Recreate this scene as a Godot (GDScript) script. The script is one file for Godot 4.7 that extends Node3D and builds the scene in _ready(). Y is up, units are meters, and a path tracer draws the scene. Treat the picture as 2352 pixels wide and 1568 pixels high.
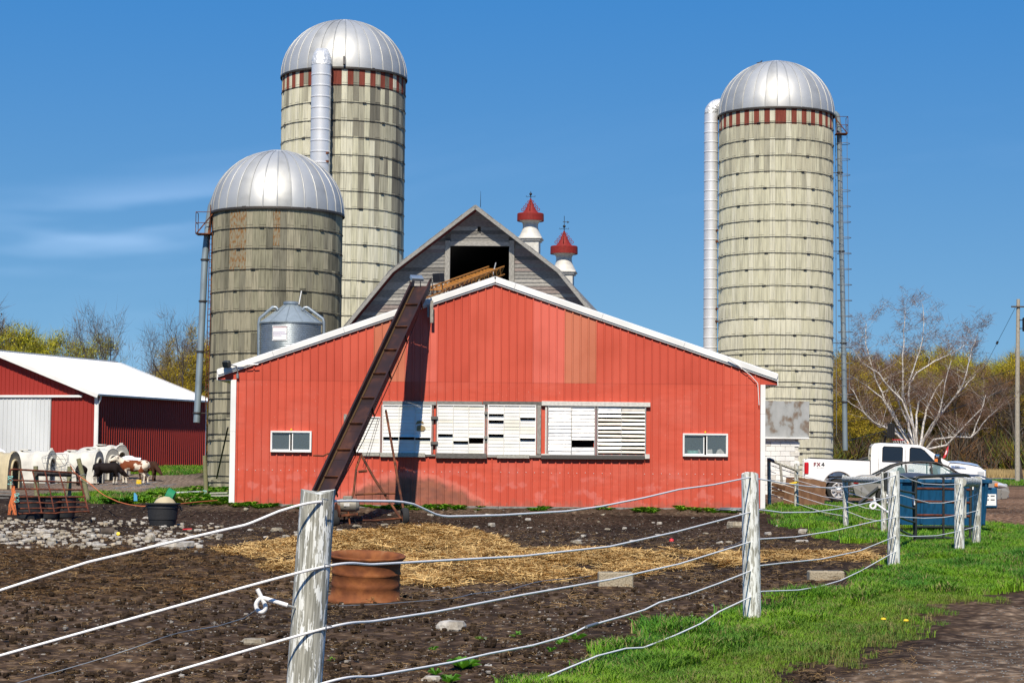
extends Node3D
# A dairy farm yard: red steel barn, hay barn, three stave silos, fenced paddock.
const F := 4700.0
var eye := Vector3(0, 1.45, 0)
var cam_basis: Basis
var rng := RandomNumberGenerator.new()
var taken := {}
var M := {}
var T := {}
var hill := FastNoiseLite.new()
var clod := FastNoiseLite.new()

func _ready():
	rng.seed = 7
	camera_and_light()
	textures()
	materials()
	terrain()
	red_barn()
	hay_barn()
	silos()
	feed_bin()
	machine_shed()
	milk_house()
	woods()
	birch()
	far_field()
	utility_pole()
	vehicles()
	hay_elevators()
	paddock_fence()
	left_yard()
	calves()
	yard_things()
	ground_cover()

func camera_and_light():
	var cam := Camera3D.new()
	cam.name = "camera"
	cam_basis = Basis(Vector3.RIGHT, deg_to_rad(3.24)) * Basis(Vector3.BACK, deg_to_rad(0.55))
	cam.transform = Transform3D(cam_basis, eye)
	cam.fov = rad_to_deg(2 * atan(784.0 / F))
	cam.near = 0.1
	cam.far = 3000
	add_child(cam)
	var env := Environment.new()
	env.background_mode = Environment.BG_SKY
	var sky := Sky.new()
	var sm := ProceduralSkyMaterial.new()
	sm.sky_top_color = Color(0.0, 0.132, 0.43).linear_to_srgb()
	sm.sky_horizon_color = Color(0.215, 0.41, 0.56).linear_to_srgb()
	sm.sky_curve = 0.094
	sm.ground_bottom_color = Color(0.10, 0.09, 0.07).linear_to_srgb()
	sm.ground_horizon_color = Color(0.25, 0.38, 0.5).linear_to_srgb()
	sm.sun_angle_max = 8
	sm.sky_cover = cloud_cover()
	sm.sky_cover_modulate = Color(1, 1, 1)
	sky.sky_material = sm
	env.sky = sky
	env.background_energy_multiplier = 1.0
	env.tonemap_mode = Environment.TONE_MAPPER_LINEAR
	env.tonemap_exposure = 1.36
	env.sdfgi_enabled = true
	env.ssao_enabled = true
	env.ssil_enabled = true
	var we := WorldEnvironment.new()
	we.environment = env
	add_child(we)
	var sun := DirectionalLight3D.new()
	sun.name = "sun"
	sun.light_color = Color(1.0, 0.95, 0.87)
	sun.light_energy = 1.5
	sun.light_angular_distance = 0.5
	sun.shadow_enabled = true
	add_child(sun)
	sun.look_at_from_position(Vector3.ZERO, Vector3(0.13, -1.12, -1.0))

func cloud_cover():
	# a few thin streaks low in the sky, strongest to the left of the silos
	var n := FastNoiseLite.new()
	n.seed = 11
	n.frequency = 0.03
	n.fractal_octaves = 4
	var img := Image.create(4096, 2048, false, Image.FORMAT_RGBA8)
	img.fill(Color(0, 0, 0, 0))
	for y in range(880, 1020):
		var el := (0.5 - (y + 0.5) / 2048.0) * 180.0
		for x in range(0, 4096):
			var az := wrapf(x * 360.0 / 4096.0, -180.0, 180.0)
			var turn := (x + y * 3.0) * TAU / 4096.0
			var w := n.get_noise_3d(cos(turn) * 228.0, (y + 20.0 * sin(x * TAU / 512.0)) * 2.4, sin(turn) * 228.0)
			var patch: float = exp(-pow((az + 10.5) / 4.5, 2) - pow((el - 6.3 - (az + 10.5) * 0.16) / 1.0, 2)) + 0.8 * exp(-pow((az + 8.5) / 2.5, 2) - pow((el - 3.0) / 0.8, 2))
			patch += 0.22 * smoothstep(-0.05, 0.35, n.get_noise_3d(cos(x * TAU / 4096.0) * 33.0 + 900.0, y * 0.3, sin(x * TAU / 4096.0) * 33.0)) * smoothstep(11.0, 4.0, el)
			var a: float = clampf(patch, 0, 1) * smoothstep(-0.3, 0.5, w) * 0.36
			if a > 0.004: img.set_pixel(x, y, Color(0.66, 0.68, 0.72, a))
	return ImageTexture.create_from_image(img)

# ---------------------------------------------------------------- helpers
func at(px: float, py: float, depth: float) -> Vector3:
	var d := cam_basis * Vector3((px - 1176.0) / F, (784.0 - py) / F, -1.0)
	return eye + d * (depth / -d.z)

func r(a: float, b: float) -> float:
	return rng.randf_range(a, b)

class MB:
	var v := PackedVector3Array()
	var n := PackedVector3Array()
	var uv := PackedVector2Array()
	var c := PackedColorArray()
	var col := Color(1, 1, 1)
	var colored := false
	func vert(p: Vector3, nn: Vector3, u := Vector2.ZERO):
		v.append(p); n.append(nn); uv.append(u)
		if colored: c.append(col)
	func tri(a: Vector3, b: Vector3, d: Vector3):
		var nn := (b - a).cross(d - a).normalized()
		vert(a, nn); vert(d, nn); vert(b, nn)
	func quad(a: Vector3, b: Vector3, d: Vector3, e: Vector3, ua := Vector2(0, 0), ub := Vector2(1, 0), ud := Vector2(1, 1), ue := Vector2(0, 1)):
		var nn := (d - a).cross(e - b).normalized()
		vert(a, nn, ua); vert(d, nn, ud); vert(b, nn, ub)
		vert(a, nn, ua); vert(e, nn, ue); vert(d, nn, ud)
	func smooth_quad(p: Array, nn: Array, u := [Vector2.ZERO, Vector2.ZERO, Vector2.ZERO, Vector2.ZERO]):
		for k in [0, 2, 1, 0, 3, 2]: vert(p[k], nn[k], u[k])
	func box(x: Transform3D, s: Vector3, b := 0.0):
		var h := s / 2
		if b <= 0.0:
			var f := [[Vector3(1, 0, 0), Vector3(0, 1, 0), Vector3(0, 0, 1)], [Vector3(-1, 0, 0), Vector3(0, 0, 1), Vector3(0, 1, 0)], [Vector3(0, 1, 0), Vector3(0, 0, 1), Vector3(1, 0, 0)], [Vector3(0, -1, 0), Vector3(1, 0, 0), Vector3(0, 0, 1)], [Vector3(0, 0, 1), Vector3(1, 0, 0), Vector3(0, 1, 0)], [Vector3(0, 0, -1), Vector3(0, 1, 0), Vector3(1, 0, 0)]]
			for q in f:
				var o: Vector3 = q[0] * h
				var i: Vector3 = q[1] * h
				var j: Vector3 = q[2] * h
				quad(x * (o - i - j), x * (o + i - j), x * (o + i + j), x * (o - i + j))
			return
		b = min(b, min(h.x, min(h.y, h.z)) * 0.9)
		var g := h - Vector3(b, b, b)
		var P := func(sx, sy, sz, ax):
			return x * Vector3(sx * (h.x if ax == 0 else g.x), sy * (h.y if ax == 1 else g.y), sz * (h.z if ax == 2 else g.z))
		for s1 in [-1, 1]:
			fix(P.call(s1, -1, -1, 0), P.call(s1, 1, -1, 0), P.call(s1, 1, 1, 0), P.call(s1, -1, 1, 0), x.origin)
			fix(P.call(-1, s1, -1, 1), P.call(1, s1, -1, 1), P.call(1, s1, 1, 1), P.call(-1, s1, 1, 1), x.origin)
			fix(P.call(-1, -1, s1, 2), P.call(1, -1, s1, 2), P.call(1, 1, s1, 2), P.call(-1, 1, s1, 2), x.origin)
			for s2 in [-1, 1]:
				fix(P.call(s1, s2, -1, 0), P.call(s1, s2, 1, 0), P.call(s1, s2, 1, 1), P.call(s1, s2, -1, 1), x.origin)
				fix(P.call(-1, s1, s2, 1), P.call(1, s1, s2, 1), P.call(1, s1, s2, 2), P.call(-1, s1, s2, 2), x.origin)
				fix(P.call(s1, -1, s2, 0), P.call(s1, 1, s2, 0), P.call(s1, 1, s2, 2), P.call(s1, -1, s2, 2), x.origin)
				for s3 in [-1, 1]:
					var a: Vector3 = P.call(s1, s2, s3, 0)
					var e: Vector3 = P.call(s1, s2, s3, 1)
					var d: Vector3 = P.call(s1, s2, s3, 2)
					if (e - a).cross(d - a).dot(a - x.origin) > 0: tri(a, e, d)
					else: tri(a, d, e)
	func fix(a: Vector3, b: Vector3, d: Vector3, e: Vector3, o: Vector3):
		if (d - a).cross(e - b).dot((a + b + d + e) / 4 - o) > 0: quad(a, b, d, e)
		else: quad(a, e, d, b)
	func beam(a: Vector3, b: Vector3, w: float, h: float, bev := 0.0, up := Vector3.UP):
		var d := (b - a)
		var z := d.normalized()
		if abs(z.dot(up)) > 0.98: up = Vector3.RIGHT
		var xx := up.cross(z).normalized()
		box(Transform3D(Basis(xx, z.cross(xx), z), (a + b) / 2), Vector3(w, h, d.length()), bev)
	func tube(pts: Array, rad, sides := 8, cap := true):
		var up := Vector3.UP
		var prev := []
		var prevn := []
		var run := 0.0
		var prun := 0.0
		for i in pts.size():
			var d: Vector3 = (pts[min(i + 1, pts.size() - 1)] - pts[max(i - 1, 0)]).normalized()
			if i == 0:
				if abs(d.y) > 0.9: up = Vector3.FORWARD
			var xx := up.cross(d).normalized()
			up = d.cross(xx).normalized()
			var rr: float = rad[i] if rad is Array or rad is PackedFloat32Array else rad
			if i > 0: run += (pts[i] - pts[i - 1]).length()
			var ring := []
			var nor := []
			for k in sides + 1:
				var a := TAU * k / sides
				var dir := xx * cos(a) + up * sin(a)
				ring.append(pts[i] + dir * rr)
				nor.append(dir)
			if i > 0:
				for k in sides:
					smooth_quad([prev[k], prev[k + 1], ring[k + 1], ring[k]], [prevn[k], prevn[k + 1], nor[k + 1], nor[k]], [Vector2(k / float(sides), prun), Vector2((k + 1) / float(sides), prun), Vector2((k + 1) / float(sides), run), Vector2(k / float(sides), run)])
			if cap and (i == 0 or i == pts.size() - 1):
				for k in sides:
					if i == 0: tri(pts[i], ring[k + 1], ring[k])
					else: tri(pts[i], ring[k], ring[k + 1])
			prev = ring; prevn = nor; prun = run
	func lathe(prof: Array, segs: int, x := Transform3D.IDENTITY, smooth := false, a0 := 0.0, a1 := TAU):
		var pn := []
		for i in prof.size() - 1:
			var d: Vector2 = prof[i + 1] - prof[i]
			pn.append(Vector2(d.y, -d.x).normalized())
		for i in prof.size() - 1:
			var na: Vector2 = pn[i]
			var nb: Vector2 = pn[i]
			if smooth:
				if i > 0: na = (pn[i] + pn[i - 1]).normalized()
				if i < pn.size() - 1: nb = (pn[i] + pn[i + 1]).normalized()
			for k in segs:
				var t0 := a0 + (a1 - a0) * k / segs
				var t1 := a0 + (a1 - a0) * (k + 1) / segs
				var e0 := Vector3(cos(t0), 0, -sin(t0))
				var e1 := Vector3(cos(t1), 0, -sin(t1))
				var A: Vector2 = prof[i]
				var B: Vector2 = prof[i + 1]
				smooth_quad([x * (e0 * A.x + Vector3.UP * A.y), x * (e1 * A.x + Vector3.UP * A.y), x * (e1 * B.x + Vector3.UP * B.y), x * (e0 * B.x + Vector3.UP * B.y)],
					[x.basis * (e0 * na.x + Vector3.UP * na.y), x.basis * (e1 * na.x + Vector3.UP * na.y), x.basis * (e1 * nb.x + Vector3.UP * nb.y), x.basis * (e0 * nb.x + Vector3.UP * nb.y)],
					[Vector2(k / float(segs), A.y), Vector2((k + 1) / float(segs), A.y), Vector2((k + 1) / float(segs), B.y), Vector2(k / float(segs), B.y)])
	func surf(rows: Array, closed := false):
		var m := rows.size()
		var w: int = rows[0].size()
		var nor := []
		for i in m:
			var line := []
			for j in w:
				var jl: int = j - 1
				var jr: int = j + 1
				if closed:
					if jl < 0: jl = w - 2
					if jr > w - 1: jr = 1
				else:
					jl = max(jl, 0); jr = min(jr, w - 1)
				line.append((rows[i][jr] - rows[i][jl]).cross(rows[min(i + 1, m - 1)][j] - rows[max(i - 1, 0)][j]).normalized())
			nor.append(line)
		for i in m - 1:
			for j in w - 1:
				smooth_quad([rows[i][j], rows[i][j + 1], rows[i + 1][j + 1], rows[i + 1][j]], [nor[i][j], nor[i][j + 1], nor[i + 1][j + 1], nor[i + 1][j]])
	func slab(poly: Array, back: Vector3):
		# a flat outline (counter-clockwise seen from the front) pushed back by a vector
		var p2 := PackedVector2Array()
		var o: Vector3 = poly[0]
		var ax: Vector3 = (poly[1] - o).normalized()
		var nn: Vector3 = -back.normalized()
		var ay := nn.cross(ax)
		for q in poly: p2.append(Vector2((q - o).dot(ax), (q - o).dot(ay)))
		var ix := Geometry2D.triangulate_polygon(p2)
		for k in range(0, ix.size(), 3):
			var a: Vector3 = poly[ix[k]]
			var b: Vector3 = poly[ix[k + 1]]
			var d: Vector3 = poly[ix[k + 2]]
			if (b - a).cross(d - a).dot(nn) < 0:
				var s := b
				b = d; d = s
			tri(a, b, d)
			tri(a + back, d + back, b + back)
		for k in poly.size():
			var a: Vector3 = poly[k]
			var b: Vector3 = poly[(k + 1) % poly.size()]
			quad(a, a + back, b + back, b)
	func mesh() -> ArrayMesh:
		var m := ArrayMesh.new()
		if v.is_empty(): return m
		var arr := []
		arr.resize(Mesh.ARRAY_MAX)
		arr[Mesh.ARRAY_VERTEX] = v
		arr[Mesh.ARRAY_NORMAL] = n
		arr[Mesh.ARRAY_TEX_UV] = uv
		if colored: arr[Mesh.ARRAY_COLOR] = c
		m.add_surface_from_arrays(Mesh.PRIMITIVE_TRIANGLES, arr)
		return m

func numbered(nm: String) -> String:
	taken[nm] = taken.get(nm, -1) + 1
	return nm if taken[nm] == 0 else "%s_%03d" % [nm, taken[nm]]

func inst(nm: String, mesh: Mesh, m: Material, parent: Node = self, x := Transform3D.IDENTITY) -> MeshInstance3D:
	var o := MeshInstance3D.new()
	o.name = numbered(nm) if parent == self else nm
	o.mesh = mesh
	o.material_override = m
	o.transform = x
	parent.add_child(o, true)
	return o

func put(nm: String, b: MB, m: Material, parent: Node = self) -> MeshInstance3D:
	return inst(nm, b.mesh(), m, parent)

func tag(o: Node, label: String, cat: String, group := "", kind := ""):
	if label: o.set_meta("label", label)
	if cat: o.set_meta("category", cat)
	if group: o.set_meta("group", group)
	if kind: o.set_meta("kind", kind)

func thing(nm: String, label: String, cat: String, pos := Vector3.ZERO, turn := 0.0, group := "") -> Node3D:
	var o := Node3D.new()
	o.name = numbered(nm)
	add_child(o)
	o.position = pos
	o.rotation.y = turn
	tag(o, label, cat, group)
	return o

func copy(src: Node3D, nm: String, pos: Vector3, turn: float, label := "", sc := Vector3.ONE) -> Node3D:
	var o: Node3D = src.duplicate()
	o.name = numbered(nm)
	add_child(o)
	o.transform = Transform3D(Basis(Vector3.UP, turn).scaled_local(sc), pos)
	if label: o.set_meta("label", label)
	return o

func structure(o: Node):
	o.set_meta("kind", "structure")

func scatter(nm: String, mesh: Mesh, m: Material, xs: Array, cols: Array, label: String, cat: String) -> MultiMeshInstance3D:
	var mm := MultiMesh.new()
	mm.transform_format = MultiMesh.TRANSFORM_3D
	mm.use_colors = cols.size() > 0
	mm.mesh = mesh
	mm.instance_count = xs.size()
	for i in xs.size():
		mm.set_instance_transform(i, xs[i])
		if cols.size() > 0: mm.set_instance_color(i, cols[i])
	var o := MultiMeshInstance3D.new()
	o.name = numbered(nm)
	o.multimesh = mm
	o.material_override = m
	add_child(o)
	tag(o, label, cat, "", "stuff")
	return o

func lin(a: float, b: float, c: float) -> Color:
	return Color(a, b, c).linear_to_srgb()

# seamless noise picture with a colour ramp given as [[offset, linear colour], ...]
func noise(sd: int, freq: float, oct: int, stops: Array, size := 256, kind := FastNoiseLite.TYPE_SIMPLEX_SMOOTH, warp := 0.0) -> NoiseTexture2D:
	var f := FastNoiseLite.new()
	f.seed = sd
	f.noise_type = kind
	f.frequency = freq
	f.fractal_octaves = oct
	if warp > 0:
		f.domain_warp_enabled = true
		f.domain_warp_amplitude = warp
		f.domain_warp_frequency = freq * 1.5
	var t := NoiseTexture2D.new()
	t.width = size
	t.height = size
	t.seamless = true
	t.noise = f
	if stops.size() > 0:
		var g := Gradient.new()
		var o := PackedFloat32Array()
		var cs := PackedColorArray()
		for s in stops:
			o.append(s[0])
			cs.append((s[1] as Color).linear_to_srgb())
		g.offsets = o
		g.colors = cs
		t.color_ramp = g
	return t

func mk(nm: String, c: Color, rough: float, metal := 0.0, o := {}) -> StandardMaterial3D:
	var m := StandardMaterial3D.new()
	m.resource_name = nm
	m.albedo_color = Color(c.r, c.g, c.b).linear_to_srgb()
	m.roughness = rough
	m.metallic = metal
	m.metallic_specular = o.get("spec", 0.4)
	if o.has("t"): m.albedo_texture = o.t
	if o.has("s"):
		m.uv1_triplanar = true
		m.uv1_world_triplanar = o.get("w", true)
		m.uv1_scale = o.s
		if o.has("off"): m.uv1_offset = o.off
	elif o.has("us"):
		m.uv1_scale = o.us
	if o.has("b"):
		m.heightmap_enabled = true
		m.heightmap_texture = o.b
		m.heightmap_scale = o.get("bs", 0.5)
	if o.has("rt"):
		m.roughness_texture = o.rt
	if o.has("d"):
		m.detail_enabled = true
		m.detail_albedo = o.d
		m.detail_blend_mode = BaseMaterial3D.BLEND_MODE_MUL
	if o.get("vc", false): m.vertex_color_use_as_albedo = true
	if o.has("back"):
		m.backlight_enabled = true
		m.backlight = o.back
	if o.has("coat"):
		m.clearcoat_enabled = true
		m.clearcoat = o.coat
		m.clearcoat_roughness = 0.05
	m.cull_mode = BaseMaterial3D.CULL_DISABLED
	M[nm] = m
	return m

func glass(nm: String, c: Color, a: float):
	var m := mk(nm, c, 0.03, 0.0, {"spec": 0.5})
	m.transparency = BaseMaterial3D.TRANSPARENCY_ALPHA
	m.albedo_color.a = a
	return m
# ---------------------------------------------------------------- textures and materials
func textures():
	var g := func(x): return Color(x, x, x)
	T.mott = noise(1, 0.02, 5, [[0.0, g.call(0.62)], [0.5, g.call(0.86)], [1.0, g.call(1.0)]])
	T.soft = noise(2, 0.008, 3, [[0.0, g.call(0.78)], [1.0, g.call(1.0)]])
	T.fine = noise(3, 0.09, 4, [[0.0, g.call(0.45)], [0.5, g.call(0.8)], [1.0, g.call(1.0)]])
	T.bump = noise(4, 0.05, 5, [])
	T.coarse = noise(5, 0.015, 5, [])
	T.streak = noise(6, 0.03, 5, [[0.0, g.call(0.42)], [0.4, g.call(0.82)], [0.6, g.call(0.98)], [1.0, g.call(1.0)]])
	T.grain = noise(7, 0.035, 5, [[0.0, g.call(0.35)], [0.4, g.call(0.7)], [0.65, g.call(0.95)], [1.0, g.call(1.0)]], 512, FastNoiseLite.TYPE_SIMPLEX_SMOOTH, 18.0)
	T.rust = noise(8, 0.018, 5, [[0.0, Color(0.035, 0.017, 0.012)], [0.45, Color(0.075, 0.027, 0.015)], [0.62, Color(0.15, 0.05, 0.02)], [1.0, Color(0.27, 0.10, 0.04)]])
	T.darkrust = noise(9, 0.012, 5, [[0.0, Color(0.020, 0.013, 0.015)], [0.55, Color(0.036, 0.018, 0.017)], [0.75, Color(0.065, 0.026, 0.018)], [1.0, Color(0.13, 0.055, 0.03)]])
	T.rimrust = noise(10, 0.012, 5, [[0.0, Color(0.07, 0.022, 0.01)], [0.5, Color(0.19, 0.062, 0.02)], [0.75, Color(0.28, 0.10, 0.03)], [1.0, Color(0.34, 0.2, 0.11)]])
	T.soil = noise(12, 0.02, 6, [[0.0, Color(0.10, 0.075, 0.055)], [0.42, Color(0.21, 0.15, 0.108)], [0.62, Color(0.35, 0.26, 0.19)], [0.8, Color(0.58, 0.45, 0.34)], [1.0, Color(1.0, 0.82, 0.65)]], 512)
	T.drive = noise(13, 0.02, 6, [[0.0, Color(0.03, 0.022, 0.016)], [0.45, Color(0.072, 0.052, 0.038)], [0.7, Color(0.12, 0.093, 0.072)], [1.0, Color(0.22, 0.19, 0.16)]], 512)
	T.turf = noise(14, 0.03, 5, [[0.0, Color(0.018, 0.022, 0.006)], [0.5, Color(0.032, 0.05, 0.010)], [1.0, Color(0.05, 0.085, 0.014)]], 512)
	T.stone = noise(15, 0.02, 6, [[0.0, Color(0.16, 0.14, 0.11)], [0.45, Color(0.30, 0.275, 0.235)], [0.7, Color(0.42, 0.40, 0.36)], [1.0, Color(0.56, 0.54, 0.5)]])
	T.concrete = noise(16, 0.05, 5, [[0.0, Color(0.22, 0.19, 0.14)], [0.5, Color(0.36, 0.33, 0.26)], [1.0, Color(0.46, 0.43, 0.35)]])
	T.bark = noise(17, 0.02, 5, [[0.0, Color(0.03, 0.025, 0.02)], [0.5, Color(0.075, 0.06, 0.048)], [1.0, Color(0.15, 0.125, 0.1)]])
	T.birch = noise(18, 0.022, 4, [[0.0, Color(0.03, 0.025, 0.02)], [0.30, Color(0.2, 0.18, 0.15)], [0.38, Color(0.62, 0.60, 0.57)], [1.0, Color(0.78, 0.76, 0.72)]])
	T.rough = noise(19, 0.03, 4, [[0.0, g.call(0.75)], [1.0, g.call(1.0)]])
	T.wear = noise(20, 0.012, 5, [[0.0, Color(0.80, 0.72, 0.66)], [0.45, Color(0.95, 0.93, 0.92)], [0.62, g.call(1.0)], [1.0, g.call(1.0)]])
	T.plywood = noise(21, 0.02, 5, [[0.0, Color(0.07, 0.035, 0.018)], [0.5, Color(0.16, 0.085, 0.045)], [1.0, Color(0.27, 0.17, 0.10)]])
	T.post = peeled_paint(31, 256, 1024, 0.0)
	T.post2 = peeled_paint(57, 256, 1024, -0.22)

# flaking white paint over grey grain, u round the post, v down it
func peeled_paint(sd: int, w: int, h: int, bias: float) -> ImageTexture:
	var n := FastNoiseLite.new()
	n.seed = sd
	n.frequency = 1.0
	n.fractal_octaves = 4
	var knots := []
	var rg := RandomNumberGenerator.new()
	rg.seed = sd
	for k in 9: knots.append(Vector3(rg.randf(), rg.randf(), rg.randf_range(0.025, 0.055)))
	var img := Image.create(w, h, false, Image.FORMAT_RGBA8)
	for y in h:
		for x in w:
			var u := x / float(w)
			var q := y / float(h)
			var cx := cos(u * TAU)
			var cy := sin(u * TAU)
			var g := n.get_noise_3d(cx * 6.0, cy * 6.0, q * 9.0)
			var m := n.get_noise_3d(cx * 2.6 + 40, cy * 2.6, q * 11.0) + 0.45 * n.get_noise_3d(cx * 9 + 9, cy * 9, q * 24.0)
			var ring := 0.0
			for k in knots:
				var du: float = abs(u - k.x)
				du = min(du, 1.0 - du)
				var d := sqrt(du * du * 5.0 + (q - k.y) * (q - k.y) * 9.0)
				if d < k.z * 3.4: ring += (1.0 - d / (k.z * 3.4)) * sin(d * 210.0) * 0.75
			var streak := n.get_noise_3d(cx * 11.0, cy * 11.0 + 7, q * 5.0)
			var paint: float = smoothstep(-0.02, 0.05, m + ring * 0.55 + bias + streak * 0.35 + 0.10)
			var wood := Color(0.20, 0.20, 0.17).lerp(Color(0.40, 0.40, 0.35), clampf(0.5 + g * 1.3 + streak * 0.6, 0, 1))
			var white := Color(0.72, 0.74, 0.72).lerp(Color(0.58, 0.60, 0.56), clampf(0.3 + g, 0, 1))
			img.set_pixel(x, y, wood.lerp(white, paint).linear_to_srgb())
	return ImageTexture.create_from_image(img)

func materials():
	var V := func(a, b, c): return Vector3(a, b, c)
	# barn steel
	mk("red_steel", Color(0.515, 0.090, 0.056), 0.62, 0, {"t": T.wear, "s": V.call(0.16, 0.11, 0.16), "spec": 0.25})
	mk("red_steel_a", Color(0.488, 0.082, 0.052), 0.6, 0, {"t": T.wear, "s": V.call(0.16, 0.11, 0.16), "off": V.call(0.3, 0.1, 0), "spec": 0.25})
	mk("red_steel_b", Color(0.534, 0.099, 0.063), 0.64, 0, {"t": T.wear, "s": V.call(0.16, 0.11, 0.16), "off": V.call(0.6, 0.5, 0), "spec": 0.25})
	mk("pink_steel", Color(0.60, 0.135, 0.098), 0.62, 0, {"t": T.wear, "s": V.call(0.16, 0.11, 0.16), "spec": 0.25})
	mk("tan_steel", Color(0.50, 0.165, 0.098), 0.65, 0, {"t": T.wear, "s": V.call(0.16, 0.11, 0.16), "spec": 0.25})
	mk("shed_red", Color(0.31, 0.036, 0.028), 0.5, 0, {"t": T.soft, "s": V.call(0.1, 0.1, 0.1), "spec": 0.3})
	mk("shed_white", Color(0.62, 0.66, 0.68), 0.5, 0, {"t": T.soft, "s": V.call(0.2, 0.1, 0.2)})
	mk("white_trim", Color(0.80, 0.81, 0.80), 0.45, 0, {"t": T.soft, "s": V.call(0.3, 0.3, 0.3), "spec": 0.3})
	mk("white_roof", Color(0.80, 0.82, 0.84), 0.4, 0, {"t": T.soft, "s": V.call(0.1, 0.1, 0.4), "spec": 0.3})
	mk("louvre_white", Color(0.82, 0.82, 0.79), 0.5, 0, {"t": T.soft, "s": V.call(0.5, 0.9, 0.5), "spec": 0.3})
	mk("louvre_cream", Color(0.78, 0.77, 0.69), 0.5, 0, {"t": T.soft, "s": V.call(0.5, 0.9, 0.5), "spec": 0.3})
	mk("louvre_metal", Color(0.80, 0.79, 0.76), 0.38, 0.55, {"t": T.mott, "s": V.call(0.6, 1.5, 0.6), "b": T.coarse, "bs": 0.25})
	mk("louvre_dirty", Color(0.60, 0.57, 0.51), 0.45, 0.3, {"t": T.mott, "s": V.call(1.2, 1.5, 0.6)})
	mk("peeled_plastic", Color(0.26, 0.19, 0.09), 0.8)
	# wood
	mk("grey_wood", Color(0.25, 0.245, 0.23), 0.9, 0, {"t": T.grain, "s": V.call(0.35, 3.2, 3.2), "b": T.grain, "bs": 0.5})
	mk("grey_wood_a", Color(0.15, 0.145, 0.135), 0.9, 0, {"t": T.grain, "s": V.call(0.35, 3.2, 3.2), "off": V.call(0.2, 0.4, 0.1), "b": T.grain, "bs": 0.5})
	mk("grey_wood_b", Color(0.36, 0.35, 0.325), 0.9, 0, {"t": T.grain, "s": V.call(0.35, 3.2, 3.2), "off": V.call(0.7, 0.2, 0.1), "b": T.grain, "bs": 0.5})
	mk("grey_wood_c", Color(0.26, 0.22, 0.205), 0.9, 0, {"t": T.grain, "s": V.call(0.35, 3.2, 3.2), "off": V.call(0.5, 0.7, 0.1), "b": T.grain, "bs": 0.5})
	mk("grey_wood_v", Color(0.34, 0.33, 0.30), 0.9, 0, {"t": T.grain, "s": V.call(3.2, 0.35, 3.2), "b": T.grain, "bs": 0.5})
	mk("rake_wood", Color(0.28, 0.275, 0.255), 0.9, 0, {"t": T.mott, "s": V.call(2, 2, 2)})
	mk("old_red", Color(0.14, 0.02, 0.016), 0.85, 0, {"t": T.mott, "s": V.call(1.5, 1.5, 1.5)})
	mk("hay_roof", Color(0.22, 0.22, 0.215), 0.8, 0, {"t": T.mott, "s": V.call(1.2, 1.2, 1.2)})
	mk("sill_stain", Color(0.10, 0.095, 0.09), 0.9, 0, {"t": T.grain, "s": V.call(1.4, 4, 3)})
	mk("sill_wood", Color(0.42, 0.42, 0.38), 0.9, 0, {"t": T.grain, "s": V.call(0.6, 4, 3)})
	mk("header_white", Color(0.66, 0.65, 0.61), 0.8, 0, {"t": T.mott, "s": V.call(1.5, 3, 3)})
	mk("treated_post", Color(0.24, 0.235, 0.13), 0.9, 0, {"t": T.grain, "s": V.call(5, 0.6, 5), "b": T.grain, "bs": 0.6})
	mk("painted_post", Color(1, 1, 1), 0.85, 0, {"t": T.post, "us": V.call(1, 0.62, 1), "b": T.post, "bs": 0.35, "spec": 0.2})
	mk("worn_post", Color(1, 1, 1), 0.85, 0, {"t": T.post2, "us": V.call(1, 0.7, 1), "b": T.post2, "bs": 0.35, "spec": 0.2})
	mk("pole_wood", Color(0.42, 0.38, 0.31), 0.9, 0, {"t": T.grain, "s": V.call(2, 0.2, 2)})
	mk("plywood", Color(0.75, 0.72, 0.7), 0.9, 0, {"t": T.plywood, "s": V.call(0.6, 0.25, 0.6)})
	# concrete
	for k in 7:
		var tone: Array = [[0.54, 0.53, 0.40], [0.48, 0.465, 0.35], [0.60, 0.59, 0.47], [0.38, 0.37, 0.285], [0.25, 0.24, 0.19], [0.15, 0.145, 0.12], [0.22, 0.062, 0.045]][k]
		mk("stave_%d" % k, Color(tone[0], tone[1], tone[2]), 0.92, 0, {"t": T.streak, "s": V.call(1.5, 0.06, 1.5), "off": V.call(0.13 * k, 0.29 * k, 0.41 * k), "b": T.streak, "bs": 1.0, "spec": 0.2})
	for k in 5:
		var tone: Array = [[0.26, 0.25, 0.18], [0.215, 0.205, 0.155], [0.32, 0.30, 0.22], [0.38, 0.355, 0.26], [0.15, 0.145, 0.11]][k]
		mk("dim_stave_%d" % k, Color(tone[0], tone[1], tone[2]), 0.92, 0, {"t": T.streak, "s": V.call(1.5, 0.12, 1.5), "off": V.call(0.17 * k, 0.23 * k, 0.37 * k), "b": T.streak, "bs": 1.0, "spec": 0.2})
	mk("rusty_stave", Color(1, 1, 1), 0.92, 0, {"t": noise(61, 0.03, 4, [[0.0, Color(0.10, 0.045, 0.015)], [0.34, Color(0.24, 0.11, 0.03)], [0.44, Color(0.22, 0.20, 0.145)], [1.0, Color(0.27, 0.25, 0.18)]]), "s": V.call(2.2, 0.5, 2.2), "spec": 0.2})
	mk("joint", Color(0.10, 0.095, 0.08), 0.95)
	mk("hoop_steel", Color(0.055, 0.05, 0.045), 0.6, 0.3, {"t": T.mott, "s": V.call(2, 2, 2)})
	mk("galvanised", Color(0.53, 0.54, 0.53), 0.55, 0.5, {"t": T.soft, "s": V.call(0.35, 0.35, 0.35), "rt": T.rough, "spec": 0.5})
	mk("galvanised_b", Color(0.47, 0.48, 0.47), 0.6, 0.5, {"t": T.mott, "s": V.call(0.25, 0.25, 0.25), "rt": T.rough, "spec": 0.5})
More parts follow.
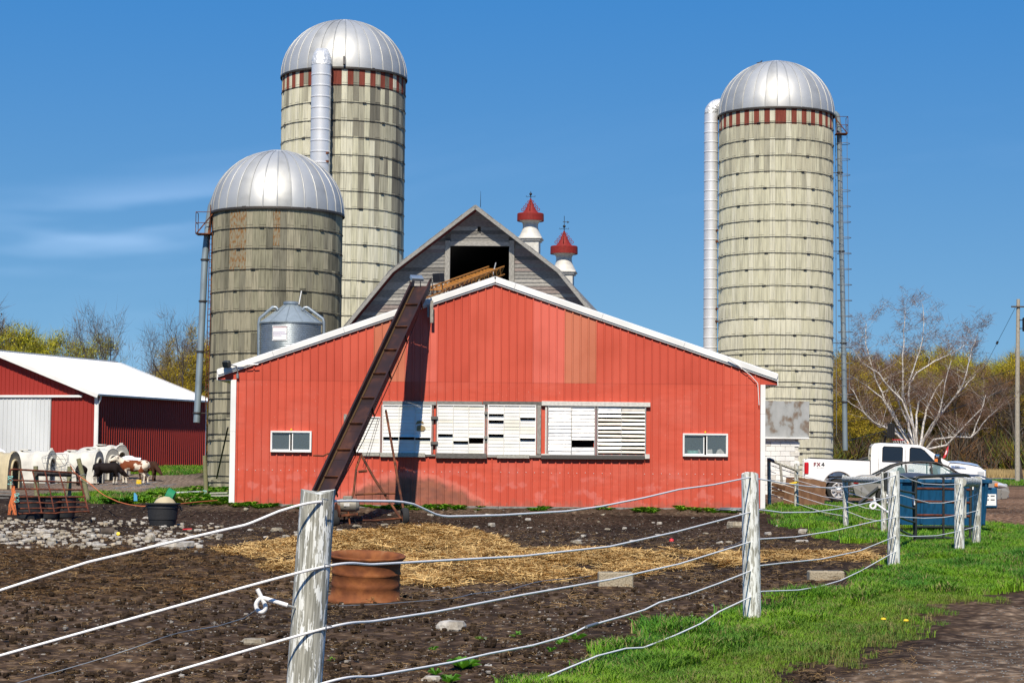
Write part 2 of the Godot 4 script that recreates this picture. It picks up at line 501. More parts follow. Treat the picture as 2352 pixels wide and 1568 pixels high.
	mk("bin_steel", Color(0.40, 0.46, 0.50), 0.4, 0.7, {"t": T.mott, "s": V.call(0.6, 0.6, 0.6)})
	mk("bin_roof", Color(0.30, 0.36, 0.40), 0.55, 0.35, {"t": T.mott, "s": V.call(0.6, 0.6, 0.6)})
	mk("pipe_blue", Color(0.27, 0.34, 0.38), 0.45, 0.35, {"t": T.mott, "s": V.call(0.4, 0.2, 0.4)})
	mk("chute_white", Color(0.80, 0.81, 0.82), 0.42, 0.45, {"t": T.soft, "s": V.call(0.6, 0.3, 0.6)})
	mk("hood_dented", Color(0.80, 0.81, 0.80), 0.4, 0.4, {"t": T.mott, "s": V.call(1.2, 1.2, 1.2), "b": T.coarse, "bs": 6.0})
	mk("rust", Color(1, 1, 1), 0.85, 0.1, {"t": T.rust, "s": V.call(0.7, 0.7, 0.7)})
	mk("dark_rust", Color(1, 1, 1), 0.6, 0.25, {"t": T.darkrust, "s": V.call(0.5, 0.35, 0.5)})
	mk("rim_rust", Color(1, 1, 1), 0.8, 0.1, {"t": T.rimrust, "s": V.call(1.2, 1.2, 1.2), "b": T.bump, "bs": 0.3})
	mk("gate_rust", Color(0.95, 0.75, 0.7), 0.75, 0.1, {"t": T.rust, "s": V.call(1.5, 1.5, 1.5)})
	mk("yellow_rust", Color(0.42, 0.17, 0.025), 0.7, 0.0, {"t": T.streak, "s": V.call(2, 2, 2)})
	mk("chain", Color(0.13, 0.08, 0.035), 0.6, 0.4)
	mk("motor_grey", Color(0.30, 0.28, 0.23), 0.6, 0.3, {"t": T.mott, "s": V.call(4, 4, 4)})
	mk("rubber", Color(0.028, 0.028, 0.028), 0.85, 0, {"t": T.mott, "s": V.call(5, 5, 5)})
	mk("vent_red", Color(0.24, 0.026, 0.021), 0.55, 0, {"t": T.mott, "s": V.call(1.2, 1.2, 1.2), "spec": 0.3})
	mk("vent_white", Color(0.66, 0.65, 0.60), 0.6, 0.1, {"t": T.mott, "s": V.call(0.8, 0.8, 0.8)})
	mk("iron", Color(0.03, 0.03, 0.035), 0.5, 0.5)
	# yard
	mk("soil", Color(1, 1, 1), 0.95, 0, {"t": T.soil, "s": V.call(0.55, 0.55, 0.55), "b": T.bump, "bs": 2.5, "vc": true, "spec": 0.2})
	mk("turf", Color(1, 1, 1), 0.95, 0, {"t": T.turf, "s": V.call(0.4, 0.4, 0.4), "spec": 0.1})
	mk("stone_a", Color(1, 1, 1), 0.9, 0, {"t": T.stone, "s": V.call(1.5, 1.5, 1.5), "b": T.bump, "bs": 1.2})
	mk("stone_b", Color(0.8, 0.76, 0.66), 0.9, 0, {"t": T.stone, "s": V.call(1.5, 1.5, 1.5), "off": V.call(0.4, 0.2, 0.6), "b": T.bump, "bs": 1.2})
	mk("stone_c", Color(1.15, 1.15, 1.15), 0.9, 0, {"t": T.stone, "s": V.call(1.5, 1.5, 1.5), "off": V.call(0.1, 0.7, 0.3), "b": T.bump, "bs": 1.2})
	mk("clod", Color(0.13, 0.12, 0.11), 0.95, 0, {"t": T.soil, "s": V.call(1.5, 1.5, 1.5), "spec": 0.15})
	mk("pebble", Color(1, 1, 1), 0.9, 0, {"vc": true})
	mk("blade", Color(1, 1, 1), 0.6, 0, {"vc": true, "back": Color(0.35, 0.5, 0.1), "spec": 0.25})
	mk("straw", Color(1, 1, 1), 0.75, 0, {"vc": true, "spec": 0.3})
	mk("block", Color(0.9, 0.85, 0.78), 0.95, 0, {"t": T.concrete, "s": V.call(3, 3, 3), "b": T.bump, "bs": 0.5})
	mk("tub_black", Color(0.03, 0.031, 0.034), 0.6, 0, {"t": T.mott, "s": V.call(3, 3, 3)})
	mk("wire_white", Color(0.76, 0.76, 0.75), 0.45, 0)
	mk("wire_grey", Color(0.22, 0.24, 0.26), 0.5, 0.5)
	mk("gate_black", Color(0.05, 0.055, 0.05), 0.5, 0.4, {"t": T.mott, "s": V.call(3, 3, 3)})
	mk("rope_orange", Color(0.50, 0.14, 0.05), 0.9)
	mk("rope_teal", Color(0.22, 0.55, 0.48), 0.9)
	mk("hutch_white", Color(0.64, 0.63, 0.57), 0.5, 0, {"t": T.mott, "s": V.call(0.4, 0.4, 0.4)})
	mk("hutch_tan", Color(0.52, 0.45, 0.29), 0.5, 0, {"t": T.mott, "s": V.call(0.4, 0.4, 0.4)})
	mk("hutch_yellow", Color(0.45, 0.26, 0.03), 0.6)
	mk("tarp", Color(0.68, 0.70, 0.76), 0.6, 0, {"b": T.coarse, "bs": 4, "s": V.call(0.7, 0.7, 0.7)})
	mk("hide_black", Color(0.012, 0.011, 0.011), 0.7, 0, {"spec": 0.3})
	mk("hide_patch", Color(1, 1, 1), 0.75, 0, {"vc": true, "spec": 0.25})
	mk("green_plastic", Color(0.02, 0.22, 0.10), 0.5)
	mk("blue_plastic", Color(0.08, 0.33, 0.55), 0.5)
	mk("yellow_plastic", Color(0.75, 0.52, 0.02), 0.5)
	mk("red_plastic", Color(0.55, 0.03, 0.04), 0.5)
	mk("dry_hay", Color(0.40, 0.26, 0.10), 0.95, 0, {"t": T.fine, "s": V.call(2, 2, 2)})
	# vehicles
	mk("truck_white", Color(0.80, 0.81, 0.82), 0.3, 0, {"coat": 1.0})
	mk("car_silver", Color(0.30, 0.29, 0.27), 0.4, 0.35, {"coat": 0.3})
	mk("car_blue", Color(0.10, 0.15, 0.24), 0.3, 0.4, {"coat": 0.8})
	mk("chrome", Color(0.82, 0.83, 0.84), 0.12, 1.0)
	mk("alloy", Color(0.70, 0.70, 0.70), 0.3, 0.55)
	mk("black_trim", Color(0.015, 0.015, 0.016), 0.45)
	mk("tail_red", Color(0.50, 0.008, 0.012), 0.15, 0, {"coat": 1.0})
	mk("amber", Color(0.85, 0.22, 0.03), 0.2, 0, {"coat": 1.0})
	mk("lamp_clear", Color(0.70, 0.72, 0.75), 0.08, 0.4, {"coat": 1.0})
	mk("dumpster_blue", Color(0.008, 0.075, 0.17), 0.45, 0, {"t": T.streak, "s": V.call(1.2, 0.3, 1.2), "spec": 0.4})
	mk("dumpster_lid", Color(0.05, 0.06, 0.08), 0.6)
	mk("sign_white", Color(0.75, 0.75, 0.75), 0.6)
	mk("print_red", Color(0.20, 0.012, 0.018), 0.5)
	mk("print_black", Color(0.02, 0.02, 0.025), 0.5)
	mk("print_violet", Color(0.16, 0.11, 0.3), 0.5)
	glass("window_glass", Color(0.22, 0.28, 0.31), 0.35)  # pale blue grey: reflection is put into the pane colour
	glass("tint_glass", Color(0.008, 0.014, 0.02), 0.9)
	glass("car_glass", Color(0.30, 0.46, 0.44), 0.3)
	# trees
	mk("bark", Color(1, 1, 1), 0.9, 0, {"t": T.bark, "s": V.call(1, 0.4, 1)})
	mk("birch_bark", Color(1, 1, 1), 0.8, 0, {"t": T.birch, "s": V.call(1.2, 3.0, 1.2)})
	mk("foliage", Color(1, 1, 1), 0.8, 0, {"vc": true, "back": Color(0.3, 0.3, 0.1), "spec": 0.15})
	mk("stubble", Color(1, 1, 1), 0.9, 0, {"vc": true})
	mk("asphalt", Color(0.16, 0.155, 0.15), 0.9)
# ---------------------------------------------------------------- terrain
var grass_main := PackedVector2Array([Vector2(-0.3, 10.2), Vector2(0.19, 12.53), Vector2(0.7, 14.39), Vector2(1.39, 16.83), Vector2(2.2, 18.9), Vector2(3.85, 22.6), Vector2(5.2, 27.8), Vector2(6.4, 32.4), Vector2(7.2, 36.5), Vector2(8.6, 40.5), Vector2(10.74, 45.6), Vector2(13.5, 48.2), Vector2(17, 48.5), Vector2(8.5, 33), Vector2(4.8, 21.4), Vector2(3.3, 17.4), Vector2(2.4, 15.2), Vector2(1.65, 13.3), Vector2(0.7, 10.2)])
var grass_gate := PackedVector2Array([Vector2(7.4, 59.5), Vector2(8.4, 66), Vector2(10.6, 67.5), Vector2(12.6, 62), Vector2(10.4, 54), Vector2(12.0, 51), Vector2(12, 46), Vector2(8.81, 38.17), Vector2(7.0, 35.2), Vector2(6.3, 38.5), Vector2(6.5, 43.36), Vector2(6.9, 53.11)])
var grass_left := PackedVector2Array([Vector2(-13.5, 60), Vector2(-11.2, 59), Vector2(-8.3, 60), Vector2(-8.3, 76), Vector2(-10, 79), Vector2(-13, 72), Vector2(-15, 66)])
var grass_shed := PackedVector2Array([Vector2(-20, 93), Vector2(-13.5, 92), Vector2(-11.5, 96), Vector2(-14, 108), Vector2(-17, 106)])
var grass_pole := PackedVector2Array([Vector2(27, 128), Vector2(48, 128), Vector2(50, 156), Vector2(30, 156)])
var hay_spread := PackedVector2Array([Vector2(-4.1, 28.43), Vector2(-3.5, 34.0), Vector2(-2.36, 36.6), Vector2(-0.62, 35.2), Vector2(0.38, 31.4), Vector2(2.2, 31.6), Vector2(3.61, 31.8), Vector2(5.89, 31.6), Vector2(5.45, 29.6), Vector2(3.14, 28.0), Vector2(1.58, 26.2), Vector2(0.41, 24.0), Vector2(-0.85, 23.0), Vector2(-2.06, 23.2), Vector2(-3.01, 24.9)])
var old_straw := PackedVector2Array([Vector2(-8.5, 31.2), Vector2(-4.43, 30.6), Vector2(-2.6, 25.0), Vector2(-2.7, 20.6), Vector2(-5.4, 19.0)])
var drive := PackedVector2Array([Vector2(1.3, 6), Vector2(1.3, 10.2), Vector2(2.35, 13.7), Vector2(3.13, 15.59), Vector2(4.0, 17.62), Vector2(5.5, 21.4), Vector2(9, 33), Vector2(17, 48.5), Vector2(13.5, 48.2), Vector2(12, 51), Vector2(10.4, 54), Vector2(12.6, 62), Vector2(10.6, 67.5), Vector2(8.4, 66), Vector2(8, 110), Vector2(27, 128), Vector2(60, 128), Vector2(60, 6)])

func gh(x: float, z: float) -> float:
	var h := 0.0
	var side: float = smoothstep(-16.0, -12.0, x) * (1.0 - smoothstep(5.0, 7.5, x))
	h -= 0.27 * smoothstep(33.0, 44.0, z) * (1.0 - smoothstep(53.0, 58.0, z)) * (0.35 + 0.65 * side)
	if x < -7.0:
		h += (0.2 * smoothstep(60.0, 84.0, z) + 0.55 * smoothstep(84.0, 100.0, z)) * smoothstep(-7.0, -10.0, x)
	if x < 0.0 and z < 14: h -= 0.55 * smoothstep(-1.0, -3.0, x) * (1.0 - smoothstep(8.0, 13.0, z))
	if z > 120: h += 0.75 * smoothstep(150.0, 320.0, z) * smoothstep(-40.0, 10.0, x)
	if z < 62 and z > 15 and x < 0: h += 0.16 * exp(-((x + 4.6) * (x + 4.6) / 3.5 + (z - 25.5) * (z - 25.5) / 14.0))
	return h

func relief(x: float, z: float, soft: float) -> float:
	if z > 75: return 0.0
	return (hill.get_noise_2d(x, z) * 0.06 + clod.get_noise_2d(x, z) * 0.075 * soft)

func inside(poly: PackedVector2Array, x: float, z: float) -> bool:
	return Geometry2D.is_point_in_polygon(Vector2(x + 0.5 * hill.get_noise_2d(x * 2, z * 2), z + 1.2 * hill.get_noise_2d(x * 2 + 50, z * 2)), poly)

func terrain():
	hill.seed = 3
	hill.frequency = 0.28
	hill.fractal_octaves = 3
	clod.seed = 4
	clod.frequency = 1.5
	clod.fractal_octaves = 4
	var xs := []
	var zs := []
	for v in [-900, -500, -300, -200, -140, -100, -75, -55, -42, -34, -28, -24, -21, -18.5, -16.5, -15]: xs.append(float(v))
	var x := -14.0
	while x < 14.0:
		xs.append(x); x += 0.15
	for v in [14, 15.5, 17.5, 20, 24, 28, 34, 42, 55, 75, 100, 140, 200, 300, 500, 900]: xs.append(float(v))
	for v in [-30, -10, 0, 3, 5, 7]: zs.append(float(v))
	var z := 8.0
	while z < 62.0:
		zs.append(z); z += 0.11 + z * 0.0028
	for v in [62, 64, 66, 68.5, 71, 74, 77, 80, 84, 88, 92, 96, 100, 105, 110, 118, 128, 140, 155, 170, 190, 215, 245, 280, 320, 400, 520, 700, 1000, 1600]: zs.append(float(v))
	var W := xs.size()
	var V := PackedVector3Array()
	var C := PackedColorArray()
	var N := PackedVector3Array()
	var I := PackedInt32Array()
	for j in zs.size():
		for i in W:
			var X: float = xs[i]
			var Z: float = zs[j]
			var soft := 1.0
			var c := Color(0.17, 0.15, 0.135)
			if inside(grass_main, X, Z) or inside(grass_gate, X, Z):
				c = Color(0.16, 0.22, 0.08); soft = 0.4
			elif inside(grass_left, X, Z) or inside(grass_shed, X, Z) or inside(grass_pole, X, Z): c = Color(0.16, 0.24, 0.08)
			elif X > 1 and inside(drive, X, Z):
				c = Color(0.62, 0.58, 0.52); soft = 0.35
				if Z > 40: c = Color(0.68, 0.55, 0.46)
			elif Z < 26 and X > -9: c = Color(0.27, 0.235, 0.20); soft = 0.5
			elif X < -8 and Z > 66: c = Color(0.75, 0.75, 0.75); soft = 0.4
			elif Z > 110: c = Color(0.4, 0.42, 0.25)
			if Z > 56 and Z < 60 and abs(X) < 9: c = Color(0.36, 0.34, 0.30)
			var mixn := 0.75 + 0.55 * hill.get_noise_2d(X * 0.7 + 90, Z * 0.5)
			C.append(Color(c.r * mixn, c.g * mixn, c.b * mixn))   # share of the soil picture
			V.append(Vector3(X, gh(X, Z) + relief(X, Z, soft), -Z))
	N.resize(V.size())
	for j in zs.size():
		for i in W:
			var a: Vector3 = V[j * W + min(i + 1, W - 1)] - V[j * W + max(i - 1, 0)]
			var b: Vector3 = V[min(j + 1, zs.size() - 1) * W + i] - V[max(j - 1, 0) * W + i]
			N[j * W + i] = a.cross(b).normalized()
	for j in zs.size() - 1:
		for i in W - 1:
			var k := j * W + i
			I.append_array(PackedInt32Array([k, k + W, k + 1, k + 1, k + W, k + W + 1]))
	var arr := []
	arr.resize(Mesh.ARRAY_MAX)
	arr[Mesh.ARRAY_VERTEX] = V
	arr[Mesh.ARRAY_NORMAL] = N
	arr[Mesh.ARRAY_COLOR] = C
	arr[Mesh.ARRAY_INDEX] = I
	var m := ArrayMesh.new()
	m.add_surface_from_arrays(Mesh.PRIMITIVE_TRIANGLES, arr)
	structure(inst("ground", m, M.soil))

# ---------------------------------------------------------------- red steel barn
const BZ := -58.7
const RIDGE := Vector2(-0.5, 6.62)
const EAVE_L := Vector2(-8.44, 3.87)
const EAVE_R := Vector2(7.63, 3.9)
func rake_y(x: float) -> float:
	if x < RIDGE.x: return lerpf(EAVE_L.y, RIDGE.y, (x - EAVE_L.x) / (RIDGE.x - EAVE_L.x))
	return lerpf(RIDGE.y, EAVE_R.y, (x - RIDGE.x) / (EAVE_R.x - RIDGE.x))

# one ribbed steel sheet on a plane facing +z, in the parent's frame; holes are Rect2 in the sheet's x and y
func ribbed_sheet(x0: float, x1: float, y0: float, top: Callable, z: float, rib0: float, holes: Array, pitch := 0.2286, rise := 0.03) -> MB:
	var b := MB.new()
	var cuts := []
	var k := floori((x0 - rib0) / pitch)
	while rib0 + k * pitch < x1 + pitch:
		for d in [[-0.026, 0.0], [-0.015, rise], [0.015, rise], [0.026, 0.0]]: cuts.append([rib0 + k * pitch + d[0], d[1]])
		k += 1
	var prof := func(x):
		for i in cuts.size() - 1:
			if x >= cuts[i][0] and x <= cuts[i + 1][0]:
				return lerpf(cuts[i][1], cuts[i + 1][1], (x - cuts[i][0]) / (cuts[i + 1][0] - cuts[i][0]))
		return 0.0
	var px := [x0, x1]
	for c in cuts:
		if c[0] > x0 + 0.001 and c[0] < x1 - 0.001: px.append(c[0])
	for h in holes:
		for e in [h.position.x, h.end.x]:
			if e > x0 + 0.001 and e < x1 - 0.001: px.append(e)
	px.append(RIDGE.x if RIDGE.x > x0 and RIDGE.x < x1 else x0)
	px.sort()
	for i in px.size() - 1:
		var a: float = px[i]
		var e: float = px[i + 1]
		if e - a < 0.0005: continue
		var za: float = z + prof.call(a + 0.0002)
		var ze: float = z + prof.call(e - 0.0002)
		var spans := [[y0, -1.0]]
		for h in holes:
			if (a + e) / 2 > h.position.x and (a + e) / 2 < h.end.x:
				spans = [[y0, h.position.y], [h.end.y, -1.0]]
		for s in spans:
			var ta: float = top.call(a) if s[1] < 0 else s[1]
			var te: float = top.call(e) if s[1] < 0 else s[1]
			b.quad(Vector3(a, s[0], za), Vector3(e, s[0], ze), Vector3(e, te, ze), Vector3(a, ta, za))
	return b

func wall_rect(x0: float, y0: float, x1: float, y1: float) -> Rect2:
	var a := at(x0, y1, -BZ)
	var b := at(x1, y0, -BZ)
	return Rect2(a.x, a.y, b.x - a.x, b.y - a.y)

func red_barn():
	var t := thing("red_barn", "low red ribbed steel barn with white rake trim and louvred shutters", "barn", Vector3(0, 0, BZ))
	var rg := RandomNumberGenerator.new()
	rg.seed = 21
	var shutters := [wall_rect(797, 957, 874, 1039), wall_rect(877, 930, 992, 1043), wall_rect(1003, 930, 1114, 1044), wall_rect(1119, 930, 1232, 1045), wall_rect(1257, 933, 1368, 1046), wall_rect(1370.5, 933, 1484, 1047)]
	var wins := [wall_rect(621, 990, 716, 1038), wall_rect(1568, 996, 1672, 1048)]
	var holes := []
	for s in shutters: holes.append(s.grow(-0.05))
	for s in wins: holes.append(s.grow(-0.03))
	# sheets: rib grid of 9 inches, sheets a yard wide
	var seam := 3.62
	for k in range(-10, 8):
		var x0: float = max(0.6 + 0.9144 * k, -7.9)
		var x1: float = min(0.6 + 0.9144 * (k + 1), 7.14)
		if x1 - x0 < 0.05: continue
		var mine := []
		for h in holes:
			if h.end.x > x0 and h.position.x < x1: mine.append(h)
		var m: Material = [M.red_steel, M.red_steel_a, M.red_steel_b][rg.randi() % 3]
		var bands := [[0.05, 3.62]]
		for h in mine:
			if h.position.x <= x0 and h.end.x >= x1: bands = [[0.05, h.position.y], [h.end.y, 3.62]]
		for y in bands:
			var sh := stained_sheet(x0, x1, mine if bands.size() == 1 else [], y[0], y[1])
			put("wall_sheet", sh, M.red_low if k % 2 == 0 else M.red_low_b, t)
		var upper: Material = m
		if k == 0: upper = M.pink_steel
		elif k == 1 or k == -5: upper = M.tan_steel
		elif k == -4: upper = M.pink_steel
		put("gable_sheet", ribbed_sheet(x0, x1, seam - 0.03, func(x): return rake_y(x) - 0.12, 0.004, 0.6, []), upper, t)
	# eave boxes and rake boards
	for s in [[EAVE_L, -7.905, -1], [EAVE_R, 7.145, 1]]:
		var b := MB.new()
		var e: Vector2 = s[0]
		var p := [Vector3(s[1], 3.6, 0.002), Vector3(e.x, 3.6, 0.002), Vector3(e.x, e.y - 0.1, 0.002), Vector3(s[1], rake_y(s[1]) - 0.12, 0.002)]
		if s[2] < 0: p.reverse()
		b.slab(p, Vector3(0, 0, -0.04))
		put("eave_return", b, M.red_steel_a, t)
		var so := MB.new()
		so.box(Transform3D(Basis(), Vector3((s[1] + e.x) / 2, 3.585, -4.3)), Vector3(abs(e.x - s[1]), 0.025, 8.55))
		put("soffit", so, M.white_trim, t)
		var fa := MB.new()
		fa.box(Transform3D(Basis(), Vector3(e.x + 0.012 * s[2], 3.73, -4.25)), Vector3(0.024, 0.3, 8.6))
		put("fascia", fa, M.white_trim, t)
	for s in [[EAVE_L, [0.0, 0.2, 0.455, 0.75, 1.0]], [EAVE_R, [0.0, 0.33, 0.62, 0.93, 1.0]]]:
		var e: Vector2 = s[0]
		var cuts: Array = s[1]
		for k in cuts.size() - 1:
			var a := e.lerp(RIDGE, cuts[k])
			var c := e.lerp(RIDGE, cuts[k + 1] - 0.0006)
			var b := MB.new()
			b.beam(Vector3(a.x, a.y - 0.078, 0.055), Vector3(c.x, c.y - 0.078, 0.055), 0.11, 0.155, 0.006)
			put("rake_board", b, M.white_trim, t)
			b = MB.new()
			b.beam(Vector3(a.x, a.y - 0.183, 0.04), Vector3(c.x, c.y - 0.183, 0.04), 0.07, 0.05, 0.004)
			put("rake_moulding", b, M.white_trim, t)
	# roof
	for s in [EAVE_L, EAVE_R]:
		var b := MB.new()
		var up := (RIDGE - s as Vector2).normalized()
		var nn := Vector2(-up.y, up.x) * (1.0 if s.x < 0 else -1.0)
		var o := nn * 0.012
		b.beam(Vector3(s.x + o.x, s.y + o.y, -4.2), Vector3(RIDGE.x + o.x, RIDGE.y + o.y, -4.2), 8.6, 0.02)
		put("roof_sheet", b, M.white_roof, t)
	# other walls, floor
	var b2 := MB.new()
	b2.box(Transform3D(Basis(), Vector3(7.2, 1.85, -4.35)), Vector3(0.05, 3.6, 8.5))
	put("side_wall", b2, M.red_steel_a, t)
	b2 = MB.new()
	b2.box(Transform3D(Basis(), Vector3(-7.98, 1.85, -4.35)), Vector3(0.05, 3.6, 8.5))
	put("side_wall", b2, M.red_steel_a, t)
	b2 = MB.new()
	b2.slab([Vector3(-7.95, 0.0, -8.5), Vector3(7.2, 0.0, -8.5), Vector3(7.2, 3.6, -8.5), Vector3(RIDGE.x, RIDGE.y - 0.1, -8.5), Vector3(-7.95, 3.6, -8.5)], Vector3(0, 0, -0.05))
	put("rear_wall", b2, M.grey_wood, t)
	b2 = MB.new()
	b2.box(Transform3D(Basis(), Vector3(-0.4, 0.0, -4.3)), Vector3(15.1, 0.1, 8.3))
	put("barn_floor", b2, M.block, t)
	# corner boards
	for s in [[-7.98, 0.16, 0.05, 2.1], [-7.98, 0.16, 2.102, 3.595], [7.22, 0.14, 0.05, 2.75], [7.22, 0.14, 2.752, 3.595]]:
		b2 = MB.new()
		b2.box(Transform3D(Basis(), Vector3(s[0], (s[2] + s[3]) / 2, 0.0)), Vector3(s[1], s[3] - s[2], 0.09), 0.008)
		put("corner_board", b2, M.white_trim, t)
	# grade board in lengths
	var gx := -8.05
	for w in [2.4, 3.1, 2.2, 3.6, 2.4, 1.6]:
		b2 = MB.new()
		b2.box(Transform3D(Basis(Vector3.BACK, rg.randf_range(-0.004, 0.004)), Vector3(gx + w / 2, 0.005, 0.045)), Vector3(w - 0.01, 0.09, 0.05), 0.008)
		put("grade_board", b2, M.grey_wood, t)
		gx += w
	# screws and the open lap at the horizontal seam
	b2 = MB.new()
	for k in 60:
		b2.box(Transform3D(Basis(), Vector3(-7.8 + k * 0.2286 * 1.06, 1.02 + rg.randf_range(-0.01, 0.01), 0.012)), Vector3(0.016, 0.016, 0.01))
	put("screw_heads", b2, M.sign_white, t)
	(t.get_child(t.get_child_count() - 1) as Node).set_meta("kind", "stuff")
	# windows
	for wi in 2:
		var w: Rect2 = wins[wi]
		var f := MB.new()
		var mid := w.position + w.size / 2
		for s in [[Vector3(mid.x, w.position.y + 0.025, 0.05), Vector3(w.size.x, 0.05, 0.1)], [Vector3(mid.x, w.end.y - 0.025, 0.05), Vector3(w.size.x, 0.05, 0.1)], [Vector3(w.position.x + 0.025, mid.y, 0.05), Vector3(0.05, w.size.y - 0.1, 0.1)], [Vector3(w.end.x - 0.025, mid.y, 0.05), Vector3(0.05, w.size.y - 0.1, 0.1)]]:
			f.box(Transform3D(Basis(), s[0]), s[1], 0.006)
		var win := put("window", f, M.white_trim, t)
		win.set_meta("label", ["closed white sliding window with empty panes coloured pale for reflection", "white sliding window with clutter showing behind its panes"][wi])
		for k in 2:
			var sx := w.size.x / 2
			var cx := w.position.x + sx * (k + 0.5)
			var sash := MB.new()
			var sw := sx - 0.05
			var sh := w.size.y - 0.1
			var zz := 0.035 if k == 0 else 0.06
			for s in [[Vector3(cx, w.position.y + 0.065, zz), Vector3(sw, 0.03, 0.02)], [Vector3(cx, w.end.y - 0.065, zz), Vector3(sw, 0.03, 0.02)], [Vector3(cx - sw / 2 + 0.016, mid.y, zz), Vector3(0.032, sh, 0.021)], [Vector3(cx + sw / 2 - 0.016, mid.y, zz), Vector3(0.032, sh, 0.021)]]:
				sash.box(Transform3D(Basis(), s[0]), s[1], 0.004)
			put("sash", sash, M.white_trim, win)
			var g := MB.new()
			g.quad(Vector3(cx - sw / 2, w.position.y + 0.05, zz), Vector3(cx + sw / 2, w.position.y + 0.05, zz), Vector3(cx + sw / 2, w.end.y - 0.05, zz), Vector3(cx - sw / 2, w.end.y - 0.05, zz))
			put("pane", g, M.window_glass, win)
		var knob := MB.new()
		knob.box(Transform3D(Basis(), Vector3(mid.x, w.end.y + 0.04, 0.03)), Vector3(0.045, 0.05, 0.05), 0.01)
		put("insulator", knob, M.yellow_plastic, t)
		if wi == 1: window_clutter(w)
	louvres(t, shutters, rg)

# the lower sheets carry faded paint and the brown mud that splashed up behind the elevator
func stained_sheet(x0: float, x1: float, holes: Array, y0: float, y1: float) -> MB:
	var b := ribbed_sheet(x0, x1, y0, func(_x): return y1, 0.0, 0.6, holes)
	if not M.has("red_low"):
		var n := FastNoiseLite.new()
		n.seed = 77
		n.frequency = 1.0
		n.fractal_octaves = 5
		var W := 1200
		var H := 290
		var img := Image.create(W, H, false, Image.FORMAT_RGBA8)
		for y in H:
			for x in W:
				var X := -7.9 + (x + 0.5) / W * 15.04
				var Y := 3.62 * (1.0 - (y + 0.5) / H)
				var c := Color(0.515, 0.090, 0.056)
				var p := n.get_noise_2d(X * 0.5, Y * 0.7)
				c = c.lerp(Color(0.55, 0.122, 0.085), clampf(p * 1.2, 0, 0.6))
				# chalky blotches low on the wall
				var ch := n.get_noise_2d(X * 1.1 + 30, Y * 1.6) + 0.25 * n.get_noise_2d(X * 7, Y * 3)
				c = c.lerp(Color(0.62, 0.20, 0.17), clampf((ch - 0.12) * 2.2, 0, 0.5) * smoothstep(1.4, 0.5, Y))
				# mud splash: an outlined hump of brown with a pale halo
				var hump := 0.98 - 0.26 * pow(abs(X + 2.9) / 1.1, 1.7) + 0.12 * n.get_noise_2d(X * 2.5, Y * 2.5) + 0.05 * n.get_noise_2d(X * 14, Y * 4)
				var d := hump - Y
				c = c.lerp(Color(0.60, 0.20, 0.155), smoothstep(-0.14, -0.02, d) * 0.6)
				c = c.lerp(Color(0.23, 0.10, 0.062).lerp(Color(0.11, 0.065, 0.048), clampf(0.4 + 1.3 * n.get_noise_2d(X * 2, Y * 3 + 5), 0, 1)), smoothstep(-0.02, 0.22, d) * 0.78)
				# splashed dirt along the foot, ragged
				var foot := 0.20 + 0.22 * n.get_noise_2d(X * 3.5, 3.0) + 0.12 * n.get_noise_2d(X * 16, 8.0)
				c = c.lerp(Color(0.33, 0.11, 0.08), smoothstep(0.0, 0.10, foot - Y) * 0.55)
				# scratches
				if n.get_noise_2d(X * 40 + 11, Y * 6) > 0.6: c = c.lerp(Color(0.66, 0.34, 0.28), 0.5)
				img.set_pixel(x, y, c.linear_to_srgb())
		var tex := ImageTexture.create_from_image(img)
		mk("red_low", Color(1, 1, 1), 0.62, 0, {"t": tex, "spec": 0.25, "b": T.coarse, "bs": 2.0})
		mk("red_low_b", Color(0.96, 0.94, 0.94), 0.6, 0, {"t": tex, "spec": 0.25})
	for k in b.v.size(): b.uv[k] = Vector2((b.v[k].x + 7.9) / 15.04, 1.0 - b.v[k].y / 3.62)
	return b

func window_clutter(w: Rect2):
	var o := Vector3(w.position.x, w.position.y + 0.05, BZ - 0.16)
	var shelf := MB.new()
	shelf.box(Transform3D(Basis(), o + Vector3(w.size.x / 2, -0.03, 0)), Vector3(w.size.x, 0.03, 0.26))
	tag(put("window_shelf", shelf, M.grey_wood), "narrow board shelf just inside the cluttered barn window", "shelf")
	var b := MB.new()
	var pts := []
	for k in 90:
		var a := k * 0.42
		pts.append(o + Vector3(0.30 + (0.13 + 0.03 * sin(k * 1.7)) * cos(a), 0.02 + 0.10 * (0.5 + 0.5 * sin(k * 0.9)), 0.07 + 0.05 * sin(a)))
	b.tube(pts, 0.008, 5)
	tag(put("rope_coil", b, M.rope_teal), "tangled teal baler twine behind the barn window pane", "rope")
	b = MB.new()
	b.lathe([Vector2(0.0, 0), Vector2(0.04, 0), Vector2(0.04, 0.12), Vector2(0.015, 0.15), Vector2(0.015, 0.17), Vector2(0.0, 0.17)], 10, Transform3D(Basis(Vector3.BACK, 0.3), o + Vector3(0.52, 0.0, 0.05)))
	tag(put("spray_can", b, M.galvanised), "small grey can on the shelf behind the barn window", "can")
	b = MB.new()
	b.box(Transform3D(Basis(Vector3.BACK, 0.1), o + Vector3(0.78, 0.085, 0.05)), Vector3(0.17, 0.14, 0.1), 0.01)
	tag(put("paper_carton", b, M.header_white), "pale paper carton on the shelf behind the barn window", "carton")
	b = MB.new()
	b.slab([o + Vector3(0.95, 0, 0.08), o + Vector3(1.22, 0, 0.08), o + Vector3(1.2, 0.08, 0.08), o + Vector3(1.1, 0.18, 0.08), o + Vector3(1.02, 0.15, 0.08)], Vector3(0, 0, -0.09))
	tag(put("crumpled_feed_bag", b, M.header_white), "crumpled off-white bag on the shelf behind the barn window", "bag")

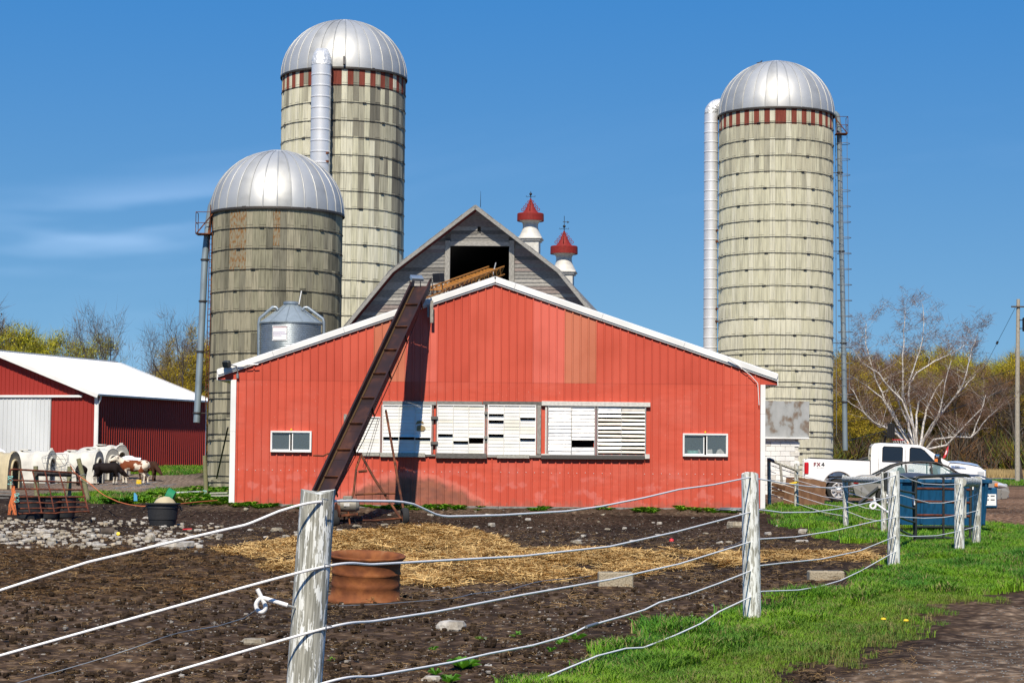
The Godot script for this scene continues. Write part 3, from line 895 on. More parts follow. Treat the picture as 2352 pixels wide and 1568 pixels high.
func louvres(t: Node3D, shutters: Array, rg: RandomNumberGenerator):
	var open := {1: [[0, 9], [1, 9], [2, 9]], 2: [[0, 8], [1, 10], [2, 10], [2, 9]], 3: [[0, 2], [0, 4], [0, 8], [2, 3], [2, 9]], 4: [[1, 9], [1, 10]]}
	for si in shutters.size():
		var s: Rect2 = shutters[si]
		var metal := si >= 4
		var cols: int = [2, 3, 3, 3, 2, 2][si]
		var rows: int = [11, 14, 14, 14, 13, 12][si]
		var fm: Material = M.galvanised_b if metal else M.white_trim
		var f := MB.new()
		var mid := s.position + s.size / 2
		var fw := 0.035
		f.box(Transform3D(Basis(), Vector3(mid.x, s.end.y - fw / 2, 0.05)), Vector3(s.size.x, fw, 0.08), 0.005)
		f.box(Transform3D(Basis(), Vector3(mid.x, s.position.y + fw / 2, 0.05)), Vector3(s.size.x, fw, 0.08), 0.005)
		for k in cols + 1:
			var xx: float = lerpf(s.position.x + fw / 2, s.end.x - fw / 2, k / float(cols))
			f.box(Transform3D(Basis(), Vector3(xx, mid.y, 0.052)), Vector3(fw if k == 0 or k == cols else 0.018, s.size.y - fw * 2 - 0.004, 0.07), 0.004)
		var fr := put("louvre_shutter", f, fm, t)
		fr.set_meta("label", ["white louvred shutter half hidden by the rusty elevator", "white louvred shutter with a brown peeled patch and one open row", "white louvred shutter with three slats open low down", "white louvred shutter with single slats open at both sides", "closed dented bare metal louvred shutter", "bare metal louvred shutter with all slats ajar"][si])
		var cw := (s.size.x - fw) / cols
		var rh := (s.size.y - fw * 2) / rows
		for cI in cols:
			for rI in rows:
				var cx: float = s.position.x + fw / 2 + cw * (cI + 0.5)
				var cy: float = s.end.y - fw - rh * (rI + 0.5)
				var tilt := rg.randf_range(0.10, 0.16)
				var m: Material = M.louvre_white
				if rg.randf() < 0.13: m = M.louvre_cream
				if metal:
					m = M.louvre_metal; tilt = rg.randf_range(0.16, 0.28)
				var hs := 0.5 if si == 5 and rI > 0 else 1.0
				if si == 5:
					tilt = rg.randf_range(0.3, 0.45); m = M.louvre_dirty if rg.randf() < 0.7 else M.louvre_metal
					if rI == 0: tilt = 0.15
				var is_open := false
				if open.has(si):
					for q in open[si]:
						if q[0] == cI and q[1] == rI: is_open = true
				if is_open:
					tilt = rg.randf_range(1.15, 1.4)
					if si == 4 or (si == 2 and cI == 2 and rI == 10): continue
				var b := MB.new()
				b.box(Transform3D(Basis(Vector3.RIGHT, -tilt), Vector3(0, -rh / 2 * 0.0, 0)).translated_local(Vector3(0, -rh * 0.52 * hs, 0)), Vector3(cw - 0.022, rh * 1.03 * hs, 0.006), 0.002)
				inst("slat", b.mesh(), m, fr, Transform3D(Basis(Vector3.BACK, rg.randf_range(-0.006, 0.006) * (2.0 if metal else 1.0)), Vector3(cx, cy + rh / 2, 0.05)))
		if si == 1:
			var pb := MB.new()
			var o := at(1084 - 156, 970, -BZ)
			o = Vector3(at(957, 976, -BZ).x, at(957, 976, -BZ).y, 0.083)
			for q in [[[-0.03, 0.02], [0.13, 0.06], [0.2, 0.04], [0.19, 0.10], [0.10, 0.13], [0.02, 0.12]], [[0.0, -0.16], [0.2, -0.17], [0.26, -0.1], [0.22, -0.03], [0.12, 0.0], [0.02, -0.02]]]:
				var pp := []
				for e in q: pp.append(o + Vector3(e[0], e[1], 0.0))
				pb.slab(pp, Vector3(0, 0, -0.003))
			put("peeled_patch", pb, M.peeled_plastic, fr)
	# header, sill and mullion boards, each its own piece
	var boards := [
		[879, 922, 1002, 929.5, 0.09, "header_board", "grey_wood_b"], [1003, 922, 1108, 930, 0.08, "header_board", "grey_wood"], [1109, 922.5, 1244, 930.5, 0.085, "header_board", "grey_wood_a"],
		[1244, 924, 1493.5, 932, 0.11, "header_board", "header_white"],
		[832, 1040, 872, 1047, 0.08, "sill_board", "sill_wood"], [873, 1040, 977, 1049, 0.11, "sill_board", "sill_wood"], [978, 1043, 1000, 1047.5, 0.07, "sill_board", "grey_wood"], [1001, 1041, 1118, 1052, 0.13, "sill_board", "grey_wood_a"],
		[1119, 1044, 1141, 1050, 0.07, "sill_board", "sill_wood"], [1141, 1043.5, 1216, 1052, 0.12, "sill_board", "sill_wood"], [1217, 1044, 1243, 1051, 0.08, "sill_board", "grey_wood"],
		[1243, 1042, 1262, 1046, 0.10, "sill_board", "header_white"], [1243, 1046.5, 1480, 1053.5, 0.12, "sill_board", "sill_stain"], [1481, 1043, 1492, 1053.5, 0.11, "sill_board", "header_white"],
		[789, 951, 796.5, 1000, 0.07, "mullion_board", "grey_wood_v"], [874, 930, 877, 1040, 0.07, "mullion_board", "grey_wood_v"],
		[992.5, 931, 995.5, 1041, 0.09, "mullion_board", "grey_wood_v"], [1000.5, 931, 1003, 1041, 0.08, "mullion_board", "grey_wood_v"], [1114.5, 931, 1118.5, 1043, 0.06, "mullion_board", "grey_wood_v"],
		[1232.5, 931, 1243, 1043, 0.09, "mullion_board", "grey_wood_v"], [1251.5, 934, 1256.5, 1042, 0.07, "mullion_board", "header_white"], [1368.2, 934, 1370.3, 1045, 0.085, "mullion_board", "galvanised_b"],
		[990, 956, 1006, 963, 0.13, "cross_block", "grey_wood_a"], [989, 1014, 1006, 1021, 0.13, "cross_block", "grey_wood_a"], [1112.5, 945, 1120.5, 951.5, 0.11, "cross_block", "grey_wood"], [1112, 1001, 1120, 1008, 0.11, "cross_block", "grey_wood"]]
	for q in boards:
		var w := wall_rect(q[0], q[1], q[2], q[3])
		var b := MB.new()
		b.box(Transform3D(Basis(Vector3.BACK, rg.randf_range(-0.003, 0.003)), Vector3(w.position.x + w.size.x / 2, w.position.y + w.size.y / 2, q[4] / 2 + 0.002)), Vector3(w.size.x, w.size.y, q[4]), 0.006)
		put(q[5], b, M[q[6]], t)
# ---------------------------------------------------------------- old hay barn (own frame: x right, z toward the yard, gable at z = 0)
func hay_barn():
	var t := thing("hay_barn", "tall weathered grey clapboard hay barn with gambrel roof and open loft door", "barn", Vector3(-1.22, 0, -69.05), deg_to_rad(-6.3))
	var rg := RandomNumberGenerator.new()
	rg.seed = 5
	var ridge := Vector2(0.0, 9.95)
	var brk := Vector2(2.86, 7.76)
	var foot := Vector2(5.9, 4.05)
	var edge := func(y: float) -> float:   # half width of the roof line at a height
		if y > brk.y: return lerpf(0.0, brk.x, (ridge.y - y) / (ridge.y - brk.y))
		return lerpf(brk.x, foot.x, (brk.y - y) / (brk.y - foot.y))
	var L := 42.0
	# clapboards
	var woods_ := [M.grey_wood, M.grey_wood_a, M.grey_wood_b, M.grey_wood, M.grey_wood_c]
	var door := Rect2(-0.90, 6.6, 2.0, 1.99)
	var y := 4.2
	while y < 9.75:
		var h := 0.126
		var w: float = edge.call(y + h * 0.5) - 0.12
		var spans := [[-w, w]]
		var wide: bool = y > door.end.y + 0.10
		if y + h > door.position.y and y < door.end.y + 0.10: spans = [[-w, door.position.x - 0.19], [door.end.x + 0.19, w]]
		elif wide and w > 1.2: spans = [[-w, door.position.x - 0.19], [door.position.x - 0.0, door.end.x], [door.end.x + 0.19, w]]
		if y + h > 9.1 and y < 9.22:   # the hay track hole
			var last: Array = spans[spans.size() / 2]
			spans.append([0.125, last[1]])
			last[1] = 0.015
		for s in spans:
			var a: float = s[0]
			while a < s[1] - 0.03:
				var e: float = min(s[1], a + rg.randf_range(1.2, 3.6))
				if s[1] - e < 0.5: e = s[1]
				var b := MB.new()
				var dz := rg.randf_range(-0.004, 0.004)
				var dy := rg.randf_range(-0.008, 0.008)
				var zt := 0.006
				var zb := 0.032 + dz
				var a2 := a + 0.004
				var e2 := e - 0.004
				b.quad(Vector3(a2, y + dy, zb), Vector3(e2, y + rg.randf_range(-0.006, 0.006), zb), Vector3(e2, y + h + 0.015, zt), Vector3(a2, y + h + 0.015, zt))
				b.quad(Vector3(a2, y + dy, 0.0), Vector3(e2, y, 0.0), Vector3(e2, y, zb), Vector3(a2, y + dy, zb))
				b.tri(Vector3(a2, y, 0), Vector3(a2, y, zb), Vector3(a2, y + h, zt))
				b.tri(Vector3(e2, y, zb), Vector3(e2, y, 0), Vector3(e2, y + h, zt))
				put("clapboard", b, woods_[rg.randi() % 5], t)
				a = e
		y += h
	# sheathing behind, with the loft opening left free
	var b := MB.new()
	for p in [[Vector3(-5.7, 0, -0.04), Vector3(5.7, 0, -0.04), Vector3(5.7, 4.2, -0.04), Vector3(edge.call(6.6) - 0.1, 6.6, -0.04), Vector3(-edge.call(6.6) + 0.1, 6.6, -0.04), Vector3(-5.7, 4.2, -0.04)],
		[Vector3(-edge.call(6.6) + 0.1, 6.6, -0.04), Vector3(-0.95, 6.6, -0.04), Vector3(-0.95, 8.62, -0.04), Vector3(-edge.call(8.62) + 0.1, 8.62, -0.04), Vector3(-brk.x + 0.1, brk.y, -0.04)],
		[Vector3(1.15, 6.6, -0.04), Vector3(edge.call(6.6) - 0.1, 6.6, -0.04), Vector3(brk.x - 0.1, brk.y, -0.04), Vector3(edge.call(8.62) - 0.1, 8.62, -0.04), Vector3(1.15, 8.62, -0.04)],
		[Vector3(-edge.call(8.62) + 0.1, 8.62, -0.04), Vector3(edge.call(8.62) - 0.1, 8.62, -0.04), Vector3(edge.call(9.1) - 0.1, 9.1, -0.04), Vector3(-edge.call(9.1) + 0.1, 9.1, -0.04)],
		[Vector3(-edge.call(9.1) + 0.1, 9.1, -0.04), Vector3(0.015, 9.1, -0.04), Vector3(0.015, 9.25, -0.04), Vector3(-edge.call(9.25) + 0.1, 9.25, -0.04)],
		[Vector3(0.125, 9.1, -0.04), Vector3(edge.call(9.1) - 0.1, 9.1, -0.04), Vector3(edge.call(9.25) - 0.1, 9.25, -0.04), Vector3(0.125, 9.25, -0.04)],
		[Vector3(-edge.call(9.25) + 0.1, 9.25, -0.04), Vector3(edge.call(9.25) - 0.1, 9.25, -0.04), Vector3(0, 9.85, -0.04)]]:
		b.slab(p, Vector3(0, 0, -0.03))
	put("gable_sheathing", b, M.grey_wood_a, t)
	# door frame
	for q in [[door.position.x - 0.1, 7.6, 0.18, 2.35, 0.07, "grey_wood_v"], [door.end.x + 0.1, 7.6, 0.18, 2.35, 0.07, "grey_wood_v"], [0.1, door.end.y + 0.07, 2.02, 0.16, 0.05, "grey_wood_b"], [0.1, 6.58, 2.3, 0.14, 0.09, "grey_wood"]]:
		b = MB.new()
		b.box(Transform3D(Basis(Vector3.BACK, rg.randf_range(-0.01, 0.01)), Vector3(q[0], q[1], q[4] / 2 + 0.002)), Vector3(q[2], q[3], q[4]), 0.008)
		put("door_board", b, M[q[5]], t)
	# roof slabs, overhanging the gable by half a metre
	for s in [-1, 1]:
		for q in [[ridge, brk], [brk, foot]]:
			b = MB.new()
			var a := Vector3(q[0].x * s, q[0].y - 0.05, 0.52)
			var e := Vector3(q[1].x * s, q[1].y - 0.05, 0.52)
			var back := Vector3(0, 0, -L - 1.0)
			var nn: Vector3 = (e - a).cross(back).normalized() * (0.09 * (1.0 if s > 0 else -1.0))
			if nn.y > 0: nn = -nn
			b.quad(a, e, e + back, a + back) if s > 0 else b.quad(e, a, a + back, e + back)
			b.quad(a + nn + back, e + nn + back, e + nn, a + nn) if s > 0 else b.quad(e + nn + back, a + nn + back, a + nn, e + nn)
			b.quad(a, a + nn, e + nn, e) if s > 0 else b.quad(e, e + nn, a + nn, a)
			b.quad(e, e + nn, e + nn + back, e + back)
			put("roof_slope", b, M.hay_roof, t)
			# courses of shingles near the gable end
			b = MB.new()
			var u: Vector3 = (e - a).normalized()
			b.beam(a + nn * 0.5 + Vector3(0, 0, 0.025), e + nn * 0.5 + Vector3(0, 0, 0.025) , 0.045, 0.12, 0.005, Vector3(0, 0, 1).cross(u))
			put("rake_board", b, M.rake_wood, t)
			b = MB.new()
			b.quad(a + nn * 1.04, e + nn * 1.04, e + nn * 1.04 + Vector3(0, 0, -0.5), a + nn * 1.04 + Vector3(0, 0, -0.5))
			put("overhang_soffit", b, M.old_red, t)
			var len: float = (e - a).length()
			var d := 0.0
			while d < len - 0.05:
				var seg: float = rg.randf_range(0.22, 0.3)
				b = MB.new()
				var p0: Vector3 = a + u * d - nn * 0.22 + Vector3(0, 0, -0.50)
				b.beam(p0 + Vector3(0, rg.randf_range(-0.01, 0.012), 0), p0 + u * (seg - 0.01), 1.1 + rg.randf_range(-0.03, 0.03), 0.02, 0.003, Vector3(0, 0, 1).cross(u))
				put("roof_shingle", b, M.hay_roof, t)
				d += seg
	# long sides and rear
	for s in [-1, 1]:
		b = MB.new()
		b.box(Transform3D(Basis(), Vector3(5.65 * s, 2.1, -L / 2)), Vector3(0.08, 4.3, L - 0.2))
		put("side_wall", b, M.old_red, t)
	b = MB.new()
	b.slab([Vector3(-5.7, 0, -L), Vector3(5.7, 0, -L), Vector3(5.7, 4.2, -L), Vector3(brk.x - 0.1, brk.y - 0.1, -L), Vector3(0, 9.8, -L), Vector3(-brk.x + 0.1, brk.y - 0.1, -L), Vector3(-5.7, 4.2, -L)], Vector3(0, 0, -0.05))
	put("rear_gable", b, M.old_red, t)
	b = MB.new()
	b.box(Transform3D(Basis(), Vector3(0, 6.3, -L / 2)), Vector3(7.6, 0.08, L - 0.3))
	put("loft_floor", b, M.grey_wood, t)
	# ventilators on the ridge
	for q in [[1215.0, 508.0, 86.8, 1.0], [1299.0, 583.5, 103.7, 1.22]]:
		var p := at(q[0], q[1], q[2])
		p = t.transform.affine_inverse() * p
		p.x = 0.0
		var v := Node3D.new()
		v.name = "ventilator"
		v.transform = Transform3D(Basis().scaled(Vector3.ONE * q[3]), p)
		t.add_child(v, true)
		ventilator(v, q[3] > 1.1)
	# lightning rod
	b = MB.new()
	b.tube([Vector3(0.12, 9.9, 0.1), Vector3(0.12, 10.45, 0.1)], [0.012, 0.004], 5)
	put("lightning_rod", b, M.iron, t)

func ventilator(v: Node3D, vane: bool):
	var b := MB.new()
	b.lathe([Vector2(0.50, 0.02), Vector2(0.57, 0.0), Vector2(0.575, 0.01), Vector2(0.57, 0.30), Vector2(0.545, 0.33), Vector2(0.36, 0.34), Vector2(0.26, 0.46), Vector2(0.17, 0.62), Vector2(0.09, 0.80), Vector2(0.035, 0.96), Vector2(0.0, 1.0)], 28)
	put("cap", b, M.vent_red, v)
	b = MB.new()
	for s in [-1, 1]:
		for k in 4:
			var y := 0.50 + k * 0.115
			var rr := 0.055 - k * 0.007
			var c := Vector3(s * (lerpf(0.28, 0.06, k / 3.0) + rr), y, 0)
			var ring := []
			for j in 11: ring.append(c + Vector3(cos(j * TAU / 10) * rr, sin(j * TAU / 10) * rr, 0))
			b.tube(ring, 0.014, 5)
			var ring2 := []
			for j in 11: ring2.append(Vector3(0, c.y, c.x) + Vector3(0, sin(j * TAU / 10) * rr, cos(j * TAU / 10) * rr))
			b.tube(ring2, 0.014, 5)
	put("scrollwork", b, M.vent_red, v)
	b = MB.new()
	b.lathe([Vector2(0.50, 0.03), Vector2(0.42, 0.0), Vector2(0.34, -0.10), Vector2(0.325, -0.16), Vector2(0.33, -0.28), Vector2(0.36, -0.40), Vector2(0.43, -0.56), Vector2(0.52, -0.72)], 24, Transform3D.IDENTITY, true)
	put("neck", b, M.vent_white, v)
	b = MB.new()
	b.box(Transform3D(Basis(), Vector3(0, -0.76, 0)), Vector3(1.06, 0.08, 1.06), 0.02)
	b.box(Transform3D(Basis(), Vector3(0, -0.84, 0)), Vector3(0.94, 0.08, 0.94), 0.02)
	b.box(Transform3D(Basis(), Vector3(0, -1.45, 0)), Vector3(0.8, 1.14, 0.8), 0.01)
	put("base", b, M.vent_white, v)
	b = MB.new()
	b.lathe([Vector2(0.0, 1.10), Vector2(0.045, 1.12), Vector2(0.065, 1.165), Vector2(0.045, 1.21), Vector2(0.0, 1.23)], 12, Transform3D.IDENTITY, true)
	b.tube([Vector3(0, 0.95, 0), Vector3(0, 1.6 if vane else 1.28, 0)], 0.012, 5)
	for s in [-1, 1]:
		b.tube([Vector3(0, 1.03, 0), Vector3(s * 0.1, 1.07, 0), Vector3(s * 0.16, 1.04, 0), Vector3(s * 0.2, 1.07, 0), Vector3(s * 0.17, 1.1, 0)], 0.010, 5)
		b.tube([Vector3(0, 1.03, 0), Vector3(0, 1.07, s * 0.1), Vector3(0, 1.04, s * 0.16), Vector3(0, 1.08, s * 0.19)], 0.010, 5)
	if vane:
		b.tube([Vector3(-0.06, 1.36, 0), Vector3(0.2, 1.34, 0)], 0.013, 5)
		b.slab([Vector3(0.13, 1.29, 0.005), Vector3(0.22, 1.34, 0.005), Vector3(0.13, 1.39, 0.005)], Vector3(0, 0, -0.01))
	put("finial", b, M.iron, v)

# ---------------------------------------------------------------- stave silos
func silos():
	silo("concrete_silo", "tall pale concrete stave silo streaked black, with a silver chute up its front", Vector3(-7.53, 0, -89.5), 2.72, 18.02, 2.55, 0, 9.0)
	silo("concrete_silo", "short dark grey concrete stave silo with rust stains under its dome", Vector3(-8.85, 0, -76.4), 2.44, 10.42, 2.38, 1, 4.2)
	silo("concrete_silo", "tall cream concrete stave silo standing apart beside the white block milk house", Vector3(12.56, 0, -97.3), 2.72, 17.85, 2.62, 2, 6.0)

func silo(nm: String, label: String, pos: Vector3, R: float, top: float, dome: float, style: int, low: float):
	var t := thing(nm, label, "silo", pos, 0.0, "concrete stave silos")
	var rg := RandomNumberGenerator.new()
	rg.seed = 100 + style
	var st := FastNoiseLite.new()
	st.seed = 60 + style
	st.frequency = 0.35
	var N := roundi(TAU * R / 0.254)
	var w := TAU * R / N
	var H := 0.762
	var core := MB.new()
	core.lathe([Vector2(R - 0.045, 0.0), Vector2(R - 0.045, top)], 64)
	put("joint_core", core, M.joint, t)
	# one stave, origin at its centre, outward +z
	var sm := MB.new()
	var hw := w / 2
	var cs := [Vector2(-hw + 0.002, -0.045), Vector2(-hw + 0.003, -0.014)]
	for k in 4:
		var x0: float = -hw + 0.004 + (w - 0.008) * k / 4.0
		var st4: float = (w - 0.008) / 4.0
		if k > 0: cs.append(Vector2(x0, -0.011))
		cs.append(Vector2(x0 + st4 * 0.25, 0.0)); cs.append(Vector2(x0 + st4 * 0.75, 0.0))
	cs += [Vector2(hw - 0.003, -0.014), Vector2(hw - 0.002, -0.045)]
	var y1 := H / 2 - 0.004
	for k in cs.size() - 1:
		var a: Vector2 = cs[k]
		var e: Vector2 = cs[k + 1]
		sm.quad(Vector3(a.x, -y1, a.y), Vector3(e.x, -y1, e.y), Vector3(e.x, y1 - 0.008, e.y), Vector3(a.x, y1 - 0.008, a.y))
		if k > 0 and k < cs.size() - 2:
			sm.quad(Vector3(a.x, y1 - 0.008, a.y), Vector3(e.x, y1 - 0.008, e.y), Vector3(e.x, y1, e.y - 0.02), Vector3(a.x, y1, a.y - 0.02))
	var mesh := sm.mesh()
	var list := []
	var rows := ceili(top / H)
	var toward := atan2(-pos.x, -pos.z)   # direction of the yard seen from the silo, measured from +z
	for i in N:
		var ang := TAU * i / N
		var d: float = wrapf(ang - toward, -PI, PI)
		for j in rows + 1:
			var cy: float = top - H * (j + 0.5) + (0.14 if i % 2 == 1 else 0.0)
			var cut_top: float = min(cy + H / 2, top)
			var cut_bot: float = max(cy - H / 2, 0.0)
			if cut_top - cut_bot < 0.1: continue
			var tone := 0
			var spot := st.get_noise_2d(ang * R * 5.0, cy * 0.22)
			if style == 0:
				tone = [0, 2, 2][(i * 7 + i / 5) % 3]
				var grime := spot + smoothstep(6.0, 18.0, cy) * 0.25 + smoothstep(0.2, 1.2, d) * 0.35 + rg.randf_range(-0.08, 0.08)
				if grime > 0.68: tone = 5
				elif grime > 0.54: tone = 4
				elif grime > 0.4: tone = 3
			elif style == 1:
				tone = [0, 1, 0, 1, 2][(i * 3 + i / 7) % 5]
				if rg.randf() < 0.12: tone = 2
				if spot > 0.25 or (d > 0.9 and rg.randf() < 0.4): tone = 4
				if cy < 5.0 and rg.randf() < 0.45: tone = 3
			else:
				tone = [0, 0, 2][(i * 5 + i / 4) % 3]
				if cy > top - 4.6 and rg.randf() < smoothstep(top - 5.0, top - 0.5, cy) * 0.9: tone = [3, 1, 3][rg.randi() % 3] if i % 2 == 0 else 1
				elif cy < 9: tone = [0, 2, 2][rg.randi() % 3]
			if style != 1 and cut_top > top - 0.02 and i % 2 == 0: tone = 6
			list.append([cos(d) * (1.0 if cy > low else 0.2), ang, cy, cut_top, cut_bot, tone, rg.randf_range(-0.005, 0.005)])
	list.sort_custom(func(a, b): return a[0] > b[0])
	var rest := MB.new()
	rest.colored = true
	var pal := [[0.54, 0.53, 0.40], [0.48, 0.465, 0.35], [0.60, 0.59, 0.47], [0.38, 0.37, 0.285], [0.25, 0.24, 0.19], [0.15, 0.145, 0.12], [0.22, 0.062, 0.045]] if style != 1 else [[0.26, 0.25, 0.18], [0.215, 0.205, 0.155], [0.32, 0.30, 0.22], [0.38, 0.355, 0.26], [0.15, 0.145, 0.11]]
	if not M.has("stave_rest"): mk("stave_rest", Color(1, 1, 1), 0.92, 0, {"t": T.streak, "s": Vector3(1.5, 0.12, 1.5), "b": T.streak, "bs": 1.0, "vc": true, "spec": 0.2})
	for k in list.size():
		var q: Array = list[k]
		var sc: float = (q[3] - q[4]) / H
		var x := Transform3D(Basis(Vector3.UP, q[1]) * Basis.from_scale(Vector3(1, sc, 1)), Vector3(sin(q[1]) * (R + q[6]), (q[3] + q[4]) / 2, cos(q[1]) * (R + q[6])))
		if k < 300:
			var sm2: Material = M[("dim_stave_%d" if style == 1 else "stave_%d") % q[5]]
			var dd := wrapf(q[1] - toward, -PI, PI)
			if style == 1 and ((dd > -0.78 and dd < -0.50 and q[2] > top - 2.4) or (dd > -0.03 and dd < 0.06 and q[2] > top - 1.5)): sm2 = M.rusty_stave
			inst("stave", mesh, sm2, t, x)
		elif q[0] > -0.5:
			var c: Array = pal[q[5]]
			rest.col = Color(c[0], c[1], c[2])
			for v in sm.v.size(): rest.vert(x * sm.v[v], (x.basis * sm.n[v]).normalized())
	put("stave_rows", rest, M.stave_rest, t).set_meta("kind", "stuff")
	# hoops with their lugs
	var y := top + 0.06
	var n := 0
	while y > 0.4:
		var ys := [y + rg.randf_range(-0.02, 0.02)]
		if top - y > (6.0 if style == 1 else 11.2): ys = [y + 0.1, y - 0.13]
		for yy in ys:
			var b := MB.new()
			var ring := []
			for k in 61: ring.append(Vector3(sin(TAU * k / 60), 0, cos(TAU * k / 60)) * (R + 0.017) + Vector3(0, yy + 0.006 * sin(k * 0.7 + yy * 5), 0))
			b.tube(ring, 0.0125, 5, false)
			var hp := put("hoop", b, M.hoop_steel, t)
			b = MB.new()
			for k in 3:
				var a: float = toward + rg.randf_range(-0.12, 0.12) + [-0.95, 0.05, 0.95][k] + (0.35 if n % 2 == 0 else -0.3)
				b.box(Transform3D(Basis(Vector3.UP, a), Vector3(sin(a) * (R + 0.04), yy, cos(a) * (R + 0.04))), Vector3(0.17, 0.045, 0.05), 0.01)
			put("lug", b, M.hoop_steel, hp)
			n += 1
		y -= H
	# dome in gores with standing seams
	var gores := 30
	var gm := MB.new()
	var da := TAU / gores
	var prof := []
	for k in 13:
		var a := PI / 2 * k / 12.0
		prof.append(Vector2((R + 0.05) * cos(a) if k < 12 else 0.05, dome * pow(sin(a), 0.97)))
	for k in 12:
		var A: Vector2 = prof[k]
		var B: Vector2 = prof[k + 1]
		for j in 3:
			var q := []
			var nn := []
			for e in [[A, j], [A, j + 1], [B, j + 1], [B, j]]:
				var an: float = (e[1] / 3.0 - 0.5) * da
				var p: Vector2 = e[0]
				var puff: float = 1.0 + 0.006 * sin(e[1] / 3.0 * PI)
				q.append(Vector3(sin(an) * p.x * puff, p.y, cos(an) * p.x * puff))
				nn.append(Vector3(sin(an * 1.5) * p.x / (R * R), p.y / (dome * dome), cos(an * 1.5) * p.x / (R * R)).normalized())
			gm.smooth_quad(q, nn)
	var rib := []
	for p in prof: rib.append(Vector3(sin(da / 2) * p.x, p.y, cos(da / 2) * p.x) * 1.004)
	gm.tube(rib, 0.022, 4)
	var gmesh := gm.mesh()
	for k in gores:
		inst("dome_panel", gmesh, M.galvanised if rg.randf() < 0.6 else M.galvanised_b, t, Transform3D(Basis(Vector3.UP, k * da), Vector3(0, top + 0.03, 0)))
	var b2 := MB.new()
	b2.lathe([Vector2(R + 0.075, top - 0.05), Vector2(R + 0.085, top - 0.02), Vector2(R + 0.075, top + 0.05), Vector2(R + 0.0, top + 0.06)], 60)
	put("dome_ring", b2, M.hoop_steel, t)
	b2 = MB.new()
	b2.lathe([Vector2(0.5, top + dome - 0.02), Vector2(0.42, top + dome + 0.045), Vector2(0.0, top + dome + 0.07)], 20)
	put("dome_cap", b2, M.galvanised, t)
	var o := -pos
	if style == 0:
		chute(t, at(738, 150, 86.35) + o, 0.42, 5.0, false)
		b2 = MB.new()
		b2.beam(at(790, 148, 86.6) + o, at(790, 130, 86.75) + o, 0.08, 0.1)
		put("hatch_bracket", b2, M.iron, t)
	elif style == 2:
		chute(t, at(1634, 262, 97.6) + o, 0.33, 0.6, true)
		fill_pipe(t, [at(1917, 258, 97.0) + o, at(1924, 264, 97.0) + o, at(1928, 290, 97.0) + o, at(1932, 500, 97.0) + o, at(1938, 760, 97.0) + o, at(1942, 1034, 97.0) + o], 0.12, [380, 560, 770, 905])
		var lad := MB.new()
		for xx in [1936.0, 1952.0]: lad.tube([at(xx - 6, 285, 96.7) + o, at(xx, 900, 96.7) + o], 0.013, 5)
		for k in 40: lad.tube([at(1930, 300 + k * 15, 96.7) + o, at(1937, 300 + k * 15, 96.7) + o], 0.011, 4)
		lad.tube([at(1920, 262, 97.3) + o, at(1922, 1000, 97.3) + o], 0.016, 5)
		put("ladder", lad, M.wire_grey, t)
		for k in 17:
			var cg := MB.new()
			var c := at(1936 + k * 0.55, 330 + k * 36, 96.9) + o
			var ring := []
			for j in 13: ring.append(c + Vector3(cos(PI * 2 * j / 12) * 0.34, 0, sin(PI * 2 * j / 12) * 0.34))
			cg.tube(ring, 0.014, 4)
			put("cage_hoop", cg, M.wire_grey, t)
		platform(t, at(1933, 308, 96.8) + o, 1)
		bird(at(1745, 150, 97.3), 0.3, "pigeon perched on the dome of the cream silo")
	else:
		fill_pipe(t, [at(494, 452, 76.0) + o, at(484, 475, 76.0) + o, at(479, 505, 76.0) + o, at(470, 590, 75.9) + o, at(461, 780, 75.7) + o, at(451, 970, 75.5) + o], 0.125, [595, 690, 805, 945])
		var lad := MB.new()
		for xx in [0.0, 6.0]: lad.tube([at(483 + xx, 470, 75.6) + o, at(471 + xx, 940, 75.6) + o], 0.016, 5)
		for k in 34: lad.tube([at(482.6 - k * 0.36, 480 + k * 13.5, 75.6) + o, at(488.6 - k * 0.36, 480 + k * 13.5, 75.6) + o], 0.012, 4)
		put("ladder", lad, M.rust, t)
		platform(t, at(468, 538, 75.7) + o, -1)
		# rust runs below the dome edge: thin stain skins are left to the stave tones, here the rusted plate and bolts
		b2 = MB.new()
		b2.beam(at(489, 462, 75.9) + o, at(478, 540, 75.6) + o, 0.06, 0.05)
		put("brace_strut", b2, M.rust, t)

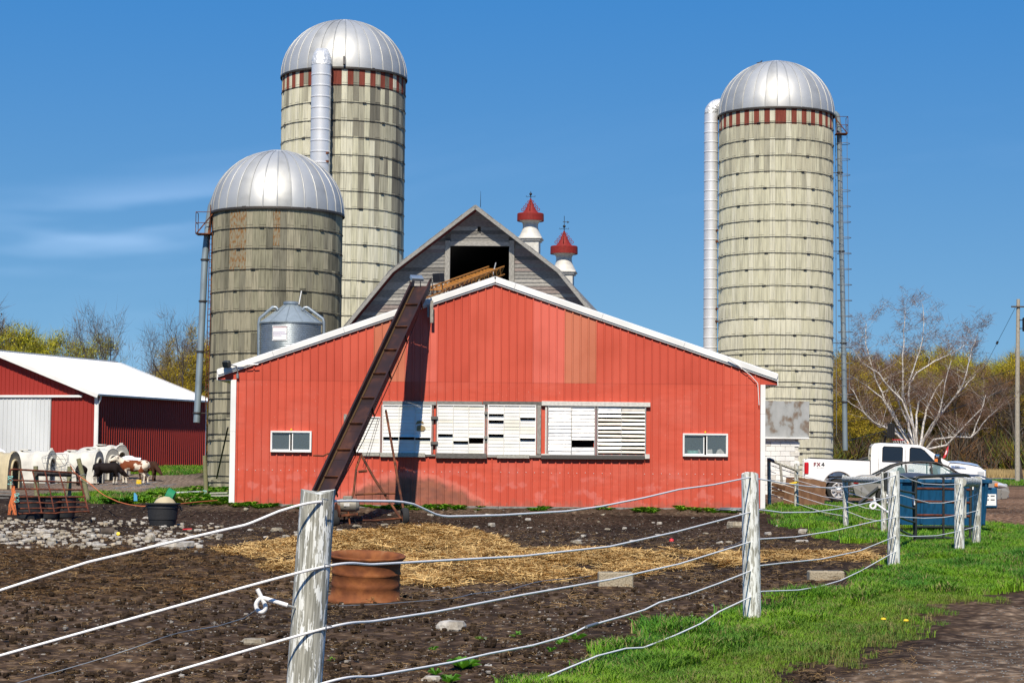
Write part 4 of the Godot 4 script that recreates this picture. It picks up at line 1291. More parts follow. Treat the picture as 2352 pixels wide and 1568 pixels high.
func chute(t: Node3D, top: Vector3, rad: float, y0: float, elbow: bool):
	var b := MB.new()
	var y := top.y
	var prof := []
	var k := 0
	while y > y0:
		prof.append(Vector2(rad, y)); prof.append(Vector2(rad, y - 0.40)); prof.append(Vector2(rad + 0.018, y - 0.42)); prof.append(Vector2(rad + 0.018, y - 0.45)); prof.append(Vector2(rad, y - 0.47))
		y -= 0.47
		k += 1
	prof.reverse()
	b.lathe(prof, 24, Transform3D(Basis(), Vector3(top.x, 0, top.z)))
	put("chute", b, M.chute_white, t)
	b = MB.new()
	if elbow:
		var pts := []
		for j in 8:
			var a := PI / 2 * j / 7.0
			pts.append(top + Vector3(0.5 * (1 - cos(a)), 0.46 * sin(a), 0.0))
		b.tube(pts, [rad, rad * 1.02, rad * 1.02, rad, rad, rad * 0.95, rad * 0.9, rad * 0.9], 18)
	else:
		var rows := []
		for q in [[0.0, 0.43, 0.43, 0.0], [0.25, 0.43, 0.40, -0.03], [0.5, 0.36, 0.34, -0.10], [0.74, 0.25, 0.26, -0.22], [0.76, 0.06, 0.06, -0.28]]:
			var row := []
			for j in 25:
				var a := TAU * j / 24
				row.append(top + Vector3(cos(a) * q[1], q[0] + 0.012 * sin(j * 2.3 + q[0] * 30), -sin(a) * q[2] + q[3]))
			rows.append(row)
		b.surf(rows, true)
		b.beam(top + Vector3(0, 0.45, -0.2), top + Vector3(0, 0.3, -0.8), 0.6, 0.45)
	put("chute_hood", b, M.hood_dented, t)
	b = MB.new()
	for q in [0.42, 0.46, 0.70, 0.745]:
		var yy: float = lerpf(top.y, y0 + 4.0, q)
		b.box(Transform3D(Basis(), Vector3(top.x + rad * 0.72, yy, top.z + rad * 0.7)), Vector3(0.2, 0.1, 0.05), 0.01)
	put("chute_vent", b, M.rust, t)

func fill_pipe(t: Node3D, pts: Array, rad: float, flanges: Array):
	var b := MB.new()
	b.tube(pts, rad, 14)
	var p := put("fill_pipe", b, M.pipe_blue, t)
	for y in flanges:
		var best := 0
		for k in pts.size() - 1:
			var s: Vector3 = pts[k]
			var e: Vector3 = pts[k + 1]
			var target: float = at(0, y, -(t.position.z)).y
			if s.y >= target and e.y < target:
				var q: float = (s.y - target) / (s.y - e.y)
				var c := MB.new()
				c.tube([s.lerp(e, q) + Vector3(0, 0.03, 0), s.lerp(e, q) - Vector3(0, 0.03, 0)], rad + 0.035, 14)
				c.beam(s.lerp(e, q), s.lerp(e, q) + Vector3(-0.5 * signf(s.x), 0, 0), 0.03, 0.03)
				put("pipe_flange", c, M.hoop_steel, p)

func platform(t: Node3D, p: Vector3, side: int):
	var b := MB.new()
	b.box(Transform3D(Basis(), p), Vector3(0.55, 0.04, 0.6), 0.005)
	for q in [Vector3(0.27 * side, 0, 0.29), Vector3(0.27 * side, 0, -0.29), Vector3(-0.27 * side, 0, 0.29)]:
		b.tube([p + q, p + q + Vector3(0, 0.8, 0)], 0.014, 5)
	for y in [0.8, 0.4]:
		b.tube([p + Vector3(-0.27 * side, y, 0.29), p + Vector3(0.27 * side, y, 0.29), p + Vector3(0.27 * side, y, -0.29)], 0.014, 5)
	b.beam(p + Vector3(0.25 * side, 0, 0.25), p + Vector3(-0.35 * side, 0.75, 0.25), 0.04, 0.04)
	put("platform", b, M.rust, t)

func bird(p: Vector3, s: float, label: String):
	var b := MB.new()
	var body := [Vector3(-0.5, 0.42, 0), Vector3(-0.3, 0.36, 0), Vector3(0.0, 0.38, 0), Vector3(0.22, 0.5, 0), Vector3(0.30, 0.66, 0), Vector3(0.36, 0.72, 0), Vector3(0.44, 0.71, 0), Vector3(0.52, 0.69, 0)]
	var pts := []
	for q in body: pts.append(p + q * s)
	b.tube(pts, [0.02 * s, 0.11 * s, 0.17 * s, 0.14 * s, 0.075 * s, 0.085 * s, 0.06 * s, 0.01 * s], 8)
	for z in [-0.06, 0.06]: b.tube([p + Vector3(0.02, 0.0, z) * s, p + Vector3(0.02, 0.3, z) * s], 0.02 * s, 4)
	tag(put("pigeon", b, M.iron), label, "bird")

# ---------------------------------------------------------------- feed bin
func feed_bin():
	var c := at(667.5, 743, 70.0)
	var t := thing("feed_bin", "corrugated galvanised feed bin with cone roof and two bent vent pipes", "feed bin", Vector3(c.x, gh(c.x, 70), c.z))
	var y0 := t.position.y
	var top := c.y - y0
	var R := 1.035
	var prof := []
	var y := 2.1
	while y < top:
		for k in 6: prof.append(Vector2(R + 0.014 * sin(k / 6.0 * TAU), y + 0.067 * k / 6.0))
		y += 0.067
	var b := MB.new()
	b.lathe(prof, 56, Transform3D.IDENTITY, true)
	put("body", b, M.bin_steel, t)
	b = MB.new()
	b.lathe([Vector2(0.2, 0.55), Vector2(R, 2.1)], 40)
	put("hopper", b, M.bin_steel, t)
	b = MB.new()
	b.lathe([Vector2(R + 0.05, top - 0.02), Vector2(R + 0.05, top + 0.02), Vector2(0.24, top + 0.62), Vector2(0.24, top + 0.70)], 40)
	for k in 12:
		var a := TAU * (k + 0.1) / 12
		b.tube([Vector3(cos(a) * (R + 0.05), top + 0.025, sin(a) * (R + 0.05)), Vector3(cos(a) * 0.25, top + 0.63, sin(a) * 0.25)], 0.012, 4)
	put("cone_roof", b, M.bin_roof, t)
	b = MB.new()
	b.lathe([Vector2(0.25, top + 0.66), Vector2(0.27, top + 0.67), Vector2(0.27, top + 0.74), Vector2(0.2, top + 0.76), Vector2(0.0, top + 0.77)], 24)
	put("lid", b, M.bin_steel, t)
	b = MB.new()
	b.tube([Vector3(0.28, top + 0.66, 0.1), Vector3(0.36, top + 1.12, 0.1)], 0.02, 6)
	put("lid_lever", b, M.white_trim, t)
	for q in [[[638, 712], [634, 706], [626, 705], [596, 731], [594, 740], [593.5, 850]], [[694, 712], [699, 706], [706, 706], [741, 732], [743.5, 739], [744, 850]]]:
		b = MB.new()
		var pts := []
		for e in q: pts.append(at(e[0], e[1], 69.7) - t.position)
		b.tube(pts, 0.05, 10)
		put("vent_pipe", b, M.bin_steel, t)
	for k in 4:
		var a := PI / 4 + k * PI / 2
		b = MB.new()
		b.beam(Vector3(cos(a) * R, 0, sin(a) * R), Vector3(cos(a) * R, 2.3, sin(a) * R), 0.07, 0.07)
		put("leg", b, M.bin_steel, t)
	# sign plate following the wall
	var sg := MB.new()
	sg.lathe([Vector2(R + 0.02, top - 0.64), Vector2(R + 0.02, top - 0.12)], 12, Transform3D.IDENTITY, true, -PI / 2 - 0.52, -PI / 2 + 0.0)
	var sign := put("sign_plate", sg, M.sign_white, t)
	sg = MB.new()
	for yy in [top - 0.615, top - 0.145]:
		sg.lathe([Vector2(R + 0.023, yy - 0.006), Vector2(R + 0.023, yy + 0.006)], 10, Transform3D.IDENTITY, false, -PI / 2 - 0.49, -PI / 2 - 0.03)
	for a in [-0.505, -0.02]:
		sg.lathe([Vector2(R + 0.023, top - 0.6), Vector2(R + 0.023, top - 0.16)], 1, Transform3D.IDENTITY, false, -PI / 2 + a, -PI / 2 + a + 0.012)
	put("sign_border", sg, M.print_black, sign)
	for q in [[-0.19, "print_red", 0.46], [-0.36, "print_violet", 0.40], [-0.41, "print_violet", 0.46], [-0.47, "print_violet", 0.30]]:
		sg = MB.new()
		var a := -0.485
		while a < -0.485 + q[2]:
			sg.lathe([Vector2(R + 0.0235, top + q[0] - 0.012), Vector2(R + 0.0235, top + q[0] + 0.012)], 1, Transform3D.IDENTITY, false, -PI / 2 + a, -PI / 2 + a + 0.012)
			a += 0.018 if q[1] == "print_violet" else 0.0125
		put("sign_lettering", sg, M[q[1]], sign)
# ---------------------------------------------------------------- machine shed (own frame: gable at z = 0, right corner at x = 0)
func machine_shed():
	var c := at(222, 1000, 98.5)
	var t := thing("machine_shed", "dark red steel machine shed with white roof and white sliding door", "shed", Vector3(c.x, 0.72, c.z), deg_to_rad(-18.0))
	var W := 11.2
	var L := 11.6
	var eave := 3.62
	var ridge := 5.66
	var topf := func(x): return eave + (ridge - eave) * (1.0 - abs(x + W / 2) / (W / 2)) - 0.03
	var k := 0
	while k < 13:
		var x1: float = -0.9144 * k - 0.02
		var x0: float = max(-0.9144 * (k + 1) - 0.02, -W)
		if x1 - x0 < 0.05: break
		put("gable_sheet", ribbed_sheet(x0, x1, 0.0, func(x): return topf.call(x), 0.0, -0.1, []), M.shed_red, t)
		k += 1
	k = 0
	while k * 0.9144 < L:
		var b := ribbed_sheet(k * 0.9144, min((k + 1) * 0.9144, L), 0.0, func(_x): return eave - 0.02, 0.0, 0.05, [], 0.2286, 0.026)
		inst("side_sheet", b.mesh(), M.shed_red, t, Transform3D(Basis(Vector3.UP, PI / 2), Vector3(0, 0, 0)))
		k += 1
	var b := MB.new()
	b.box(Transform3D(Basis(), Vector3(-W, eave / 2, -L / 2)), Vector3(0.05, eave, L))
	put("side_wall", b, M.shed_red, t)
	b = MB.new()
	b.slab([Vector3(-W, 0, -L), Vector3(0, 0, -L), Vector3(0, eave, -L), Vector3(-W / 2, ridge, -L), Vector3(-W, eave, -L)], Vector3(0, 0, -0.05))
	put("rear_wall", b, M.shed_red, t)
	# white roof in ribbed sheets
	for s in [1, -1]:
		var a := Vector3(-W / 2, ridge + 0.03, 0.35)
		var e := Vector3(-W / 2 + s * (W / 2 + 0.2), ridge + 0.03 - (ridge - eave) * (W / 2 + 0.2) / (W / 2), 0.35)
		var z := 0.35
		var i := 0
		while z > -L - 0.3:
			var z1: float = max(z - 0.9144, -L - 0.35)
			b = MB.new()
			var nn: Vector3 = (e - a).cross(Vector3(0, 0, -1)).normalized() * s
			if nn.y < 0: nn = -nn
			var o := Vector3(0, 0, 1)
			var pa := Vector3(a.x, a.y, 0)
			var pe := Vector3(e.x, e.y, 0)
			b.quad(pa + o * z, pe + o * z, pe + o * z1, pa + o * z1)
			b.quad(pa + o * z - nn * 0.03, pe + o * z - nn * 0.03, pe + o * z1 - nn * 0.03, pa + o * z1 - nn * 0.03)
			for r_ in 4:
				var zz := z - 0.115 - 0.2286 * r_
				b.beam(pa + o * zz + nn * 0.008, pe + o * zz + nn * 0.008, 0.03, 0.02, 0.0, nn)
			put("roof_sheet", b, M.white_roof, t)
			z -= 0.9144
			i += 1
		b = MB.new()
		b.beam(a + Vector3(0, -0.1, 0.02), e + Vector3(0, -0.1, 0.02), 0.03, 0.2, 0.004)
		put("rake_trim", b, M.white_trim, t)
	b = MB.new()
	b.tube([Vector3(-W / 2, ridge + 0.05, 0.3), Vector3(-W / 2, ridge + 0.05, -L - 0.3)], 0.05, 6)
	put("ridge_cap", b, M.galvanised, t)
	var ey := ridge + 0.03 - (ridge - eave) * (W / 2 + 0.2) / (W / 2)
	b = MB.new()
	b.beam(Vector3(0.22, ey - 0.05, 0.34), Vector3(0.22, ey - 0.05, -L - 0.3), 0.1, 0.1, 0.02)
	put("gutter", b, M.bin_steel, t)
	b = MB.new()
	b.tube([Vector3(0.22, ey - 0.1, 0.1), Vector3(0.2, ey - 0.25, 0.1), Vector3(0.06, ey - 0.5, 0.08), Vector3(0.06, 0.1, 0.08)], 0.045, 8)
	put("downspout", b, M.white_trim, t)
	b = MB.new()
	b.box(Transform3D(Basis(), Vector3(-0.06, eave / 2, 0.03)), Vector3(0.17, eave - 0.05, 0.06), 0.006)
	put("corner_trim", b, M.white_trim, t)
	b = MB.new()
	b.box(Transform3D(Basis(), Vector3(-0.02, eave / 2, -L + 0.06)), Vector3(0.08, eave - 0.05, 0.12), 0.006)
	put("corner_trim", b, M.white_trim, t)
	# sliding door on its track
	var door := Node3D.new()
	door.name = "sliding_door"
	t.add_child(door, true)
	for j in 5:
		put("door_sheet", ribbed_sheet(-2.55 - 0.9144 * (j + 1), -2.55 - 0.9144 * j, 0.05, func(_x): return 3.42, 0.06, -2.65, []), M.shed_white, door)
	b = MB.new()
	b.box(Transform3D(Basis(), Vector3(-2.53, 1.73, 0.05)), Vector3(0.05, 3.4, 0.06))
	put("door_edge", b, M.galvanised, door)
	b = MB.new()
	b.box(Transform3D(Basis(), Vector3(-5.0, 3.47, 0.09)), Vector3(8.4, 0.11, 0.14), 0.01)
	put("door_track", b, M.white_trim, t)
	# weather vane on the far ridge
	b = MB.new()
	var p := Vector3(-W / 2, ridge + 0.05, -L + 0.4)
	b.tube([p, p + Vector3(0, 1.1, 0)], 0.022, 5)
	b.tube([p + Vector3(-0.32, 0.62, 0), p + Vector3(0.32, 0.62, 0)], 0.02, 5)
	b.tube([p + Vector3(-0.15, 0.35, 0), p + Vector3(0.15, 0.35, 0)], 0.018, 5)
	b.tube([p + Vector3(-0.13, 0.75, 0), p + Vector3(-0.15, 1.02, 0), p + Vector3(0, 1.1, 0), p + Vector3(0.15, 1.02, 0), p + Vector3(0.13, 0.75, 0), p + Vector3(-0.13, 0.75, 0)], 0.02, 5)
	put("weather_vane", b, M.iron, t)

# ---------------------------------------------------------------- white block milk house beside the silo
func milk_house():
	var t := thing("milk_house", "white painted block milk house under grey metal siding", "building", Vector3(10.4, 0, -85))
	var rg := RandomNumberGenerator.new()
	rg.seed = 9
	var core := MB.new()
	core.box(Transform3D(Basis(), Vector3(-0.2, 1.15, -2.3)), Vector3(3.5, 2.3, 4.4))
	put("wall_core", core, M.header_white, t)
	var bm := MB.new()
	bm.box(Transform3D(), Vector3(0.392, 0.192, 0.06), 0.012)
	var mesh := bm.mesh()
	for j in 12:
		for i in 9:
			var x: float = -1.8 + 0.4 * i + (0.2 if j % 2 == 1 else 0.0)
			if x > 1.45: continue
			inst("block", mesh, [M.white_trim, M.header_white][0 if rg.randf() < 0.75 else 1], t, Transform3D(Basis(), Vector3(x, 0.1 + 0.2 * j, -0.09 + rg.randf_range(-0.004, 0.004))))
	for i in 7:
		var b := MB.new()
		b.box(Transform3D(Basis(Vector3.BACK, rg.randf_range(-0.01, 0.01)), Vector3(-1.2 + 0.46 * i + 0.18, 3.13, 0.06 + rg.randf_range(0, 0.012))), Vector3(0.462, 1.52 + rg.randf_range(-0.02, 0.02), 0.015), 0.004)
		put("siding_sheet", b, M.tin, t) if M.has("tin") else put("siding_sheet", b, mk("tin", Color(0.40, 0.41, 0.41), 0.65, 0.25, {"t": noise(44, 0.014, 5, [[0.0, Color(0.35, 0.2, 0.12)], [0.3, Color(0.6, 0.55, 0.5)], [0.42, Color(0.8, 0.82, 0.82)], [1.0, Color(1, 1, 1)]]), "s": Vector3(0.5, 0.35, 0.5)}), t)
	var b2 := MB.new()
	b2.box(Transform3D(Basis(), Vector3(0.3, 3.1, -2.0)), Vector3(3.25, 1.45, 4.05))
	put("upper_wall", b2, M.grey_wood, t)
	b2 = MB.new()
	b2.box(Transform3D(Basis(), Vector3(0.32, 2.35, -1.9)), Vector3(3.3, 0.06, 4.1), 0.01)
	put("sill_plate", b2, M.white_trim, t)

# ---------------------------------------------------------------- trees
func limb(b: MB, rg: RandomNumberGenerator, p: Vector3, dir: Vector3, len: float, rad: float, level: int, o: Dictionary, tips: Array):
	var pts := [p]
	var rr := [rad]
	var d := dir
	var n := 4 if level < 2 else 3
	for k in n:
		d = (d + Vector3(rg.randf_range(-1, 1), rg.randf_range(-1, 1) * 0.6 + o.get("lift", 0.15), rg.randf_range(-1, 1)) * o.get("bend", 0.22)).normalized()
		pts.append(pts[-1] + d * len / n)
		rr.append(rad * (1.0 - 0.75 * (k + 1) / n))
	b.tube(pts, rr, [6, 5, 4, 3, 3][level], false)
	if level >= o.levels:
		tips.append([pts[-1], d]); tips.append([pts[1], d])
		return
	var kids: int = o.kids[level]
	for k in kids:
		var f := lerpf(o.get("start", 0.3) if level == 0 else 0.25, 1.0, (k + rg.randf()) / kids)
		var q := f * n
		var i: int = min(int(q), n - 1)
		var from: Vector3 = (pts[i] as Vector3).lerp(pts[i + 1], q - i)
		var side := Vector3(rg.randf_range(-1, 1), rg.randf_range(-0.2, 0.9), rg.randf_range(-1, 1)).normalized()
		var nd: Vector3 = (d * o.get("along", 0.6) + side * o.get("out", 0.9)).normalized()
		limb(b, rg, from, nd, len * rg.randf_range(0.42, 0.68) * (1.15 - f * 0.4), max(rr[i] * 0.55, 0.006), level + 1, o, tips)

func tree_kind(sd: int, o: Dictionary) -> Array:
	var rg := RandomNumberGenerator.new()
	rg.seed = sd
	var wood := MB.new()
	var tips := []
	var trunks: int = o.get("trunks", 1)
	for k in trunks:
		var lean := Vector3(rg.randf_range(-1, 1), 0, rg.randf_range(-1, 1)) * (0.06 if trunks == 1 else 0.35)
		limb(wood, rg, Vector3(lean.x, -0.2, lean.z), (Vector3.UP + lean).normalized(), o.h * rg.randf_range(0.55, 0.7), o.rad, 0, o, tips)
	var crown := MB.new()
	crown.colored = true
	for tp in tips:
		for k in int(o.twigs):
			var c: Color = o.cols[rg.randi() % o.cols.size()]
			var m := rg.randf_range(0.7, 1.25)
			crown.col = Color(c.r * m, c.g * m, c.b * m)
			var spread: float = o.get("spread", 0.5)
			var a: Vector3 = tp[0] + Vector3(rg.randf_range(-1, 1), rg.randf_range(-1, 1), rg.randf_range(-1, 1)) * spread * 0.5
			var dd: Vector3 = (tp[1] * 0.8 + Vector3(rg.randf_range(-1, 1), rg.randf_range(-0.5, 1), rg.randf_range(-1, 1))).normalized()
			var side := dd.cross(Vector3(rg.randf_range(-1, 1), rg.randf_range(-1, 1), rg.randf_range(-1, 1))).normalized()
			if rg.randf() < o.get("leafy", 0.0):
				var s: float = o.get("leaf", 0.1) * rg.randf_range(0.6, 1.4)
				crown.quad(a - side * s, a - dd * s * 1.3, a + side * s, a + dd * s * 1.3)
			else:
				var l: float = spread * rg.randf_range(0.7, 1.8)
				crown.tri(a - side * 0.014, a + side * 0.014, a + dd * l)
	return [wood.mesh(), crown.mesh()]

func plant(nm: String, kind: Array, bark: Material, x: float, z: float, s: float, turn: float, label: String, group: String):
	var t := thing(nm, label, "tree", Vector3(x, gh(x, z) - 0.05, -z), turn, group)
	t.scale = Vector3(s, s, s) if s > 0 else Vector3(-0.55 * s, -s, -0.55 * s)
	inst("trunk", kind[0], bark, t)
	inst("crown", kind[1], M.foliage, t)

func woods():
	var brown := [Color(0.16, 0.085, 0.05), Color(0.12, 0.07, 0.045), Color(0.21, 0.115, 0.05), Color(0.10, 0.07, 0.05)]
	var grey := [Color(0.10, 0.085, 0.07), Color(0.15, 0.125, 0.10), Color(0.08, 0.065, 0.055)]
	var gold := [Color(0.36, 0.27, 0.03), Color(0.26, 0.20, 0.025), Color(0.44, 0.34, 0.03), Color(0.16, 0.11, 0.04)]
	var lime := [Color(0.33, 0.33, 0.03), Color(0.42, 0.38, 0.035), Color(0.24, 0.24, 0.025), Color(0.14, 0.12, 0.04)]
	var base := {"levels": 3, "kids": [8, 5, 4], "h": 11.0, "rad": 0.16, "twigs": 12, "spread": 0.75, "cols": brown}
	var kinds := []
	for q in [[1, brown, 0.12, 14, 1], [2, brown, 0.1, 16, 1], [3, gold, 0.6, 26, 1], [4, grey, 0.0, 3, 1], [5, lime, 0.62, 30, 2], [6, gold, 0.5, 26, 2], [7, grey, 0.0, 10, 1]]:
		var o := base.duplicate()
		o.cols = q[1]
		o.leafy = q[2]
		o.twigs = q[3]
		o.trunks = q[4]
		o.leaf = 0.05
		if q[4] > 1: o.kids = [6, 5, 4]
		if q[0] == 4: o.kids = [8, 4, 3]
		kinds.append(tree_kind(q[0] * 13, o))
	var names := [["bare_tree", "bare reddish brown tree in the wood edge beyond the pickup"], ["bare_tree", "bare reddish brown tree in the wood edge beyond the pickup"], ["budding_tree", "tree with golden yellow buds in the wood edge beyond the pickup"], ["bare_tree", "bare grey tree standing in the wood edge beyond the pickup"], ["budding_tree", "yellow green budding tree in the wood edge beyond the pickup"], ["budding_tree", "tree with golden yellow buds in the wood edge beyond the pickup"], ["bare_tree", "bare grey tree standing in the wood edge beyond the pickup"]]
	var rg := RandomNumberGenerator.new()
	rg.seed = 33
	# right: three staggered rows, tall to the rear
	for row in 3:
		var z: float = [212.0, 232.0, 252.0][row]
		var n: int = [17, 18, 18][row]
		for k in n:
			var px := 1898 + (2580.0 - 1898) * (k + 0.5 * (row % 2)) / (n - 1) + rg.randf_range(-9, 9)
			var zz := z + rg.randf_range(-7, 7)
			var x := at(px, 1000, zz).x
			var kk: int = [0, 1, 1, 6, 0, 2, 5][rg.randi() % 7]
			if px > 2190 and px < 2330 and row > 0: kk = [4, 2, 4][rg.randi() % 3]
			if px > 2040 and px < 2180 and row == 1: kk = [5, 2, 2, 1][rg.randi() % 4]
			var hgt: float = [0.98, 1.2, 1.4][row] * rg.randf_range(0.88, 1.08)
			plant(names[kk][0], kinds[kk], M.bark, x, zz, hgt, rg.randf() * TAU, names[kk][1], "wood edge trees beyond the pickup")
	# pale trunk close to the pole
	plant("bare_tree", kinds[3], M.bark, at(2349, 1000, 160).x, 160, 0.95, 0.4, "bare grey tree with pale limbs standing beside the utility pole", "")
	# left, behind the machine shed
	for q in [[15, 190, 0.98, 4], [60, 184, 0.9, 4], [105, 180, 0.92, 4], [-25, 185, 1.1, 0], [148, 182, 0.7, 4], [180, 186, 0.58, 5], [214, 160, 0.93, 3], [246, 164, 1.0, 3], [338, 160, 0.84, 3], [366, 184, 0.66, 5], [395, 182, 0.76, 5], [416, 160, 0.95, 3], [440, 180, 0.82, 5], [465, 184, 0.85, 0], [300, 190, 0.3, 1], [325, 195, 0.4, 5], [490, 186, 0.85, 1]]:
		var kk: int = q[3]
		var x := at(q[0], 1000, q[1]).x
		plant(names[kk][0], kinds[kk], M.bark, x, q[1], q[2] * (1.28 if kk != 3 else -1.42), rg.randf() * TAU, {0: "bare brown tree behind the machine shed roof", 1: "low bare brown tree behind the machine shed roof", 3: "tall bare tree with open branches behind the machine shed roof", 4: "yellow green budding tree behind the machine shed roof", 5: "golden budding tree behind the machine shed roof", 6: "bare grey tree behind the machine shed roof"}[kk], "trees behind the machine shed")
	# understory
	var bush := MB.new()
	bush.colored = true
	for k in 260:
		var c: Color = (brown + grey)[rg.randi() % 7]
		var m := rg.randf_range(0.5, 1.1)
		bush.col = Color(c.r * m, c.g * m, c.b * m)
		var a := Vector3(rg.randf_range(-0.9, 0.9), rg.randf_range(0, 0.8), rg.randf_range(-0.9, 0.9))
		var dd := Vector3(rg.randf_range(-0.6, 0.6), rg.randf_range(0.4, 1), rg.randf_range(-0.6, 0.6)).normalized()
		var side := dd.cross(Vector3(rg.randf_range(-1, 1), 0, rg.randf_range(-1, 1))).normalized()
		bush.tri(a - side * 0.02, a + side * 0.02, a + dd * rg.randf_range(0.5, 1.5))
	var xs := []
	var cols := []
	for k in 900:
		var z := rg.randf_range(200, 262)
		var x := at(rg.randf_range(1890, 2590), 1000, z).x
		var s := rg.randf_range(1.0, 2.6)
		xs.append(Transform3D(Basis(Vector3.UP, rg.randf() * TAU).scaled(Vector3(s * 1.2, s, s * 1.2)), Vector3(x, gh(x, z), -z)))
		var g := rg.randf()
		cols.append(Color(1, 1, 1) if g < 0.75 else Color(1.2, 1.9, 0.5))
	for k in 260:
		var z := rg.randf_range(165, 200)
		var x := at(rg.randf_range(-40, 520), 1000, z).x
		var s := rg.randf_range(1.0, 2.8)
		xs.append(Transform3D(Basis(Vector3.UP, rg.randf() * TAU).scaled(Vector3(s * 1.2, s, s * 1.2)), Vector3(x, gh(x, z), -z)))
		cols.append(Color(1.1, 1.2, 0.7))
	scatter("underbrush", bush.mesh(), M.foliage, xs, cols, "brown tangled underbrush along the wood edge", "brush")

func birch():
	var z0 := 112.0
	var foot := at(2112, 1040, z0)
	var t := thing("birch_tree", "bare white barked birch with many spreading stems behind the pickup", "tree", Vector3(foot.x, gh(foot.x, z0) - 0.05, -z0))
	var rg := RandomNumberGenerator.new()
	rg.seed = 71
	var P := func(x: float, y: float, dz: float): return at(1886 + x / 3.2, 612.4 + y / 3.2, z0 + dz) - t.position
	var stems := [
		[[690, 1390, 0], [640, 1290, 0.2], [560, 1130, 0.5], [470, 970, 0.9], [410, 830, 1.2], [360, 690, 1.4], [335, 570, 1.5], [335, 420, 1.5]],
		[[700, 1390, 0], [650, 1230, 0], [620, 1000, -0.3], [600, 850, -0.5], [600, 650, -0.7], [610, 480, -0.8], [620, 330, -0.8]],
		[[705, 1390, 0], [690, 1250, 0.3], [645, 1000, 0.6], [660, 830, 0.9], [710, 680, 1.0], [755, 480, 1.1], [750, 280, 1.1]],
		[[720, 1390, 0], [760, 1270, -0.4], [880, 1080, -0.9], [1000, 940, -1.3], [1060, 830, -1.5], [1090, 680, -1.6], [1130, 560, -1.7], [1150, 490, -1.7]],
		[[715, 1390, 0], [790, 1200, -0.9], [865, 1090, -1.4], [900, 930, -1.6], [960, 690, -1.8]],
		[[700, 1390, 0], [690, 1200, -0.6], [600, 980, -1.1], [480, 860, -1.5], [420, 780, -1.7], [300, 700, -1.8], [250, 620, -1.8]],
		[[660, 850, 0.9], [700, 780, 1.3], [830, 700, 1.8], [1000, 620, 2.2], [1060, 570, 2.4]],
		[[730, 1390, 0], [800, 1340, -1.2], [930, 1310, -1.7], [1050, 1170, -2.0], [1190, 1040, -2.2], [1215, 940, -2.3]],
		[[735, 1390, 0], [830, 1270, -0.7], [990, 1250, -1.5], [1110, 1255, -1.9], [1240, 1100, -2.4], [1300, 1050, -2.5]],
		[[690, 1390, 0], [560, 1230, -0.8], [470, 1180, -1.2], [400, 1150, -1.4], [300, 1060, -1.9], [190, 980, -2.2]],
		[[700, 1390, 0], [520, 1150, 1.2], [430, 1180, 1.4], [330, 1090, 1.8], [250, 930, 2.1], [215, 880, 2.2]],
		[[705, 1390, 0], [640, 1150, 1.3], [560, 960, 1.7], [480, 860, 1.9], [410, 800, 2.0]],
		[[710, 1390, 0], [700, 1150, 1.2], [720, 990, 1.6], [770, 960, 1.8], [800, 870, 2.0]],
		[[720, 1390, 0], [760, 1150, 0.7], [790, 1010, 0.9], [830, 930, 1.1], [900, 830, 1.3]],
		[[640, 1290, 0.2], [450, 960, 0.4], [330, 870, 0.2], [220, 800, 0.0]],
		[[1000, 940, -1.3], [1080, 860, -1.1], [1140, 790, -1.0]],
		[[1110, 1255, -1.9], [1140, 1180, -1.9], [1190, 1030, -2.0]]]
	var twig := MB.new()
	twig.colored = true
	for s in stems:
		var pts := []
		var q: Array = s
		for k in q.size() - 1:
			for j in 3:
				var f := j / 3.0
				var a: Array = q[k]
				var b: Array = q[k + 1]
				pts.append(P.call(lerpf(a[0], b[0], f) + rg.randf_range(-6, 6), lerpf(a[1], b[1], f), lerpf(a[2], b[2], f)))
		pts.append(P.call(q[-1][0], q[-1][1], q[-1][2]))
		var r0: float = 0.085 if q[0][1] > 1300 else 0.06
		var rr := []
		for k in pts.size(): rr.append(lerpf(r0, 0.015, pow(k / float(pts.size() - 1), 0.8)))
		var mb := MB.new()
		mb.tube(pts, rr, 7, false)
		# side branches in pale bark, then dark drooping twigs
		for k in range(5, pts.size()):
			for j in 2:
				var d := Vector3(rg.randf_range(-1, 1), rg.randf_range(0.1, 1.2), rg.randf_range(-1, 1)).normalized()
				var l := rg.randf_range(0.6, 1.9)
				var p0: Vector3 = pts[k]
				var p1 := p0 + d * l * 0.5 + Vector3(0, 0.08, 0)
				var p2 := p0 + d * l + Vector3(0, rg.randf_range(-0.1, 0.3), 0)
				mb.tube([p0, p1, p2], [rr[k] * 0.26, rr[k] * 0.15, 0.003], 4, false)
				for m in 38:
					var c := rg.randf_range(0.7, 1.3)
					twig.col = Color(0.13 * c, 0.085 * c, 0.065 * c)
					var a := p0.lerp(p2, rg.randf_range(0.3, 1.0)) + Vector3(rg.randf_range(-1, 1), rg.randf_range(-1, 1), rg.randf_range(-1, 1)) * 0.2
					var dd := Vector3(rg.randf_range(-1, 1), rg.randf_range(-0.3, 1), rg.randf_range(-1, 1)).normalized()
					var side := dd.cross(Vector3(0.3, 0.2, 1)).normalized() * 0.008
					twig.tri(a - side, a + side, a + dd * rg.randf_range(0.25, 0.6))
		put("stem", mb, M.birch_bark, t)
	put("crown", twig, M.foliage, t)

